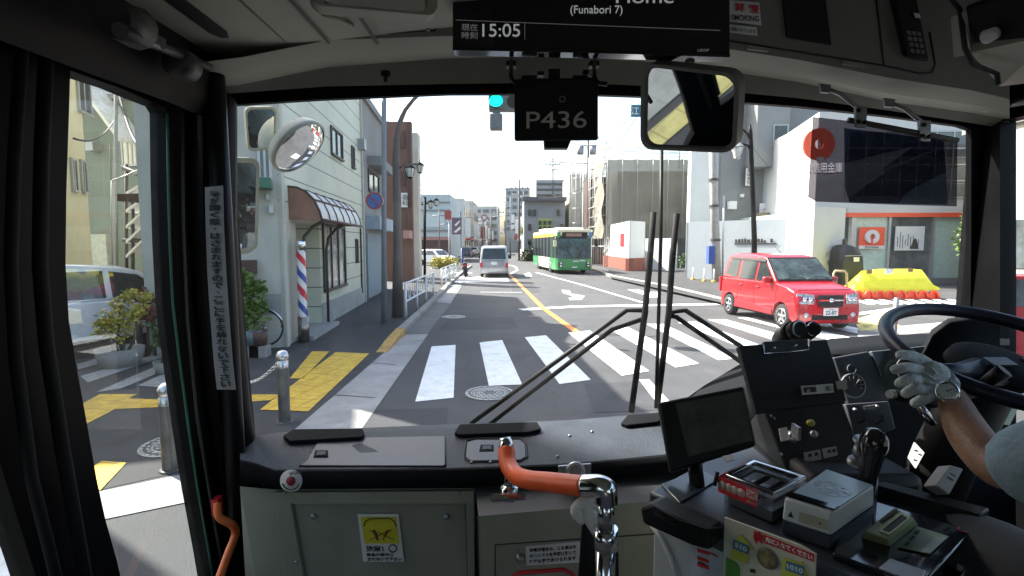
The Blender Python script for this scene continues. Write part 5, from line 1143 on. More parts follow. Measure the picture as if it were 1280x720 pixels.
# --- green and cream city bus
def citybus(rt):
    W, L, H = 2.48, 10.5, 2.95; M_gb = mat('bus_green', (.05, .28, .09), .35, var=.05, coat=.5); M_cb = mat('bus_cream', (.72, .66, .45), .35, var=.05, coat=.5)
    def prism_sec(z0, z1, m, nm, inset=0, x0=-L, x1=0, top=False):
        r_ = .22; pts = [(x0+.02, -W/2+inset), (x1-r_, -W/2+inset), (x1-.04, -W/2+.12+inset), (x1, -W/2+.4), (x1, W/2-.4), (x1-.04, W/2-.12-inset), (x1-r_, W/2-inset), (x0+.02, W/2-inset)]
        return MB().prism([(x, y, z0) for x, y in pts], (0, 0, z1-z0)).build(nm, m, rt, local=True, bevel=.04 if top else 0)
    prism_sec(.28, 1.05, M_gb, 'front_skirt', x0=-2.6); prism_sec(.28, 1.05, M_cb, 'side_skirt', x0=-7.6, x1=-2.3, inset=.002); prism_sec(.28, 1.05, M_gb, 'rear_skirt', x0=-L, x1=-7.4)
    prism_sec(1.05, 2.55, M_dglass, 'glazing', inset=.02); prism_sec(2.55, H, M_cb, 'roof', top=True)
    MB().b2((-9.5, -.9, H), (-6.5, .9, H+.25)).build('roof_unit', M_white, rt, local=True, bevel=.06); MB().b2((-4.5, -.9, H), (-1.2, .9, H+.18)).build('roof_unit', M_white, rt, local=True, bevel=.06)
    for s in (-1, 1):
        MB().b2((-L+.1, s*W/2-.01, 2.5), (-1.0, s*W/2+.012, 2.72)).build('side_stripe', mat('stripe_orange', (.8, .40, .05), .4), rt, local=True)
        for x in (-1.4, -2.9, -4.4, -5.9, -7.4, -8.9): MB().b2((x-.05, s*W/2-.03, 1.05), (x+.05, s*W/2+.003, 2.5)).build('window_pillar', M_gb if x > -1.5 else M_ink, rt, local=True)
    MB().b2((-.9, -W/2-.012, .32), (-.1-.1, -W/2+.01, 2.4)).build('door', M_dglass, rt, local=True) if False else None
    mb = MB(); mb.b2((-.03, -W/2+.14, 1.02), (.012, W/2-.14, 2.35)); mb.build('windscreen', mat('bus_screen', (.06, .12, .13), .08, var=.5, scale=1.5, spec=.9), rt, local=True)
    MB().b2((-.03, -.85, 2.42), (.02, .85, 2.78)).build('destination_sign', M_black, rt, local=True)
    mb = MB(); mb.b2((.02, -.6, 2.50), (.03, .45, 2.70)); mb.build('sign_text', mat('led_amber', (.35, .18, .12), .5), rt, local=True)
    for s in (-1, 1):
        MB().b2((-.06, s*1.08-.11, 2.42), (.015, s*1.08+.1, 2.78)).build('corner_panel', mat('panel_blue', (.10, .22, .40), .4) if s > 0 else M_gb, rt, local=True)
        mb = MB(); mb.b2((.0, s*.92-.17, .46), (.03, s*.92+.12, .80)); h_ = mb.build('headlight', M_dframe, rt, local=True)
        mb = MB()
        for z in (.54, .71): mb.lathe((.03, s*.92, z), [(.075, 0), (.06, .02), (0, .03)], (1, 0, 0), 14)
        mb.build('lamp', M_chrome, h_, local=True)
        mb = MB(); mb.tube([(-.1, s*1.2, 2.6), (.25, s*1.35, 2.5), (.25, s*1.38, 2.3)], .02, 5); mb.box((.25, s*1.38, 2.05), (.1, .2, .42)); mb.build('mirror', M_cb if s < 0 else M_black, rt, local=True)
        mb = MB(); mb.tube([(.03, s*.1, 1.08), (.05, s*.55, 1.65)], .012, 5); mb.tube([(.04, s*.35, 1.15), (.05, s*.6, 2.0)], .01, 5); mb.build('wiper', M_ink, rt, local=True)
    MB().b2((0, -.17, .36), (.02, .17, .50)).build('number_plate', M_white, rt, local=True)
    mb = MB(); mb.b2((0, -.1, .82), (.012, .28, .90)); mb.build('emblem', M_white, rt, local=True)
    MB().b2((0, .35, .86), (.012, .72, .94)).build('lettering', M_white, rt, local=True)
    MB().b2((-.02, -W/2+.15, .28), (.03, W/2-.15, .42)).build('bumper', mat('bus_green_dark', (.03, .22, .06), .4), rt, local=True, bevel=.01)
    for x in (-2.3, -7.6):
        for s in (-1, 1):
            wheel(rt, x, s*(W/2-.12), .47, .26)
            mb = MB(); mb.lathe((x, s*(W/2-.02), .47), [(0, 0), (.56, 0)], (0, s, 0)); mb.build('wheel_arch', M_ink, rt, local=True)
rt = empty('green_bus', 'green and cream city bus coming the other way past the scaffolding', 'bus'); citybus(rt); c = D(718.5, 305, 34); rt.location = (c.x, 34, 0); rt.rotation_euler = (0, 0, R(-90+6))
# --- motorbike with rider by kerb
rt = empty('parked_scooter', 'dark scooter standing by the kerb left of the silver van', 'scooter', G(582, 346)); c = G(582, 346); s_ = 1.0
mb = MB(); 
for dy in (-.5, .5): mb.lathe(c+Vector((0, dy, .26)), [(.14, -.04), (.25, -.05), (.26, 0), (.25, .05), (.14, .04)], (1, 0, .2), 20)
mb.build('wheel', M_tyre, rt)
mb = MB(); mb.tube([c+Vector((-.02, .5, .3)), c+Vector((-.05, .42, .8)), c+Vector((-.08, .35, 1.05))], [.05, .12, .05], 10); mb.tube([c+Vector((0, .35, .35)), c+Vector((0, -.1, .3)), c+Vector((0, -.45, .55)), c+Vector((-.03, -.6, .7))], [.08, .14, .17, .1], 10); mb.tube([c+Vector((-.02, -.7, .78)), c+Vector((-.02, .0, .80))], [.10, .13], 10); mb.build('body', M_ink, rt)
mb = MB(); mb.tube([c+Vector((-.38, .3, 1.08)), c+Vector((-.05, .38, 1.02)), c+Vector((.25, .3, 1.08))], .02, 6); mb.lathe(c+Vector((-.42, .3, 1.2)), [(0, 0), (.07, 0), (.07, .02), (0, .02)], (0, 1, 0), 12); mb.lathe(c+Vector((.3, .3, 1.2)), [(0, 0), (.07, 0), (.07, .02), (0, .02)], (0, 1, 0), 12); mb.build('handlebar', M_dframe, rt)
mb = MB(); mb.box(c+Vector((.0, -.75, .72)), (.16, .04, .1)); mb.build('tail_light', M_redink, rt)
# --- bicycle against the pale house
rt = empty('bicycle', 'old bicycle leaning against the pale house behind the shrub', 'bicycle', G(335, 440)); d_ = 9.55
def wh(cx, cy):
    c = D(cx, cy, d_); ru = Vector((1, .06, 0)).normalized(); w_ = MB(); r = .33
    w_.tube([c+ru*(r*math.cos(q))+Vector((0, 0, r*math.sin(q))) for q in [2*math.pi*k/28 for k in range(29)]], .018, 6); o = w_.build('wheel', M_tyre, rt)
    w_ = MB(); w_.tube([c+ru*((r-.02)*math.cos(q))+Vector((0, 0, (r-.02)*math.sin(q))) for q in [2*math.pi*k/28 for k in range(29)]], .011, 5)
    for k in range(14): q = 2*math.pi*k/14; w_.tube([c, c+ru*(r*math.cos(q))+Vector((0, 0, r*math.sin(q)))], .0025, 3)
    w_.lathe(c, [(0, -.04), (.03, -.03), (.03, .03), (0, .04)], (0, 1, 0), 10); w_.build('spokes', M_rim, o); return c
ca = wh(331, 410); cb = wh(259, 412)
mb = MB(); bb = ca.lerp(cb, .55)+Vector((0, 0, -.04)); st = ca.lerp(cb, .38)+Vector((0, 0, .42)); hd = cb.lerp(ca, .2)+Vector((0, 0, .45))
for a_, b__ in ((ca, bb), (ca, st), (bb, st), (bb, hd), (st, hd), (cb, hd)): mb.tube([a_, b__], .014, 6)
mb.tube([bb, st+Vector((.03, 0, .14))], .012, 6); mb.build('frame', mat('frame_silver', (.5, .5, .5), .35, .7), rt)
mb = MB(); mb.tube([hd, hd+Vector((-.02, 0, .16)), hd+Vector((.1, -.2, .2))], .012, 6); mb.build('handlebar', M_chrome, rt)
mb = MB(); mb.tube([st+Vector((.12, 0, .17)), st+Vector((-.1, 0, .17))], [.08, .03], 8); mb.build('saddle', M_black, rt)
mb = MB(); mb.tube([ca+Vector((.36*math.cos(q), 0, .36*math.sin(q))) for q in [R(20+i*14) for i in range(10)]], .016, 5); mb.build('mudguard', M_chrome, rt)
# vending machine glimpsed through the driver's side window
c = D(1284, 305, 8.6); rt = empty('vending_machine', 'red vending machine glimpsed through the driver side window', 'vending machine', (c.x, 8.6, 0))
MB().b2((c.x-.28, 8.6, .05), (c.x+.9, 9.3, D(0, 345, 8.6).z)).build('cabinet', M_red, rt, bevel=.02); MB().b2((c.x-.15, 8.57, .95), (c.x+.75, 8.61, 1.4)).build('display', M_wglass, rt)
# slender tree by the forecourt
c = D(1222, 305, 16); c.z = 0
sp = [(D(x, y, 16), r_) for x, y, r_ in ((1222, 285, .5), (1212, 300, .45), (1232, 300, .5), (1222, 270, .4), (1220, 315, .4))]
trunked('street_tree', 'small green tree on the forecourt behind the steering wheel', c, sp, 900, .14, M_leaf2, 2, 'tree')
# building right of bank through driver window
b = empty('tan_building', 'tan building beyond the driver side window', 'building', (20, 20, 0)); MB().b2((21, 14, 0), (32, 24, 7)).build('wall', mat('tan_wall', (.45, .42, .36), .8, var=.1, dirt=.2), b); MB().b2((21-.05, 16, 1), (21.1, 22, 3)).build('window', M_wglass, b); MB().b2((20.8, 13.8, 7), (32, 24.2, 7.3)).build('roof', M_grayr, b)
b = empty('added_shade_tower', 'tall tan flats on the near left corner seen only in mirrors', 'building', (-9, 4, 0)); MB().b2((-13, 5.35, 0), (-8, 6.75, 14)).build('wall', mat('tan_wall', (.45, .42, .36), .8), b)  # unseen tower, added so that the dashboard falls in its shade
for z in (1.2, 4.2, 7.2, 10.2): MB().b2((-8.02, 5.7, z), (-7.95, 6.5, z+1.5)).build('window', M_wglass, b)
# building opposite behind, casting nothing in view but closing the left side street
b = empty('side_street_house', 'plain house left of the bus seen in the mirrors', 'building', (-16, 2, 0)); MB().b2((-26, -14, 0), (-13, 2.5, 6)).build('wall', M_cream, b); MB().b2((-13.02, -6, 1), (-12.95, -3, 3)).build('window', M_wglass, b)
# ================================================================ THE BUS WE SIT IN
LX, RX = -0.93, 1.50
bus = empty('bus', 'inside of the city bus with dark windscreen surround, beige panels and folding door', 'bus', (0.3, 0, 0.85))
# shell behind the camera
def wallx(x, name, holes, m, t, y0=-8, y1=1.52):
    mb = MB(); mb.holed([(x, y0, .8), (x, y1, .8), (x, y1, 2.75), (x, y0, 2.75)], holes, (t, 0, 0)); return mb.build(name, m, bus)
def hole(x, y0, y1, z0, z1): return [(x, y0, z0), (x, y1, z0), (x, y1, z1), (x, y0, z1)]
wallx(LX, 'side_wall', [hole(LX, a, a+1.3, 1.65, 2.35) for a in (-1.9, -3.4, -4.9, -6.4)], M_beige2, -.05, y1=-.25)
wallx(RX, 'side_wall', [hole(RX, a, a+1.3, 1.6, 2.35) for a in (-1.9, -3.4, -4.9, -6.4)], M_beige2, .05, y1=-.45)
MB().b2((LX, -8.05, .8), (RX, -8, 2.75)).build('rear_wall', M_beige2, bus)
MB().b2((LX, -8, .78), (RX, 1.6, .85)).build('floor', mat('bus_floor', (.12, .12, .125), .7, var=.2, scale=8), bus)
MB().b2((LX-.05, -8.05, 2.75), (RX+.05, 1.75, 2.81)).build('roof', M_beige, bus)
# driver side window (X = RX): dark pillar, sill and a lighter header
P = [X_(1250, 152, RX), X_(1250, 560, RX)]
mb = MB(); mb.holed([(RX, -.45, .8), (RX, 1.72, .8), (RX, 1.72, 2.75), (RX, -.45, 2.75)], [[(RX, -.3, P[1].z), (RX, P[1].y, P[1].z), (RX, P[0].y, P[0].z), (RX, -.3, P[0].z)]], (.05, 0, 0)); mb.build('window_frame', M_black2, bus)
mb = MB(); mb.sheet([(RX+.03, -.35, 1.2), (RX+.03, 1.6, 1.2), (RX+.03, 1.6, 2.5), (RX+.03, -.35, 2.5)]); mb.build('side_window', M_glass, bus)
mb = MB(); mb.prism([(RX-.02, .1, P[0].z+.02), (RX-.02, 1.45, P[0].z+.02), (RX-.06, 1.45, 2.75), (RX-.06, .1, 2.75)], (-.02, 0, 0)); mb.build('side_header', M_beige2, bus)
mb = MB(); mb.tube([X_(1232, 136, RX-.1), X_(1300, 122, RX-.1)], .011, 8); mb.build('curtain_rail', M_steel, bus)
# windscreen surround
YW = 1.66
op = [(288, 131), (400, 124), (560, 117.5), (700, 117), (850, 122), (1000, 133), (1110, 145), (1200, 157), (1214, 162), (1214, 300), (1212, 480), (1180, 560), (835, 540), (700, 540), (450, 546), (345, 552), (317, 560), (311, 500), (302, 400), (295, 280), (290, 180)]
hl = [D(x, y, YW) for x, y in op]
mb = MB(); mb.holed([(LX-.05, YW, .8), (RX+.05, YW, .8), (RX+.05, YW, 2.8), (LX-.05, YW, 2.8)], [hl], (0, .02, 0)); mb.build('windscreen_frame', M_black2, bus)
rows = []
for j in range(2):
    z = (1.0, 2.75)[j]; rows.append([(LX+(RX-LX)*i/12, 1.70+.0*i, z) for i in range(13)])
MB().grid(rows).build('windscreen', M_glass, bus)
# front left pillar and folding door, all on the plane X = LX
def PX(l, x=LX): return [X_(a, b_, x) for a, b_ in l]
hA = [(88, 88), (112, 97), (150, 110), (180, 123), (205, 133), (210, 142), (211, 220), (213, 300), (217, 380), (224, 440), (236, 530), (248, 610), (262, 690), (270, 740), (155, 740), (146, 700), (132, 650), (121, 600), (107, 520), (95, 455), (86, 400), (82, 330), (83, 240), (86, 150)]
q0, q1, q2 = X_(-2, 572, LX), X_(44, 718, LX), X_(66, 790, LX)
hB = [q0, q1, q2, Vector((LX, q2.y*.82, q2.z)), Vector((LX, .30, q2.z)), Vector((LX, .30, q0.z+.03))]
mb = MB(); mb.holed([(LX, -.25, .35), (LX, 1.70, .35), (LX, 1.70, 2.78), (LX, -.25, 2.78)], [PX(hA), hB], (-.05, 0, 0)); dr = mb.build('door', M_black2, bus)
mb = MB(); mb.sheet([(LX-.03, .2, .4), (LX-.03, 1.5, .4), (LX-.03, 1.5, 2.5), (LX-.03, .2, 2.5)]); mb.build('door_glass', M_glassD, dr)
mb = MB(); gl = hA[5:14]; mb.tube([X_(x-1, y, LX+.004) for x, y in gl], .0035, 5); mb.build('glass_edge', mat('edge_green', (.05, .20, .12), .3), dr)
def strip(l, r, m, name, x=LX+.03): mb = MB(); mb.tube([X_(a, b_, x) for a, b_ in l], r, 8); return mb.build(name, m, dr)
strip([(58, 60), (52, 200), (50, 330), (58, 430), (78, 560), (110, 740)], .012, M_rubber, 'rubber_seal')
strip([(28, 50), (18, 200), (14, 330), (20, 450), (40, 600), (75, 740)], .010, M_rubber, 'rubber_seal')
strip([(240, 120), (243, 250), (250, 380), (262, 500), (285, 640), (300, 740)], .012, M_rubber, 'rubber_seal', LX+.01)
strip([(228, 140), (229, 280), (234, 400), (246, 520), (266, 640), (280, 720)], .004, mat('seal_line', (.07, .07, .07), .4), 'trim_line', LX+.02)
# corner pillar between the door and windscreen
mb = MB(); rws = []
for (a, b_) in (((252, 95), (296, 125)), ((254, 250), (296, 280)), ((262, 400), (303, 400)), ((276, 520), (314, 520)), ((300, 640), (330, 620)), ((325, 760), (350, 760))):
    p, q = X_(a[0], a[1], LX+.02), D(b_[0]-2, b_[1], 1.60); rws.append([p, p.lerp(q, .5)+Vector((.02, -.03, 0)), q, q+Vector((-.02, .05, 0))])
mb.grid(rws); mb.build('corner_pillar', M_black2, bus)
# interior lintel above the door, with rods
mb = MB(); pl = [X_(-80, 20, LX+.06), X_(90, 84, LX+.06), X_(212, 128, LX+.06), X_(262, 150, LX+.06)]
mb.grid([[p for p in pl], [p+Vector((.02, 0, .05)) for p in pl], [p+Vector((.03, 0, .14)) for p in pl], [p+Vector((.0, 0, .34)) for p in pl]]); mb.build('door_lintel', mat('lintel_dark', (.010, .010, .009), .6, spec=.2), bus)
mb = MB(); mb.tube([D(150, 38, .95), D(200, 58, 1.15), D(262, 84, 1.42)], [.014, .011, .011], 8); mb.box(D(196, 52, 1.12), (.02, .03, .02)); mb.build('door_rod', mat('rod_dark', (.09, .09, .09), .4, .5), bus)
mb = MB(); mb.tube([D(140, 22, .98), D(172, 36, 1.05)], [.034, .040], 12); mb.build('door_motor', mat('motor_grey', (.06, .06, .055), .5), bus)
mb = MB(); mb.lathe(D(236, 85, 1.3), [(0, 0), (.035, 0), (.035, .05), (0, .055)], (0, -1, 0)); mb.build('door_bracket', mat('motor_grey', (.14, .14, .13)), bus)
mb = MB(); c = D(266, 63, 1.5); mb.tube([c+Vector((0, 0, -.01)), c+Vector((.01, 0, -1.4))], .028, 12); mb.build('door_post', M_black, bus)
# ceiling left
zc = 2.53; mb = MB(); mb.prism([(LX, .2, zc), (-.05, .2, zc+.05), (-.05, 1.5, zc+.05), (LX+.3, 1.55, zc), (LX, 1.55, zc)], (0, 0, .06)); ce_ = mb.build('ceiling_panel', M_beige, bus)
mb = MB(); a_, b_ = Vector((-.72, .6, zc-.001)), Vector((-.735, 1.33, zc-.001)); mb.prism([a_+Vector((-.022, 0, 0)), a_+Vector((.022, 0, 0)), b_+Vector((.022, 0, 0)), b_+Vector((.01, .03, 0)), b_+Vector((-.01, .03, 0)), b_+Vector((-.022, 0, 0))], (0, 0, -.004)); mb.build('air_slot', M_black, ce_)
mb = MB(); 
for x in (-.60, -.49, -.36): mb.tube([(x, .6, zc+.006), (x, 1.42, zc+.006)], .0035 if x != -.36 else .005, 5)
mb.build('panel_joint', M_dframe, ce_)
mb = MB(); mb.tube([D(404, 29-12, 1.2), D(440, 32, 1.34)], .006, 6); mb.build('trim_line', M_beige, ce_)
# header: recess, ledge, curved lower band, upper face
cx_ = [232, 300, 410, 560, 700, 850, 1000, 1110, 1215, 1262]
r0 = [118, 112, 104, 101, 99, 105, 119, 134, 150, 158]
r1 = [112, 106, 84, 73, 70, 80, 103, 127, 141, 150]
r2 = [98, 92, 74, 66, 63, 73, 94, 117, 131, 140]
r3 = [80, 72, 50, 45, 44, 52, 75, 97, 113, 124]
Y0, Y1, Y2, Y3 = 1.64, 1.60, 1.50, 1.42
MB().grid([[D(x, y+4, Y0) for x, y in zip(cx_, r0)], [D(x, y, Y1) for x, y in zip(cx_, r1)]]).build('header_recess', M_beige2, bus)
MB().grid([[D(x, y, Y1) for x, y in zip(cx_, r1)], [D(x, y, Y2) for x, y in zip(cx_, r2)]]).build('header_ledge', M_beige, bus)
MB().grid([[D(x, y, Y2) for x, y in zip(cx_, r2)], [D(x, y-6, Y2-.03) for x, y in zip(cx_, r2)], [D(x, y, Y3) for x, y in zip(cx_, r3)]]).build('header_band', M_beige, bus)
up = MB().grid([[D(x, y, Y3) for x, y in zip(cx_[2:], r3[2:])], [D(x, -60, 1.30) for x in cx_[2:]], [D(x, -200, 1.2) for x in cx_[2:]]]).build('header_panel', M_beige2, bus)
def hp(px, py, k=.004):      # a point on the upper header face, lifted towards the camera
    for i in range(len(cx_)-1):
        if cx_[i] <= px <= cx_[i+1]: t = (px-cx_[i])/(cx_[i+1]-cx_[i]); yb = r3[i]*(1-t)+r3[i+1]*t; break
    s = (yb-py)/(yb+60); Y = Y3*(1-s)+1.30*s
    return D(px, py, Y-k)
mb = MB()
for l in ([(437, -40), (437, 44), (545, 38)], [(545, 38), (545, -40)], [(911, 51), (1105, 82), (1150, 92), (1165, 91), (1169, 80), (1162, 40)], [(1105, 82), (1092, -30)]):
    mb.tube([hp(*p, .002) for p in l], .0022, 4)
mb.build('panel_joint', M_ink, up)
mb = MB()
for p in ((470, 38), (535, 36), (412, 33)): mb.lathe(hp(*p), [(0, 0), (.007, 0), (.005, .004), (0, .005)], (0, -1, 0), 10)
mb.build('screw', M_steel, up)
for p in ((948, 58), (1067, 77)): mb = MB(); pq(mb, [(p[0]-13, p[1]-3, Y3-.012), (p[0]+13, p[1]+1, Y3-.012), (p[0]+13, p[1]+6, Y3-.012), (p[0]-13, p[1]+3, Y3-.012)], .008); mb.build('hinge', M_beige, up)
def panel(name, label, cat, pts, th, m, bevel=.003, root=None):
    mb = MB(); pq(mb, pts, th)
    if root: return mb.build(name, m, root, bevel=bevel)
    c = D(*pts[0]); rt = empty(name, label, cat, c); mb.build('body', m, rt, bevel=bevel); return rt
def ptext(root, s, pts, m=M_letter, k=.004, fill=1.0, name='lettering', bold=0):
    """lettering filling an image quad TL TR BR BL with depths"""
    P, x, y = quadbasis(pts); c = qp(P, .5, .5); n = x.cross(y).normalized(); n = n if n.dot(CAM-c) > 0 else -n
    return text(s, c+n*k, x, y, y.length*fill, m, root, width=x.length*fill, align='CENTER', lift=0, name=name, bold=bold)
def decal(root, name, pts, m, k=.002):
    P = [D(*p) for p in pts]; n = (P[1]-P[0]).cross(P[2]-P[0]).normalized(); n = n if n.dot(CAM-P[0]) > 0 else -n
    mb = MB(); mb.prism([p+n*k for p in P], n*.0008); return mb.build(name, m, root)
# black inspection panel, handset, stickers
def hq(x0, y0, x1, y1, x2, y2, x3, y3, k=.012): return [(a, b_, hp(a, b_, k).y) for a, b_ in ((x0, y0), (x1, y1), (x2, y2), (x3, y3))]
panel('black_display', 'blank black display panel set in the header right of the no smoking sticker', 'display', hq(976, -40, 1028, -40, 1040, 57, 985, 48), .02, M_black)
rt = panel('keypad_handset', 'black keypad handset fixed on the header above the sun visor', 'handset', hq(1120, -5, 1146, -5, 1162, 78, 1138, 72, .03), .035, M_black, .006)
mb = MB()
for i in range(4):
    for j in range(3):
        x, y = 1134+j*6.2+i*1.6, 38+i*7.5+j*.8; pq(mb, [(a, b_, hp(a, b_, .037).y) for a, b_ in ((x, y), (x+4.5, y+.6), (x+5.3, y+5.6), (x+.8, y+5))], .004)
mb.build('key', mat('key_grey', (.16, .16, .14), .5), rt)
decal(rt, 'label', hq(1141, 16, 1148, 17, 1150, 23, 1143, 22, .036), M_white, .003)
rt = panel('no_smoking_sticker', 'white no smoking sticker with red characters beside the black screen', 'sticker', hq(908, 0, 949, 3, 952, 32, 908, 26, .006), .002, M_white, 0)
ptext(rt, '禁 煙', hq(918, 3, 948, 6, 949, 17, 918, 14, .009), M_redink, .001, bold=.02); ptext(rt, 'NO SMOKING', hq(900, 17, 948, 20, 949, 27, 900, 24, .009), M_ink, .001, bold=.01)
rt = panel('notice_sticker', 'small pale notice sticker under the no smoking sticker', 'sticker', hq(908, 30, 946, 34, 947, 45, 908, 40, .006), .002, M_white, 0); ptext(rt, '録画されています', hq(914, 33, 944, 37, 944, 42, 914, 38.5, .009), M_ink, .001)
# equipment box upper right
rt = empty('radio_box', 'dark equipment box with knob hanging in the upper right corner', 'radio', D(1240, 60, 1.15))
mb = MB(); pq(mb, [(1204, 8, 1.10), (1300, -20, .98), (1320, 45, .98), (1213, 66, 1.10)], .25); mb.build('case', M_black, rt, bevel=.008)
mb = MB(); mb.lathe(D(1233, 46, 1.06), [(0, .02), (.012, .018), (.014, 0)], (0, -1, 0), 14); mb.build('knob', M_white, rt)
mb = MB(); pq(mb, [(1213, 66, 1.09), (1320, 42, .98), (1320, 100, 1.1), (1250, 108, 1.3)], .02); pq(mb, [(1188, 22, 1.2), (1204, 15, 1.1), (1214, 68, 1.1), (1192, 72, 1.2)], .02); mb.build('bracket', M_beige, rt)
mb = MB(); mb.tube([D(1190, 0, 1.2), D(1200, 12, 1.12), D(1206, 60, 1.09), D(1216, 80, 1.1), D(1246, 92, 1.15), D(1248, 106, 1.15)], .005, 6); mb.build('cable', M_ink, rt)
# LCD destination screen
rt = empty('lcd_screen', 'wide black passenger information screen showing the time 15:05', 'screen', D(740, 30, 1.28))
rows = []
for j, yy in enumerate((-60, 0, 1)):
    rows.append([D(x, (yy if j == 0 else (y0_ if j == 1 else y0_)), 1.27) for x, y0_ in ((566, 60), (650, 61.5), (740, 63.5), (830, 66), (912, 69))])
rows = rows[:2]; thick = [[p+Vector((0, .05, 0)) for p in rows[1]], [p+Vector((0, .05, 0)) for p in rows[0]]]
MB().grid(rows+thick, False).build('body', M_screen, rt)
mb = MB(); mb.tube([D(x, y, 1.272) for x, y in ((566, 61), (650, 62.5), (740, 64.5), (830, 67), (912, 70))], .004, 5); mb.build('lower_bezel', M_black, rt)
M_lcd = mat('lcd_text', (.22, .22, .22), .5, emit=(.75, .78, .8), estr=.09); M_lcd2 = mat('lcd_text_dim', (.3, .3, .3), .5, emit=(.5, .5, .52), estr=.04)
def L4(x0, y0, x1, y1, d=1.268): return [(x0, y0, d), (x1, y0, d), (x1, y1, d), (x0, y1, d)]
ptext(rt, '(Funabori 7)', L4(713, 7, 778, 20), M_lcd, .001); ptext(rt, '15:05', L4(603, 30, 650, 46), M_lcd, .001); ptext(rt, '現在', L4(577, 30, 597, 38.5), M_lcd2, .001); ptext(rt, '時刻', L4(577, 40, 597, 48.5), M_lcd2, .001)
ptext(rt, 'Home', L4(770, -10, 842, 4), M_lcd, .001)
mb = MB(); mb.tube([D(570, 25, 1.269), D(900, 38, 1.269)], .0007, 4); mb.tube([D(656, 28, 1.269), D(656, 50, 1.269)], .0006, 4); mb.build('divider', M_lcd2, rt)
ptext(rt, 'LECIP', L4(872, 61.5, 886, 64.5), M_lcd2, .001)
# P436 plate on hooks
rt = empty('number_board', 'black number board reading P436 hanging in front of the windscreen', 'sign', D(695, 135, 1.36))
pp = [(643, 98, 1.36), (748, 96, 1.36), (748, 175, 1.36), (643, 176, 1.36)]
mb = MB(); pq(mb, pp, .012); mb.build('board', M_black, rt, bevel=.008)
ptext(rt, 'P436', [(658, 140, 1.36), (733, 139, 1.36), (733, 160, 1.36), (658, 161, 1.36)], mat('board_letter', (.62, .60, .55), .6), .003)
mb = MB()
for x in (639, 743): mb.tube([D(x, 76, 1.45), D(x, 97, 1.38), D(x+5, 104, 1.37), D(x+16, 105, 1.365)], .006, 6); pq(mb, [(x-6, 76, 1.44), (x+6, 76, 1.44), (x+6, 82, 1.44), (x-6, 82, 1.44)], .03)
for x0, y0, x1, y1 in ((652, 94, 671, 102), (716, 94, 735, 102), (686, 86, 700, 99), (672, 89, 680, 94), (729, 87, 736, 93)): pq(mb, [(x0, y0, 1.37), (x1, y0, 1.37), (x1, y1, 1.37), (x0, y1, 1.37)], .02)
pq(mb, [(680, 175, 1.38), (714, 175, 1.38), (710, 185, 1.38), (681, 185, 1.38)], .03); mb.build('hook', M_black, rt)
mb = MB(); mb.lathe(D(703, 124, 1.352), [(.006, 0), (.008, 0), (.008, .003), (.006, .003)], (0, -1, 0), 14); mb.build('latch', M_steel, rt)
rt = empty('ceiling_hook', 'small black hook hanging from the header over the left of the windscreen', 'hook', D(482, 95, 1.5)); mb = MB(); mb.tube([D(482, 94, 1.5), D(482, 103, 1.5)], .006, 8); mb.lathe(D(482, 94, 1.5), [(0, .012), (.014, .01), (.014, 0)], (0, 0, 1), 10); mb.build('hook', M_black, rt)
# mirrors
def rpoly(pts, r=.12, n=5):
    P, x, y = quadbasis(pts); out = []; ax = r; ay = r*x.length/y.length
    for cu, cv, a0 in ((ax, ay, 180), (1-ax, ay, 270), (1-ax, 1-ay, 0), (ax, 1-ay, 90)):
        for i in range(n+1): a = R(a0+90*i/n); out.append((cu+ax*math.cos(a), cv+ay*math.sin(a)))
    return P, [qp(P, u, v) for u, v in out], out
def mirror(name, label, pts, m, parent_pts=None, inset=.05, r=.12, th=.03, aim=None):
    if aim is not None:          # swing the whole mirror so that it looks where the real one does
        c0 = sum([D(*p) for p in pts], Vector())/4; nn = ((CAM-c0).normalized()+Vector(aim).normalized()).normalized(); q_ = []
        for p in pts: d_ = ray(p[0], p[1]); q_.append((p[0], p[1], (d_*((c0-CAM).dot(nn)/d_.dot(nn))).y))
        pts = q_; aim = None
    rt = empty(name, label, 'mirror', D(*pts[0])); P, o_, uv = rpoly(pts, r); x = P[1]-P[0]; n = x.cross(P[0]-P[3]).normalized(); n = n if n.dot(CAM-P[0]) > 0 else -n
    c = sum(P, Vector())/4; ins = [c+(p-c)*(1-inset*2) for p in o_]
    mb = MB(); mb.holed(o_, [ins], -n*th); fr = mb.build('frame', m, rt, bevel=.004)
    mb = MB(); mb.prism([p-n*(th*.9) for p in o_], -n*.01); mb.build('back', m, rt)
    mb = MB(); g_ = [c+(p-c)*(1-inset*1.9)-n*(th*.35) for p in o_]
    if aim is not None:
        ax_, = (aim,); nn = ((CAM-c).normalized()+Vector(aim).normalized()).normalized()
        g_ = [p - (CAM-p).normalized()*0 for p in g_]; out = []
        for p in g_:
            d_ = (p-CAM).normalized(); t_ = (c-n*(th*.35)-p).dot(nn)/d_.dot(nn); t_ = max(-.035, min(.035, t_)); out.append(p+d_*t_)
        g_ = out
    mb.sheet(g_); mb.build('mirror_glass', M_mirror, rt); return rt
M_mfr = mat('mirror_frame_grey', (.20, .20, .185), .5)
rt = mirror('rear_view_mirror', 'large grey framed rear view mirror hanging right of the number board', [(801, 78, 1.34), (925, 92, 1.28), (920, 192, 1.28), (800, 187, 1.34)], M_mfr, inset=.045, r=.14, aim=(-1.43, -.2, -1.05))
mb = MB(); mb.tube([D(862, 82, 1.33), D(862, 60, 1.4)], .012, 8); mb.build('stem', M_mfr, rt)
rt = mirror('small_interior_mirror', 'beige framed passenger mirror cut by the top edge of the picture', [(384, -32, 1.0), (545, -22, 1.08), (549, 20, 1.08), (388, 6, 1.0)], M_beige, inset=.09, r=.1)
M_mcr = mat('mirror_cream', (.52, .50, .36), .5)
outer = []
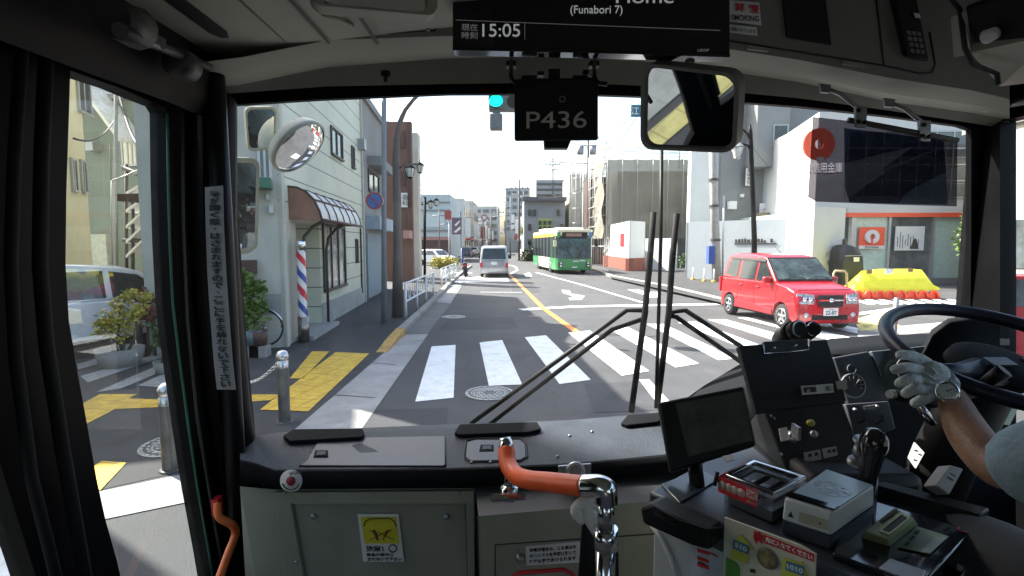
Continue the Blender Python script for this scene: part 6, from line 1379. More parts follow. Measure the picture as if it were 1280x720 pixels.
rt = mirror('outside_mirror', 'upper rectangular outside mirror with cream frame at the left windscreen edge', [(306, 134, 2.1), (347, 133, 2.1), (345, 186, 2.1), (310, 190, 2.1)], M_mcr, inset=.06, r=.2, aim=(.75, -.6, -.35))
mb = MB(); mb.tube([D(310, 130, 2.15), D(300, 110, 2.1)], .018, 8); mb.tube([D(345, 168, 2.15), D(360, 166, 2.2)], .015, 8); mb.build('arm', M_mcr, rt)
rt = mirror('outside_mirror', 'tall lower outside mirror with cream frame beside the door pillar', [(268, 196, 2.05), (325, 198, 2.05), (322, 314, 2.05), (268, 326, 2.05)], M_mcr, inset=.05, r=.22, aim=(.75, -.6, -.3))
rt = empty('round_mirror', 'tilted oval convex outside mirror in front of the green wall', 'mirror', D(375, 183, 2.15)); c = D(374, 184, 2.15)
nrm = (CAM-c).normalized(); nrm = (nrm*.22+Vector((.55, .1, -.55))).normalized(); 
ax_ = nrm; mb = MB(); mb.lathe(c, [(.118, -.04), (.130, -.01), (.130, .005), (.121, .008)], ax_, 40); mb.build('frame', mat('mirror_rim', (.42, .42, .34), .5), rt)
mb = MB(); mb.lathe(c, [(.122, .004), (.105, .016), (.08, .026), (.045, .034), (.02, .037), (0, .038)], ax_, 40); mb.build('mirror_glass', M_mirror, rt)
mb = MB(); mb.lathe(c, [(0, -.05), (.09, -.045), (.118, -.04)], ax_, 30); mb.tube([c-ax_*.04, D(350, 167, 2.2)], .014, 8); mb.build('arm', M_mcr, rt)
# sun visor of dark transparent plastic
rt = empty('sun_visor', 'dark see-through sun visor hanging in front of the driver', 'sun visor', D(1100, 160, 1.5))
M_vis = glassmat('visor_tint', (.14, .125, .14), .12, .02); M_vis2 = glassmat('visor_tint_dark', (.13, .15, .22), .12, .02)
pts = [(1016, 146, 1.50), (1060, 151, 1.49), (1130, 164, 1.47), (1197, 176, 1.45), (1196, 258, 1.43), (1120, 256, 1.44), (1020, 252, 1.47), (1010, 246, 1.47)]
mb = MB(); mb.sheet([D(*p) for p in pts]); mb.build('blade', M_vis, rt)
mb = MB(); mb.sheet([D(x, y, 1.46) for x, y in ((1055, 160), (1180, 175), (1185, 256), (1062, 253), (1056, 235))]); mb.build('inner_blade', M_vis2, rt)
mb = MB(); mb.tube([D(1060, 150, 1.47), D(1197, 176, 1.44)], .008, 6); mb.build('rail', M_dframe, rt)
for x, y in ((1077, 140), (1157, 158)):
    mb = MB(); pq(mb, [(x-7, y-8, 1.44), (x+7, y-7, 1.44), (x+6, y+19, 1.44), (x-6, y+18, 1.44)], .01)
    mb.tube([D(x-3, y-4, 1.45), D(x-26, y-22, 1.47), D(x-46, y-30, 1.48)], .006, 6); pq(mb, [(x-52, y-36, 1.47), (x-38, y-34, 1.47), (x-40, y-24, 1.47), (x-50, y-25, 1.47)], .01); mb.build('bracket', M_steel, rt)
mb = MB()
for x, y in ((1073, 152), (1081, 153), (1073, 138), (1153, 170), (1161, 171), (1155, 156)): mb.lathe(D(x, y, 1.435), [(0, .004), (.006, .003), (.006, 0)], (0, -1, 0), 10)
mb.build('screw', M_black, rt)
# vertical warning sticker on the door pillar
rt = empty('warning_strip', 'long white vertical door warning strip on the black pillar', 'sticker', X_(265, 240, LX+.05))
ln = [(256, 234, 279, 232), (257, 280, 280, 280), (259, 340, 283, 340), (263, 400, 287, 400), (267, 450, 291, 450), (271, 487, 295, 487)]
def dd(x): return 1.44
rws = [[D(a, b_, 1.435), D(c_, e_, 1.435)] for a, b_, c_, e_ in ln]; MB().grid(rws, False).build('strip', mat('sticker_white', (.34, .34, .34), .6), rt)
s_ = '扉が開く際、はさまれますので、ここに手を触れないで下さい'
for i, ch in enumerate(s_):
    t_ = (i+.7)/(len(s_)+.4); yy = 236+(486-236)*t_
    for q in range(len(ln)-1):
        if ln[q][1] <= yy <= ln[q+1][1]+.01: f_ = (yy-ln[q][1])/(ln[q+1][1]-ln[q][1]); xx = (ln[q][0]+ln[q][2])/2*(1-f_)+(ln[q+1][0]+ln[q+1][2])/2*f_
    w_ = 6.0 if ch not in '、' else 1.6
    h_ = 3.9 if ch not in '、' else 1.4
    ptext(rt, ch, [(xx-w_, yy-h_, 1.433), (xx+w_, yy-h_, 1.433), (xx+w_, yy+h_, 1.433), (xx-w_, yy+h_, 1.433)], M_ink, .001, bold=.015)
# ---------------------------------------------------------------- dashboard
dx = [300, 318, 344, 450, 558, 640, 713, 780, 828, 870]
bk = [552, 546, 541, 535, 530.5, 528, 525, 519.5, 515, 512]; nr = [574, 578, 587, 586, 585, 582, 579, 573, 568, 563]; lp = [600, 604, 612, 610.5, 609.5, 606, 603, 597, 592, 588]
MB().grid([[D(x, y, 1.655) for x, y in zip(dx, bk)], [D(x, y+5, 1.60) for x, y in zip(dx, bk)], [D(x, y, 1.40) for x, y in zip(dx, nr)]]).build('dashboard', M_dash, bus); dsh = bus.children[-1]
dsh = [o for o in bus.children if o.name.startswith('dashboard')][-1]
MB().grid([[D(x, y, 1.40) for x, y in zip(dx, nr)], [D(x, y+3, 1.385) for x, y in zip(dx, nr)], [D(x, y, 1.375) for x, y in zip(dx, lp)], [D(x, y, 1.45) for x, y in zip(dx, lp)]]).build('dashboard_lip', M_dashk, bus)
def dpt(px, py, k=.003):
    for i in range(len(dx)-1):
        if dx[i] <= px <= dx[i+1]: t = (px-dx[i])/(dx[i+1]-dx[i]); a = bk[i]*(1-t)+bk[i+1]*t+5; b__ = nr[i]*(1-t)+nr[i+1]*t; break
    A_ = D(px, a, 1.60); B_ = D(px, b__, 1.40); d_ = ray(px, py); n = (B_-A_).cross(Vector((1, 0, 0))); t = (A_-CAM).dot(n)/d_.dot(n); return CAM+d_*t+Vector((0, 0, k))
def dpoly(name, pts, h, m, bevel=.0): 
    mb = MB(); mb.prism([dpt(*p, .0005) for p in pts], (0, 0, h)); return mb.build(name, m, dsh, bevel=bevel)
dpoly('vent_cover', [(354, 549), (366, 541), (453, 540), (456, 547), (452, 551), (362, 556)], .012, M_dashk, .003)
dpoly('vent_cover', [(568, 545), (574, 535), (672, 532), (676, 541), (660, 545), (574, 548)], .012, M_dashk, .003)
dpoly('vent_cover', [(776, 533), (784, 523), (826, 520), (828, 528), (822, 532), (784, 536)], .012, M_dashk, .003)
dpoly('hatch', [(376, 583), (384, 577), (400, 549), (556, 546), (558, 580), (552, 584)], .002, mat('dash_hatch', (.085, .095, .115), .4))
dpoly('hatch', [(582, 572), (584, 554), (594, 551), (650, 551), (656, 556), (657, 572), (650, 576), (588, 577)], .003, mat('dash_hatch', (.085, .095, .115)), .001)
mb = MB(); 
for l in ([(374, 583), (557, 583.5)], [(557, 583), (556, 547)], [(581, 573), (583, 552), (594, 549), (651, 549), (658, 556), (659, 572), (651, 577), (587, 578), (581, 573)]): mb.tube([dpt(*p, .002) for p in l], .0025, 5)
mb.build('hatch_gap', M_ink, dsh)
for x, y in ((401, 569), (608, 562)):
    dpoly('latch', [(x-9, y+4), (x-7, y-4), (x+9, y-4), (x+9, y+3.5)], .005, M_dashk); dpoly('latch_tongue', [(x-5.5, y+2.4), (x-4.5, y-2.4), (x+6, y-2.4), (x+6, y+2)], .0065, M_dash)
mb = MB()
for x, y in ((589, 578.5), (613, 578), (712, 545), (697, 571), (740, 540)):
    mb.lathe(dpt(x, y, .001), [(0, .004), (.004, .003), (.005, 0)], (0, 0, 1), 10)
mb.build('screw', M_steel, dsh)
rt = empty('round_sticker', 'round white sticker with a red centre on the left end of the dashboard lip', 'sticker', D(364, 601, 1.365)); P = D(364, 601, 1.366)
mb = MB(); mb.lathe(P, [(0, .001), (.031, .001), (.031, 0)], (0, -1, .1), 28); mb.build('disc', M_white, rt); mb = MB(); mb.lathe(P, [(0, .003), (.013, .003), (.013, .0)], (0, -1, .1), 20); mb.build('centre', mat('dark_red', (.3, .02, .05), .5), rt)
mb = MB()
for i in range(14):
    a = R(200+i*10.5); mb.box(P+Vector((math.cos(a)*.024, -.003, math.sin(a)*.024)), (.003, .001, .004), Matrix.Rotation(-a, 3, 'Y'))
mb.build('tiny_print', M_ink, rt); ptext(rt, 'JASRA', [(361, 590, 1.362), (378, 588, 1.362), (379, 593, 1.362), (362, 595, 1.362)], M_ink, .001)
# beige front panels
YP = 1.40
mb = MB(); mb.sheet([D(300, 608, YP+.01), D(346, 612, YP), D(594, 610, YP), D(594, 780, YP), D(330, 780, YP), D(310, 780, YP+.02)]); fp = mb.build('front_panel', M_beige, bus)
mb = MB(); mb.holed([D(x, y, YP-.001) for x, y in ((345, 613), (593, 611), (594, 780), (366, 780))], [[D(x, y, YP-.001) for x, y in ((366, 627), (583, 627), (588, 779), (392, 779))]], (0, -.014, 0)); mb.build('panel_frame', M_beige, fp, bevel=.002)
mb = MB(); pq(mb, [(368.5, 629.5, YP-.006), (581, 629.5, YP-.006), (586, 779, YP-.006), (394, 779, YP-.006)], .005); mb.build('hatch_door', mat('beige_hatch', (.29, .295, .235), .5, var=.08, scale=6, dirt=.3), fp)
mb = MB()
for p in ((392, 645), (558, 646)): mb.lathe(D(*p, YP-.008), [(0, .008), (.007, .006), (.009, 0)], (0, -1, 0), 14)
mb.build('knob', M_steel, fp)
mb = MB()
for p in ((466, 618), (575, 616), (356, 616), (370, 703)): mb.lathe(D(*p, YP-.016), [(0, .004), (.004, .003), (.005, 0)], (0, -1, 0), 10)
mb.build('screw', M_steel, fp)
rt = panel('yellow_floor_notice', 'yellow and white caution sticker with two footprints on the beige hatch', 'sticker', [(447, 643, YP-.014), (498, 643, YP-.014), (505, 702, YP-.014), (454, 702, YP-.014)], .002, M_white, 0)
k4 = YP-.015
decal(rt, 'yellow_field', [(451, 646, k4), (495, 646, k4), (499, 679, k4), (456, 679, k4)], mat('notice_yellow', (.62, .55, .03), .5), .001)
mb = MB(); mb.tube([D(x, y, k4-.003) for x, y in ((455, 658), (456, 652), (462, 648.5), (487, 648), (493, 652), (495, 658))], .0016, 4); mb.tube([D(462, 675, k4-.003), D(482, 665, k4-.003)], .001, 4); mb.tube([D(492, 675, k4-.003), D(472, 665, k4-.003)], .001, 4); mb.tube([D(461, 663, k4-.003), D(470, 667, k4-.003)], .001, 4); mb.tube([D(489, 662, k4-.003), D(482, 667, k4-.003)], .001, 4); mb.build('outline', M_ink, rt)
for x0, s in ((470, 1), (482, -1)):
    mb = MB(); mb.prism([D(x, y, k4-.003) for x, y in ((x0-3.2*s-2, 663), (x0-3.2*s+2, 662), (x0+2, 668), (x0+3.5*s, 675), (x0+1.5*s, 676), (x0-2, 669))], (0, -.0006, 0)); mb.build('footprint', mat('foot_brown', (.18, .04, .02), .6), rt)
ptext(rt, '注意！', [(457, 682, k4), (479, 682, k4), (480, 689, k4), (458, 689, k4)], M_ink, .0015, bold=.03); ptext(rt, '黄色の部分に', [(458, 691, k4), (492, 691, k4), (492.5, 695, k4), (458.5, 695, k4)], M_ink, .0015, bold=.02); ptext(rt, '立たないで下さい', [(459, 696.5, k4), (502, 696.5, k4), (502.5, 700.5, k4), (459.5, 700.5, k4)], M_ink, .0015, bold=.02)
mb = MB(); mb.lathe(D(491, 685.5, k4-.002), [(.0095, 0), (.0125, 0), (.0125, .001), (.0095, .001)], (0, -1, 0), 20); mb.build('ring_mark', M_ink, rt)
# right lower part: dark shelf and beige locker face
Ys = 1.30
mb = MB(); mb.sheet([D(594, 608, 1.40), D(870, 588, 1.40), D(870, 622, Ys), D(598, 645, Ys)]); mb.build('shelf', mat('shelf_dark', (.055, .06, .068), .5), bus)
mb = MB(); pq(mb, [(598, 645, Ys), (870, 622, Ys), (870, 780, Ys), (600, 780, Ys)], .02); lk = mb.build('locker_face', M_beige, bus)
mb = MB()
for l in ([(619, 800), (619, 681), (738, 673), (870, 664)], [(597, 646), (600, 780)]): mb.tube([D(x, y, Ys-.001) for x, y in l], .002, 4)
mb.build('locker_joint', M_ink, lk)
mb = MB(); mb.lathe(D(650, 697, Ys-.002), [(0, .014), (.010, .012), (.013, 0)], (0, -1, 0), 14); mb.lathe(D(648, 688, Ys-.002), [(0, .004), (.004, 0)], (0, -1, 0), 8); mb.build('knob', M_steel, lk)
rt = panel('door_release_notice', 'small white three line notice on the beige locker near the pole', 'sticker', [(657, 683, Ys-.003), (725, 677, Ys-.003), (725, 703, Ys-.003), (658, 707, Ys-.003)], .002, M_white, 0)
for i, s in enumerate(('非常の場合は、この扉の中', 'のハンドルを手前に引いて', 'ドアは手であけられます')): y = 685.5+i*7; ptext(rt, s, [(662, y, Ys-.004), (720, y-4.6, Ys-.004), (720, y+.2, Ys-.004), (662, y+4.8, Ys-.004)], M_ink, .001, bold=.01)
rt = empty('red_framed_notice', 'top edge of a red framed notice at the bottom of the locker', 'sticker', D(680, 716, Ys-.004)); mb = MB(); mb.tube([D(x, y, Ys-.004) for x, y in ((642, 740), (643, 719), (650, 716), (705, 712), (716, 718), (722, 740))], .005, 6); mb.build('red_border', M_redink, rt)
# socket plate on the lip
rt = empty('latch_plate', 'steel latch plate with ring on the dashboard lip behind the orange rail', 'latch', D(719, 588, 1.36)); mb = MB(); pq(mb, [(698, 583, 1.362), (739, 580, 1.362), (739, 594, 1.362), (698, 597, 1.362)], .008); mb.build('plate', M_steel, rt, bevel=.001)
mb = MB(); mb.tube([D(719, 588, 1.35)+Vector((.022*math.cos(q), -.006, .022*math.sin(q))) for q in [2*math.pi*k/16 for k in range(17)]], .006, 6); mb.build('ring', M_rim, rt)
# ---------------------------------------------------------------- orange grab rail
rt = empty('grab_rail', 'orange padded grab rail bent between a short post and a chrome pole', 'grab rail', D(637, 622, 1.22))
def bez(p, n=8):
    out = []
    for i in range(len(p)-1):
        a = p[max(i-1, 0)]; b_, c_ = p[i], p[i+1]; d_ = p[min(i+2, len(p)-1)]
        for k in range(n): t = k/n; out.append(.5*((2*b_)+(-a+c_)*t+(2*a-5*b_+4*c_-d_)*t*t+(-a+3*b_-3*c_+d_)*t**3))
    return out+[p[-1]]
gp_ = bez([D(633, 562, 1.20), D(635, 580, 1.17), D(645, 594, 1.13), D(662, 600, 1.08), D(690, 603, 1.03), D(732, 608, .96)])
mb = MB(); mb.tube(gp_, .0205, 20); mb.build('orange_grip', M_orange, rt)
mb = MB(); mb.tube([D(631, 547, 1.21), D(632.5, 556, 1.205), D(633.2, 563, 1.20)], [.014, .018, .0195], 16); mb.tube([D(637, 575, 1.22), D(637, 622, 1.22)], .0135, 16); mb.lathe(D(637, 619, 1.22), [(.022, -.008), (.022, .022), (.014, .026)], (0, 0, 1), 18); pq(mb, [(614, 617, 1.2), (657, 616, 1.2), (657, 622, 1.19), (614, 625, 1.19)], .012); mb.build('post', M_chrome, rt)
el = bez([D(730, 608, .962), D(748, 608.5, .945), D(757, 613, .94), D(757.5, 628, .94)], 6)
mb = MB(); mb.tube(el, .0225, 20); mb.tube([D(757.5, 620, .94), D(757, 664, .94)], .0165, 18); mb.tube([D(757, 660, .94), D(757, 684, .94)], .0235, 18); mb.tube([D(757, 684, .94), D(755, 790, .94)], .019, 18); mb.build('chrome_pole', M_chrome, rt)
mb = MB(); hk = bez([D(748, 632, .97), D(735, 627, .97), D(724, 630, .97), D(719, 640, .97), D(728, 650, .98)], 5); mb.tube(hk, .010, 10); mb.tube([D(731, 624, .975), D(740, 650, .97), D(746, 668, .96)], [.010, .016, .008], 10); mb.build('hook', M_white, rt)
mb = MB(); mb.prism([D(x, y, .99) for x, y in ((731, 632), (746, 668), (746, 780), (720, 780), (727, 668))], (0, .01, 0)); mb.prism([D(x, y, .96) for x, y in ((765, 689), (773, 691), (775, 780), (764, 780))], (0, .01, 0)); mb.build('strap', M_black, rt)
rt = empty('door_grab_handle', 'thin orange grab handle on the inner side of the folding door', 'grab rail', D(280, 660, .85)); hd_ = bez([X_(272, 628, LX+.06), X_(274, 646, LX+.07), X_(290, 656, LX+.1), X_(294, 668, LX+.1), X_(284, 695, LX+.1), X_(268, 740, LX+.1)], 6)
mb = MB(); mb.tube(hd_, .0115, 12); mb.build('handle', mat('orange_handle', (.75, .17, .04), .4), rt); mb = MB(); mb.box(X_(272, 632, LX+.045), (.02, .03, .05)); mb.build('mount', M_redink, rt)
# ---------------------------------------------------------------- wipers (outside the glass)
def wiper(name, label, blade, arms):
    rt = empty(name, label, 'windscreen wiper', D(*blade[0], 1.76)); mb = MB(); mb.tube([D(*p, 1.76) for p in blade], .011, 8); mb.build('blade', M_rubber, rt)
    mb = MB()
    for a in arms: mb.tube([D(*p, 1.78) for p in a], .0085, 8); 
    mb.build('arm', M_black, rt); return rt
wiper('windscreen_wiper', 'left windscreen wiper parked upright with its two bars crossing the stripes', [(817, 265), (812, 330), (806, 392), (789, 515)], [[(808, 388), (783, 388), (588, 530)], [(806, 398), (765, 412), (610, 532)], [(808, 388), (806, 400)]])
wiper('windscreen_wiper', 'right windscreen wiper parked upright with short bars toward the folder', [(846, 267), (840, 330), (836, 390), (822, 505)], [[(836, 390), (857, 388), (925, 432), (990, 478)], [(836, 395), (845, 396), (920, 448), (980, 490)], [(843, 388), (836, 398)]])
rt = empty('windscreen_rod', 'long thin black rod running down behind the wipers to the dashboard', 'rod', D(826, 300, 1.73)); mb = MB(); mb.tube([D(827, 185, 1.73), D(826, 300, 1.73), D(820, 510, 1.73)], .0065, 8); mb.build('rod', M_black, rt)
# ================================================================ DRIVER'S PLACE
# instrument bulkhead: right part of the dashboard, rising to the right
cols = [835, 880, 930, 985, 1040, 1100, 1165, 1262]
bkr = [514, 482, 452, 434, 423, 419, 417, 415]
mr = [545, 520, 480, 452, 440, 434, 431, 428]
dr_ = [600, 590, 560, 540, 530, 520, 515, 512]
MB().grid([[D(x, y, 1.65) for x, y in zip(cols, bkr)], [D(x, y-5, 1.55) for x, y in zip(cols, mr)], [D(x, y+4, 1.45) for x, y in zip(cols, mr)], [D(x+6, y, 1.40) for x, y in zip(cols, dr_)], [D(x+10, 790, 1.40) for x in cols]]).build('driver_dashboard', M_dashk, bus)
M_pnl = mat('panel_dark', (.05, .052, .058), .4, var=.1)
rt = empty('instrument_cluster', 'dark instrument cluster with round gauges left of the steering wheel', 'instrument panel', D(1090, 480, 1.36))
def sl(pts, th, m, nm, root=rt, bevel=.003): mb = MB(); pq(mb, pts, th); return mb.build(nm, m, root, bevel=bevel)
sl([(1042, 447, 1.40), (1086, 439, 1.40), (1113, 500, 1.36), (1062, 508, 1.36)], .02, M_pnl, 'left_face'); sl([(1088, 439, 1.40), (1168, 431, 1.40), (1175, 474, 1.36), (1113, 499, 1.36)], .02, mat('face_blue', (.10, .125, .14), .25), 'right_face'); sl([(1056, 505, 1.33), (1111, 501, 1.33), (1120, 536, 1.30), (1070, 556, 1.30)], .03, mat('panel_mid', (.06, .066, .075), .5), 'switch_panel')
mb = MB(); c = D(1066, 482, 1.375)
mb.lathe(c, [(.030, 0), (.034, 0), (.034, .004), (.030, .004)], (0, -1, .25), 24); 
for k in range(9): a = R(200-k*27); mb.box(c+Vector((.024*math.cos(a), -.004, .024*math.sin(a))), (.003, .001, .009), Matrix.Rotation(math.pi/2-a, 3, 'Y'))
mb.tube([c+Vector((0, -.006, 0)), c+Vector((.012, -.008, .020))], .0012, 4); c2 = D(1064, 461, 1.385); mb.lathe(c2, [(.010, 0), (.012, 0), (.012, .003)], (0, -1, .25), 16); c3 = D(1135, 462, 1.36); mb.lathe(c3, [(.030, 0), (.033, 0), (.033, .003)], (0, -1, .3), 22)
mb.build('gauge', mat('gauge_mark', (.22, .23, .24), .5), rt)
mb = MB()
for x, y in ((1095, 508), (1068, 512)): mb.lathe(D(x, y, 1.32), [(0, .008), (.004, .006), (.005, 0)], (0, -1, .3), 10)
pq(mb, [(1080, 508, 1.318), (1094, 506, 1.318), (1095, 510, 1.318), (1081, 512, 1.318)], .002); mb.build('switch', M_steel, rt)
mb = MB(); 
for a in (1076, 1099): pq(mb, [(a-4, 522, 1.29), (a+4, 517, 1.29), (a+6, 524, 1.28), (a-4, 528, 1.28)], .012)
mb.build('rocker_switch', M_black, rt)
# low cowl over the gauges behind the wheel
mb = MB(); mb.grid([[D(x, y, 1.50) for x, y in ((1150, 440), (1164, 412), (1185, 398), (1215, 394), (1245, 396))], [D(x, y, 1.30) for x, y in ((1150, 452), (1166, 420), (1188, 404), (1216, 400), (1250, 402))], [D(x, y, 1.30) for x, y in ((1152, 500), (1170, 490), (1190, 480), (1216, 478), (1250, 476))]]); mb.build('gauge_cowl', M_dashk, bus)
# centre console box
rt = empty('switch_console', 'black angled switch console with key and yellow and white knobs under the black folder', 'console', D(1010, 540, 1.18))
sl([(951, 508, 1.20), (1050, 494, 1.20), (1080, 572, 1.10), (985, 592, 1.10)], .16, mat('console_black', (.02, .021, .023), .45), 'face', rt, .004)
sl([(985, 592, 1.10), (1080, 572, 1.10), (1084, 650, 1.12), (992, 660, 1.12)], .16, M_black, 'lower_face', rt, .004)
def fq(u, v, k=.004): P = [D(951, 508, 1.20), D(1050, 494, 1.20), D(1080, 572, 1.10), D(985, 592, 1.10)]; n = (P[1]-P[0]).cross(P[3]-P[0]).normalized(); n = n if n.dot(CAM-P[0]) > 0 else -n; return qp(P, u, v)+n*k, n
def onface(px, py):
    P = [D(951, 508, 1.20), D(1050, 494, 1.20), D(1080, 572, 1.10), D(985, 592, 1.10)]; n = (P[1]-P[0]).cross(P[3]-P[0]).normalized(); n = n if n.dot(CAM-P[0]) > 0 else -n; d_ = ray(px, py); return CAM+d_*((P[0]-CAM).dot(n)/d_.dot(n)), n
def fdec(pts, m, nm, k=.003): 
    Q = [onface(*p) for p in pts]; Q = [(q+n*.010, n) for q, n in Q]; mb = MB(); mb.prism([q+n*.001 for q, n in Q], Q[0][1]*k); return mb.build(nm, m, rt)
fdec([(971, 538), (981, 536), (984, 552), (974, 554)], M_white, 'label'); fdec([(1002, 568), (1022, 564), (1024, 576), (1004, 580)], mat('label_grey', (.35, .34, .32), .6), 'label'); fdec([(1025, 563), (1042, 560), (1044, 571), (1027, 575)], mat('label_grey', (.35, .34, .32)), 'label')
for x0 in (1007, 1015, 1031, 1037): fdec([(x0, 570-(x0-1007)*.2), (x0+4, 569-(x0-1007)*.2), (x0+4.5, 573-(x0-1007)*.2), (x0+.5, 574-(x0-1007)*.2)], M_ink, 'label_print', .004)
q, n = onface(989, 545); mb = MB(); mb.lathe(q, [(0, .004), (.012, .004), (.012, 0)], n, 16); mb.lathe(q+Vector((.0, 0, -.006)), [(0, .02), (.012, .018), (.013, .012)], n, 16); mb.box(q+n*.03, (.006, .03, .03)); mb.build('key', M_rim, rt)
q, n = onface(1012, 530); mb = MB(); mb.lathe(q, [(0, .012), (.008, .011), (.009, 0)], n, 14); mb.build('yellow_knob', mat('knob_yellow', (.35, .33, .04), .4), rt)
q, n = onface(1016, 544); mb = MB(); mb.lathe(q, [(0, .012), (.008, .011), (.009, 0)], n, 14); mb.build('white_knob', M_steel, rt)
mb = MB()
for p in ((964, 520), (968, 523), (977, 568)): q, n = onface(*p); mb.lathe(q, [(0, .004), (.004, 0)], n, 8)
mb.build('screw', M_steel, rt)
# black folder with clip
rt = empty('black_folder', 'flat black folder with silver clip propped on the driver console', 'folder', D(950, 510, 1.12))
fo = [(923, 432, 1.20), (1034, 424, 1.20), (1059, 501, 1.13), (946, 517, 1.13)]; sl(fo, .02, mat('folder_black', (.018, .018, .019), .55, bump=.2, bscale=200), 'cover', rt, .003)
mb = MB(); pq(mb, [(954, 427, 1.195), (1011, 424, 1.195), (1012, 437, 1.185), (956, 442, 1.185)], .01); cl_ = mb.build('clip', mat('clip_dark', (.08, .08, .08), .3, .6), rt, bevel=.002)
mb = MB(); mb.tube([D(x, y, 1.184) for x, y in ((954, 428), (955, 442), (967, 441), (985, 440), (1011, 437), (1011, 424))], .0018, 5)
for x, y in ((968, 435), (995, 432)): mb.lathe(D(x, y, 1.182), [(0, .003), (.003, 0)], (0, -1, 0), 8)
mb.build('clip_edge', M_chrome, cl_)
def fol(px, py):
    P = [D(*p) for p in fo]; n = (P[1]-P[0]).cross(P[3]-P[0]).normalized(); n = n if n.dot(CAM-P[0]) > 0 else -n; d_ = ray(px, py); return CAM+d_*((P[0]-CAM).dot(n)/d_.dot(n)), n
def fold(pts, m, nm, k=.001): Q = [fol(*p) for p in pts]; Q = [(q+n*.013, n) for q, n in Q]; mb = MB(); mb.prism([q+n*.001 for q, n in Q], Q[0][1]*k); return mb.build(nm, m, rt), [q+n*.0035 for q, n in Q]
o, Q = fold([(997, 484), (1037, 481), (1038, 492), (999, 495)], M_white, 'label'); x = Q[1]-Q[0]; y = Q[0]-Q[3]
text('種別', (Q[0]+Q[2]+Q[0]+Q[3])/4, x, y, .013, M_ink, rt, align='CENTER', lift=.0, width=.028, bold=.03); text('話三', (Q[1]+Q[2]+Q[0]+Q[2])/4+x*.14, x, y, .011, M_ink, rt, align='CENTER', lift=.0, width=.022)
fold([(1040, 478), (1053, 476.5), (1055, 487), (1042.6, 488.4)], mat('label_cream', (.42, .4, .33), .6), 'label')
# twin black pods on top
rt = empty('twin_pod_camera', 'pair of black cylindrical pods on the driver dashboard below the red car', 'camera', D(1000, 420, 1.32))
mb = MB(); P, Q = D(972, 424, 1.40), D(991, 413, 1.30); mb.tube([P, P.lerp(Q, .3), Q], [.016, .022, .023], 18); mb.lathe(D(1003, 412, 1.29), [(.0, -.02)] , (0, -1, 0), 4) if False else None
P2, Q2 = D(1004, 421, 1.40), D(1015, 411, 1.30); 
mb.tube([D(990, 415, 1.31), D(999, 411, 1.27)], [.022, .0225], 18); mb.tube([P2, Q2], [.019, .021], 18); mb.tube([D(975, 428, 1.38), D(1012, 424, 1.36)], .012, 8); mb.build('body', M_black, rt)
mb = MB(); mb.lathe(D(999, 411, 1.268), [(.018, 0), (.021, .0), (.021, .003), (.018, .003)], (.25, -1, .1), 20); mb.lathe(D(1016, 411, 1.295), [(.016, 0), (.019, .0), (.019, .003)], (.25, -1, .1), 20); mb.build('rim', M_steel, rt)
# steering wheel, nearly flat as in city buses
rt = empty('steering_wheel', 'large black steering wheel gripped by the driver glove', 'steering wheel', (1.03, 1.10, 1.779))
wc = Vector((1.06, 1.10, 1.765)); tl = R(20); M = Matrix.Rotation(tl, 3, 'X'); rw_ = .205
M_whl = mat('wheel_leather', (.012, .014, .026), .38, spec=.35, var=.15, bump=.1, bscale=200)
mb = MB(); mb.tube([wc+M @ Vector((rw_*math.cos(a), rw_*math.sin(a), 0)) for a in [2*math.pi*k/64 for k in range(65)]], .0155, 14, False); mb.build('rim', M_whl, rt)
mb = MB()
for a in (200, 340):
    e = Vector((math.cos(R(a)), math.sin(R(a)), 0)); mb.tube([wc+M @ (e*.05+Vector((0, 0, -.035))), wc+M @ (e*.12+Vector((0, 0, -.025))), wc+M @ (e*rw_)], [.028, .02, .014], 10)
mb.build('spoke', M_whl, rt)
mb = MB(); mb.lathe(wc, [(0, -.01), (.055, -.012), (.078, -.02), (.085, -.04), (.07, -.06), (0, -.07)], M @ Vector((0, 0, 1)), 28); hb = mb.build('hub', M_dashk, rt)
mb = MB(); c = wc+M @ Vector((-.02, -.03, -.005)); mb.box(c, (.05, .03, .004), M); mb.box(c+Vector((.05, -.04, 0)), (.07, .012, .006), M); mb.build('hub_plate', M_pnl, hb)
mb = MB(); mb.tube([wc+M @ Vector((0, 0, -.05)), wc+Vector((0, .12, -.30)), wc+Vector((0, .26, -.75))], [.06, .065, .07], 16); mb.build('column', M_black, rt)
mb = MB(); mb.tube([wc+Vector((-.05, -.02, -.08)), D(1165, 505, 1.06), D(1117, 493, 1.08)], [.012, .009, .012], 10); mb.tube([wc+Vector((.05, 0, -.06)), D(1232, 478, 1.0), D(1256, 463, .98)], [.01, .011, .015], 10); st_ = mb.build('stalk', M_black, rt)
mb = MB(); mb.tube([D(1116, 493, 1.075), D(1112, 492.5, 1.07)], [.010, .009], 14); mb.build('stalk_cap', M_steel, st_); mb = MB(); mb.tube([D(1146, 503, 1.02), D(1156, 517, 1.02), D(1166, 529, 1.03)], [.006, .010, .007], 10); mb.build('stalk_tip', M_chrome, st_)
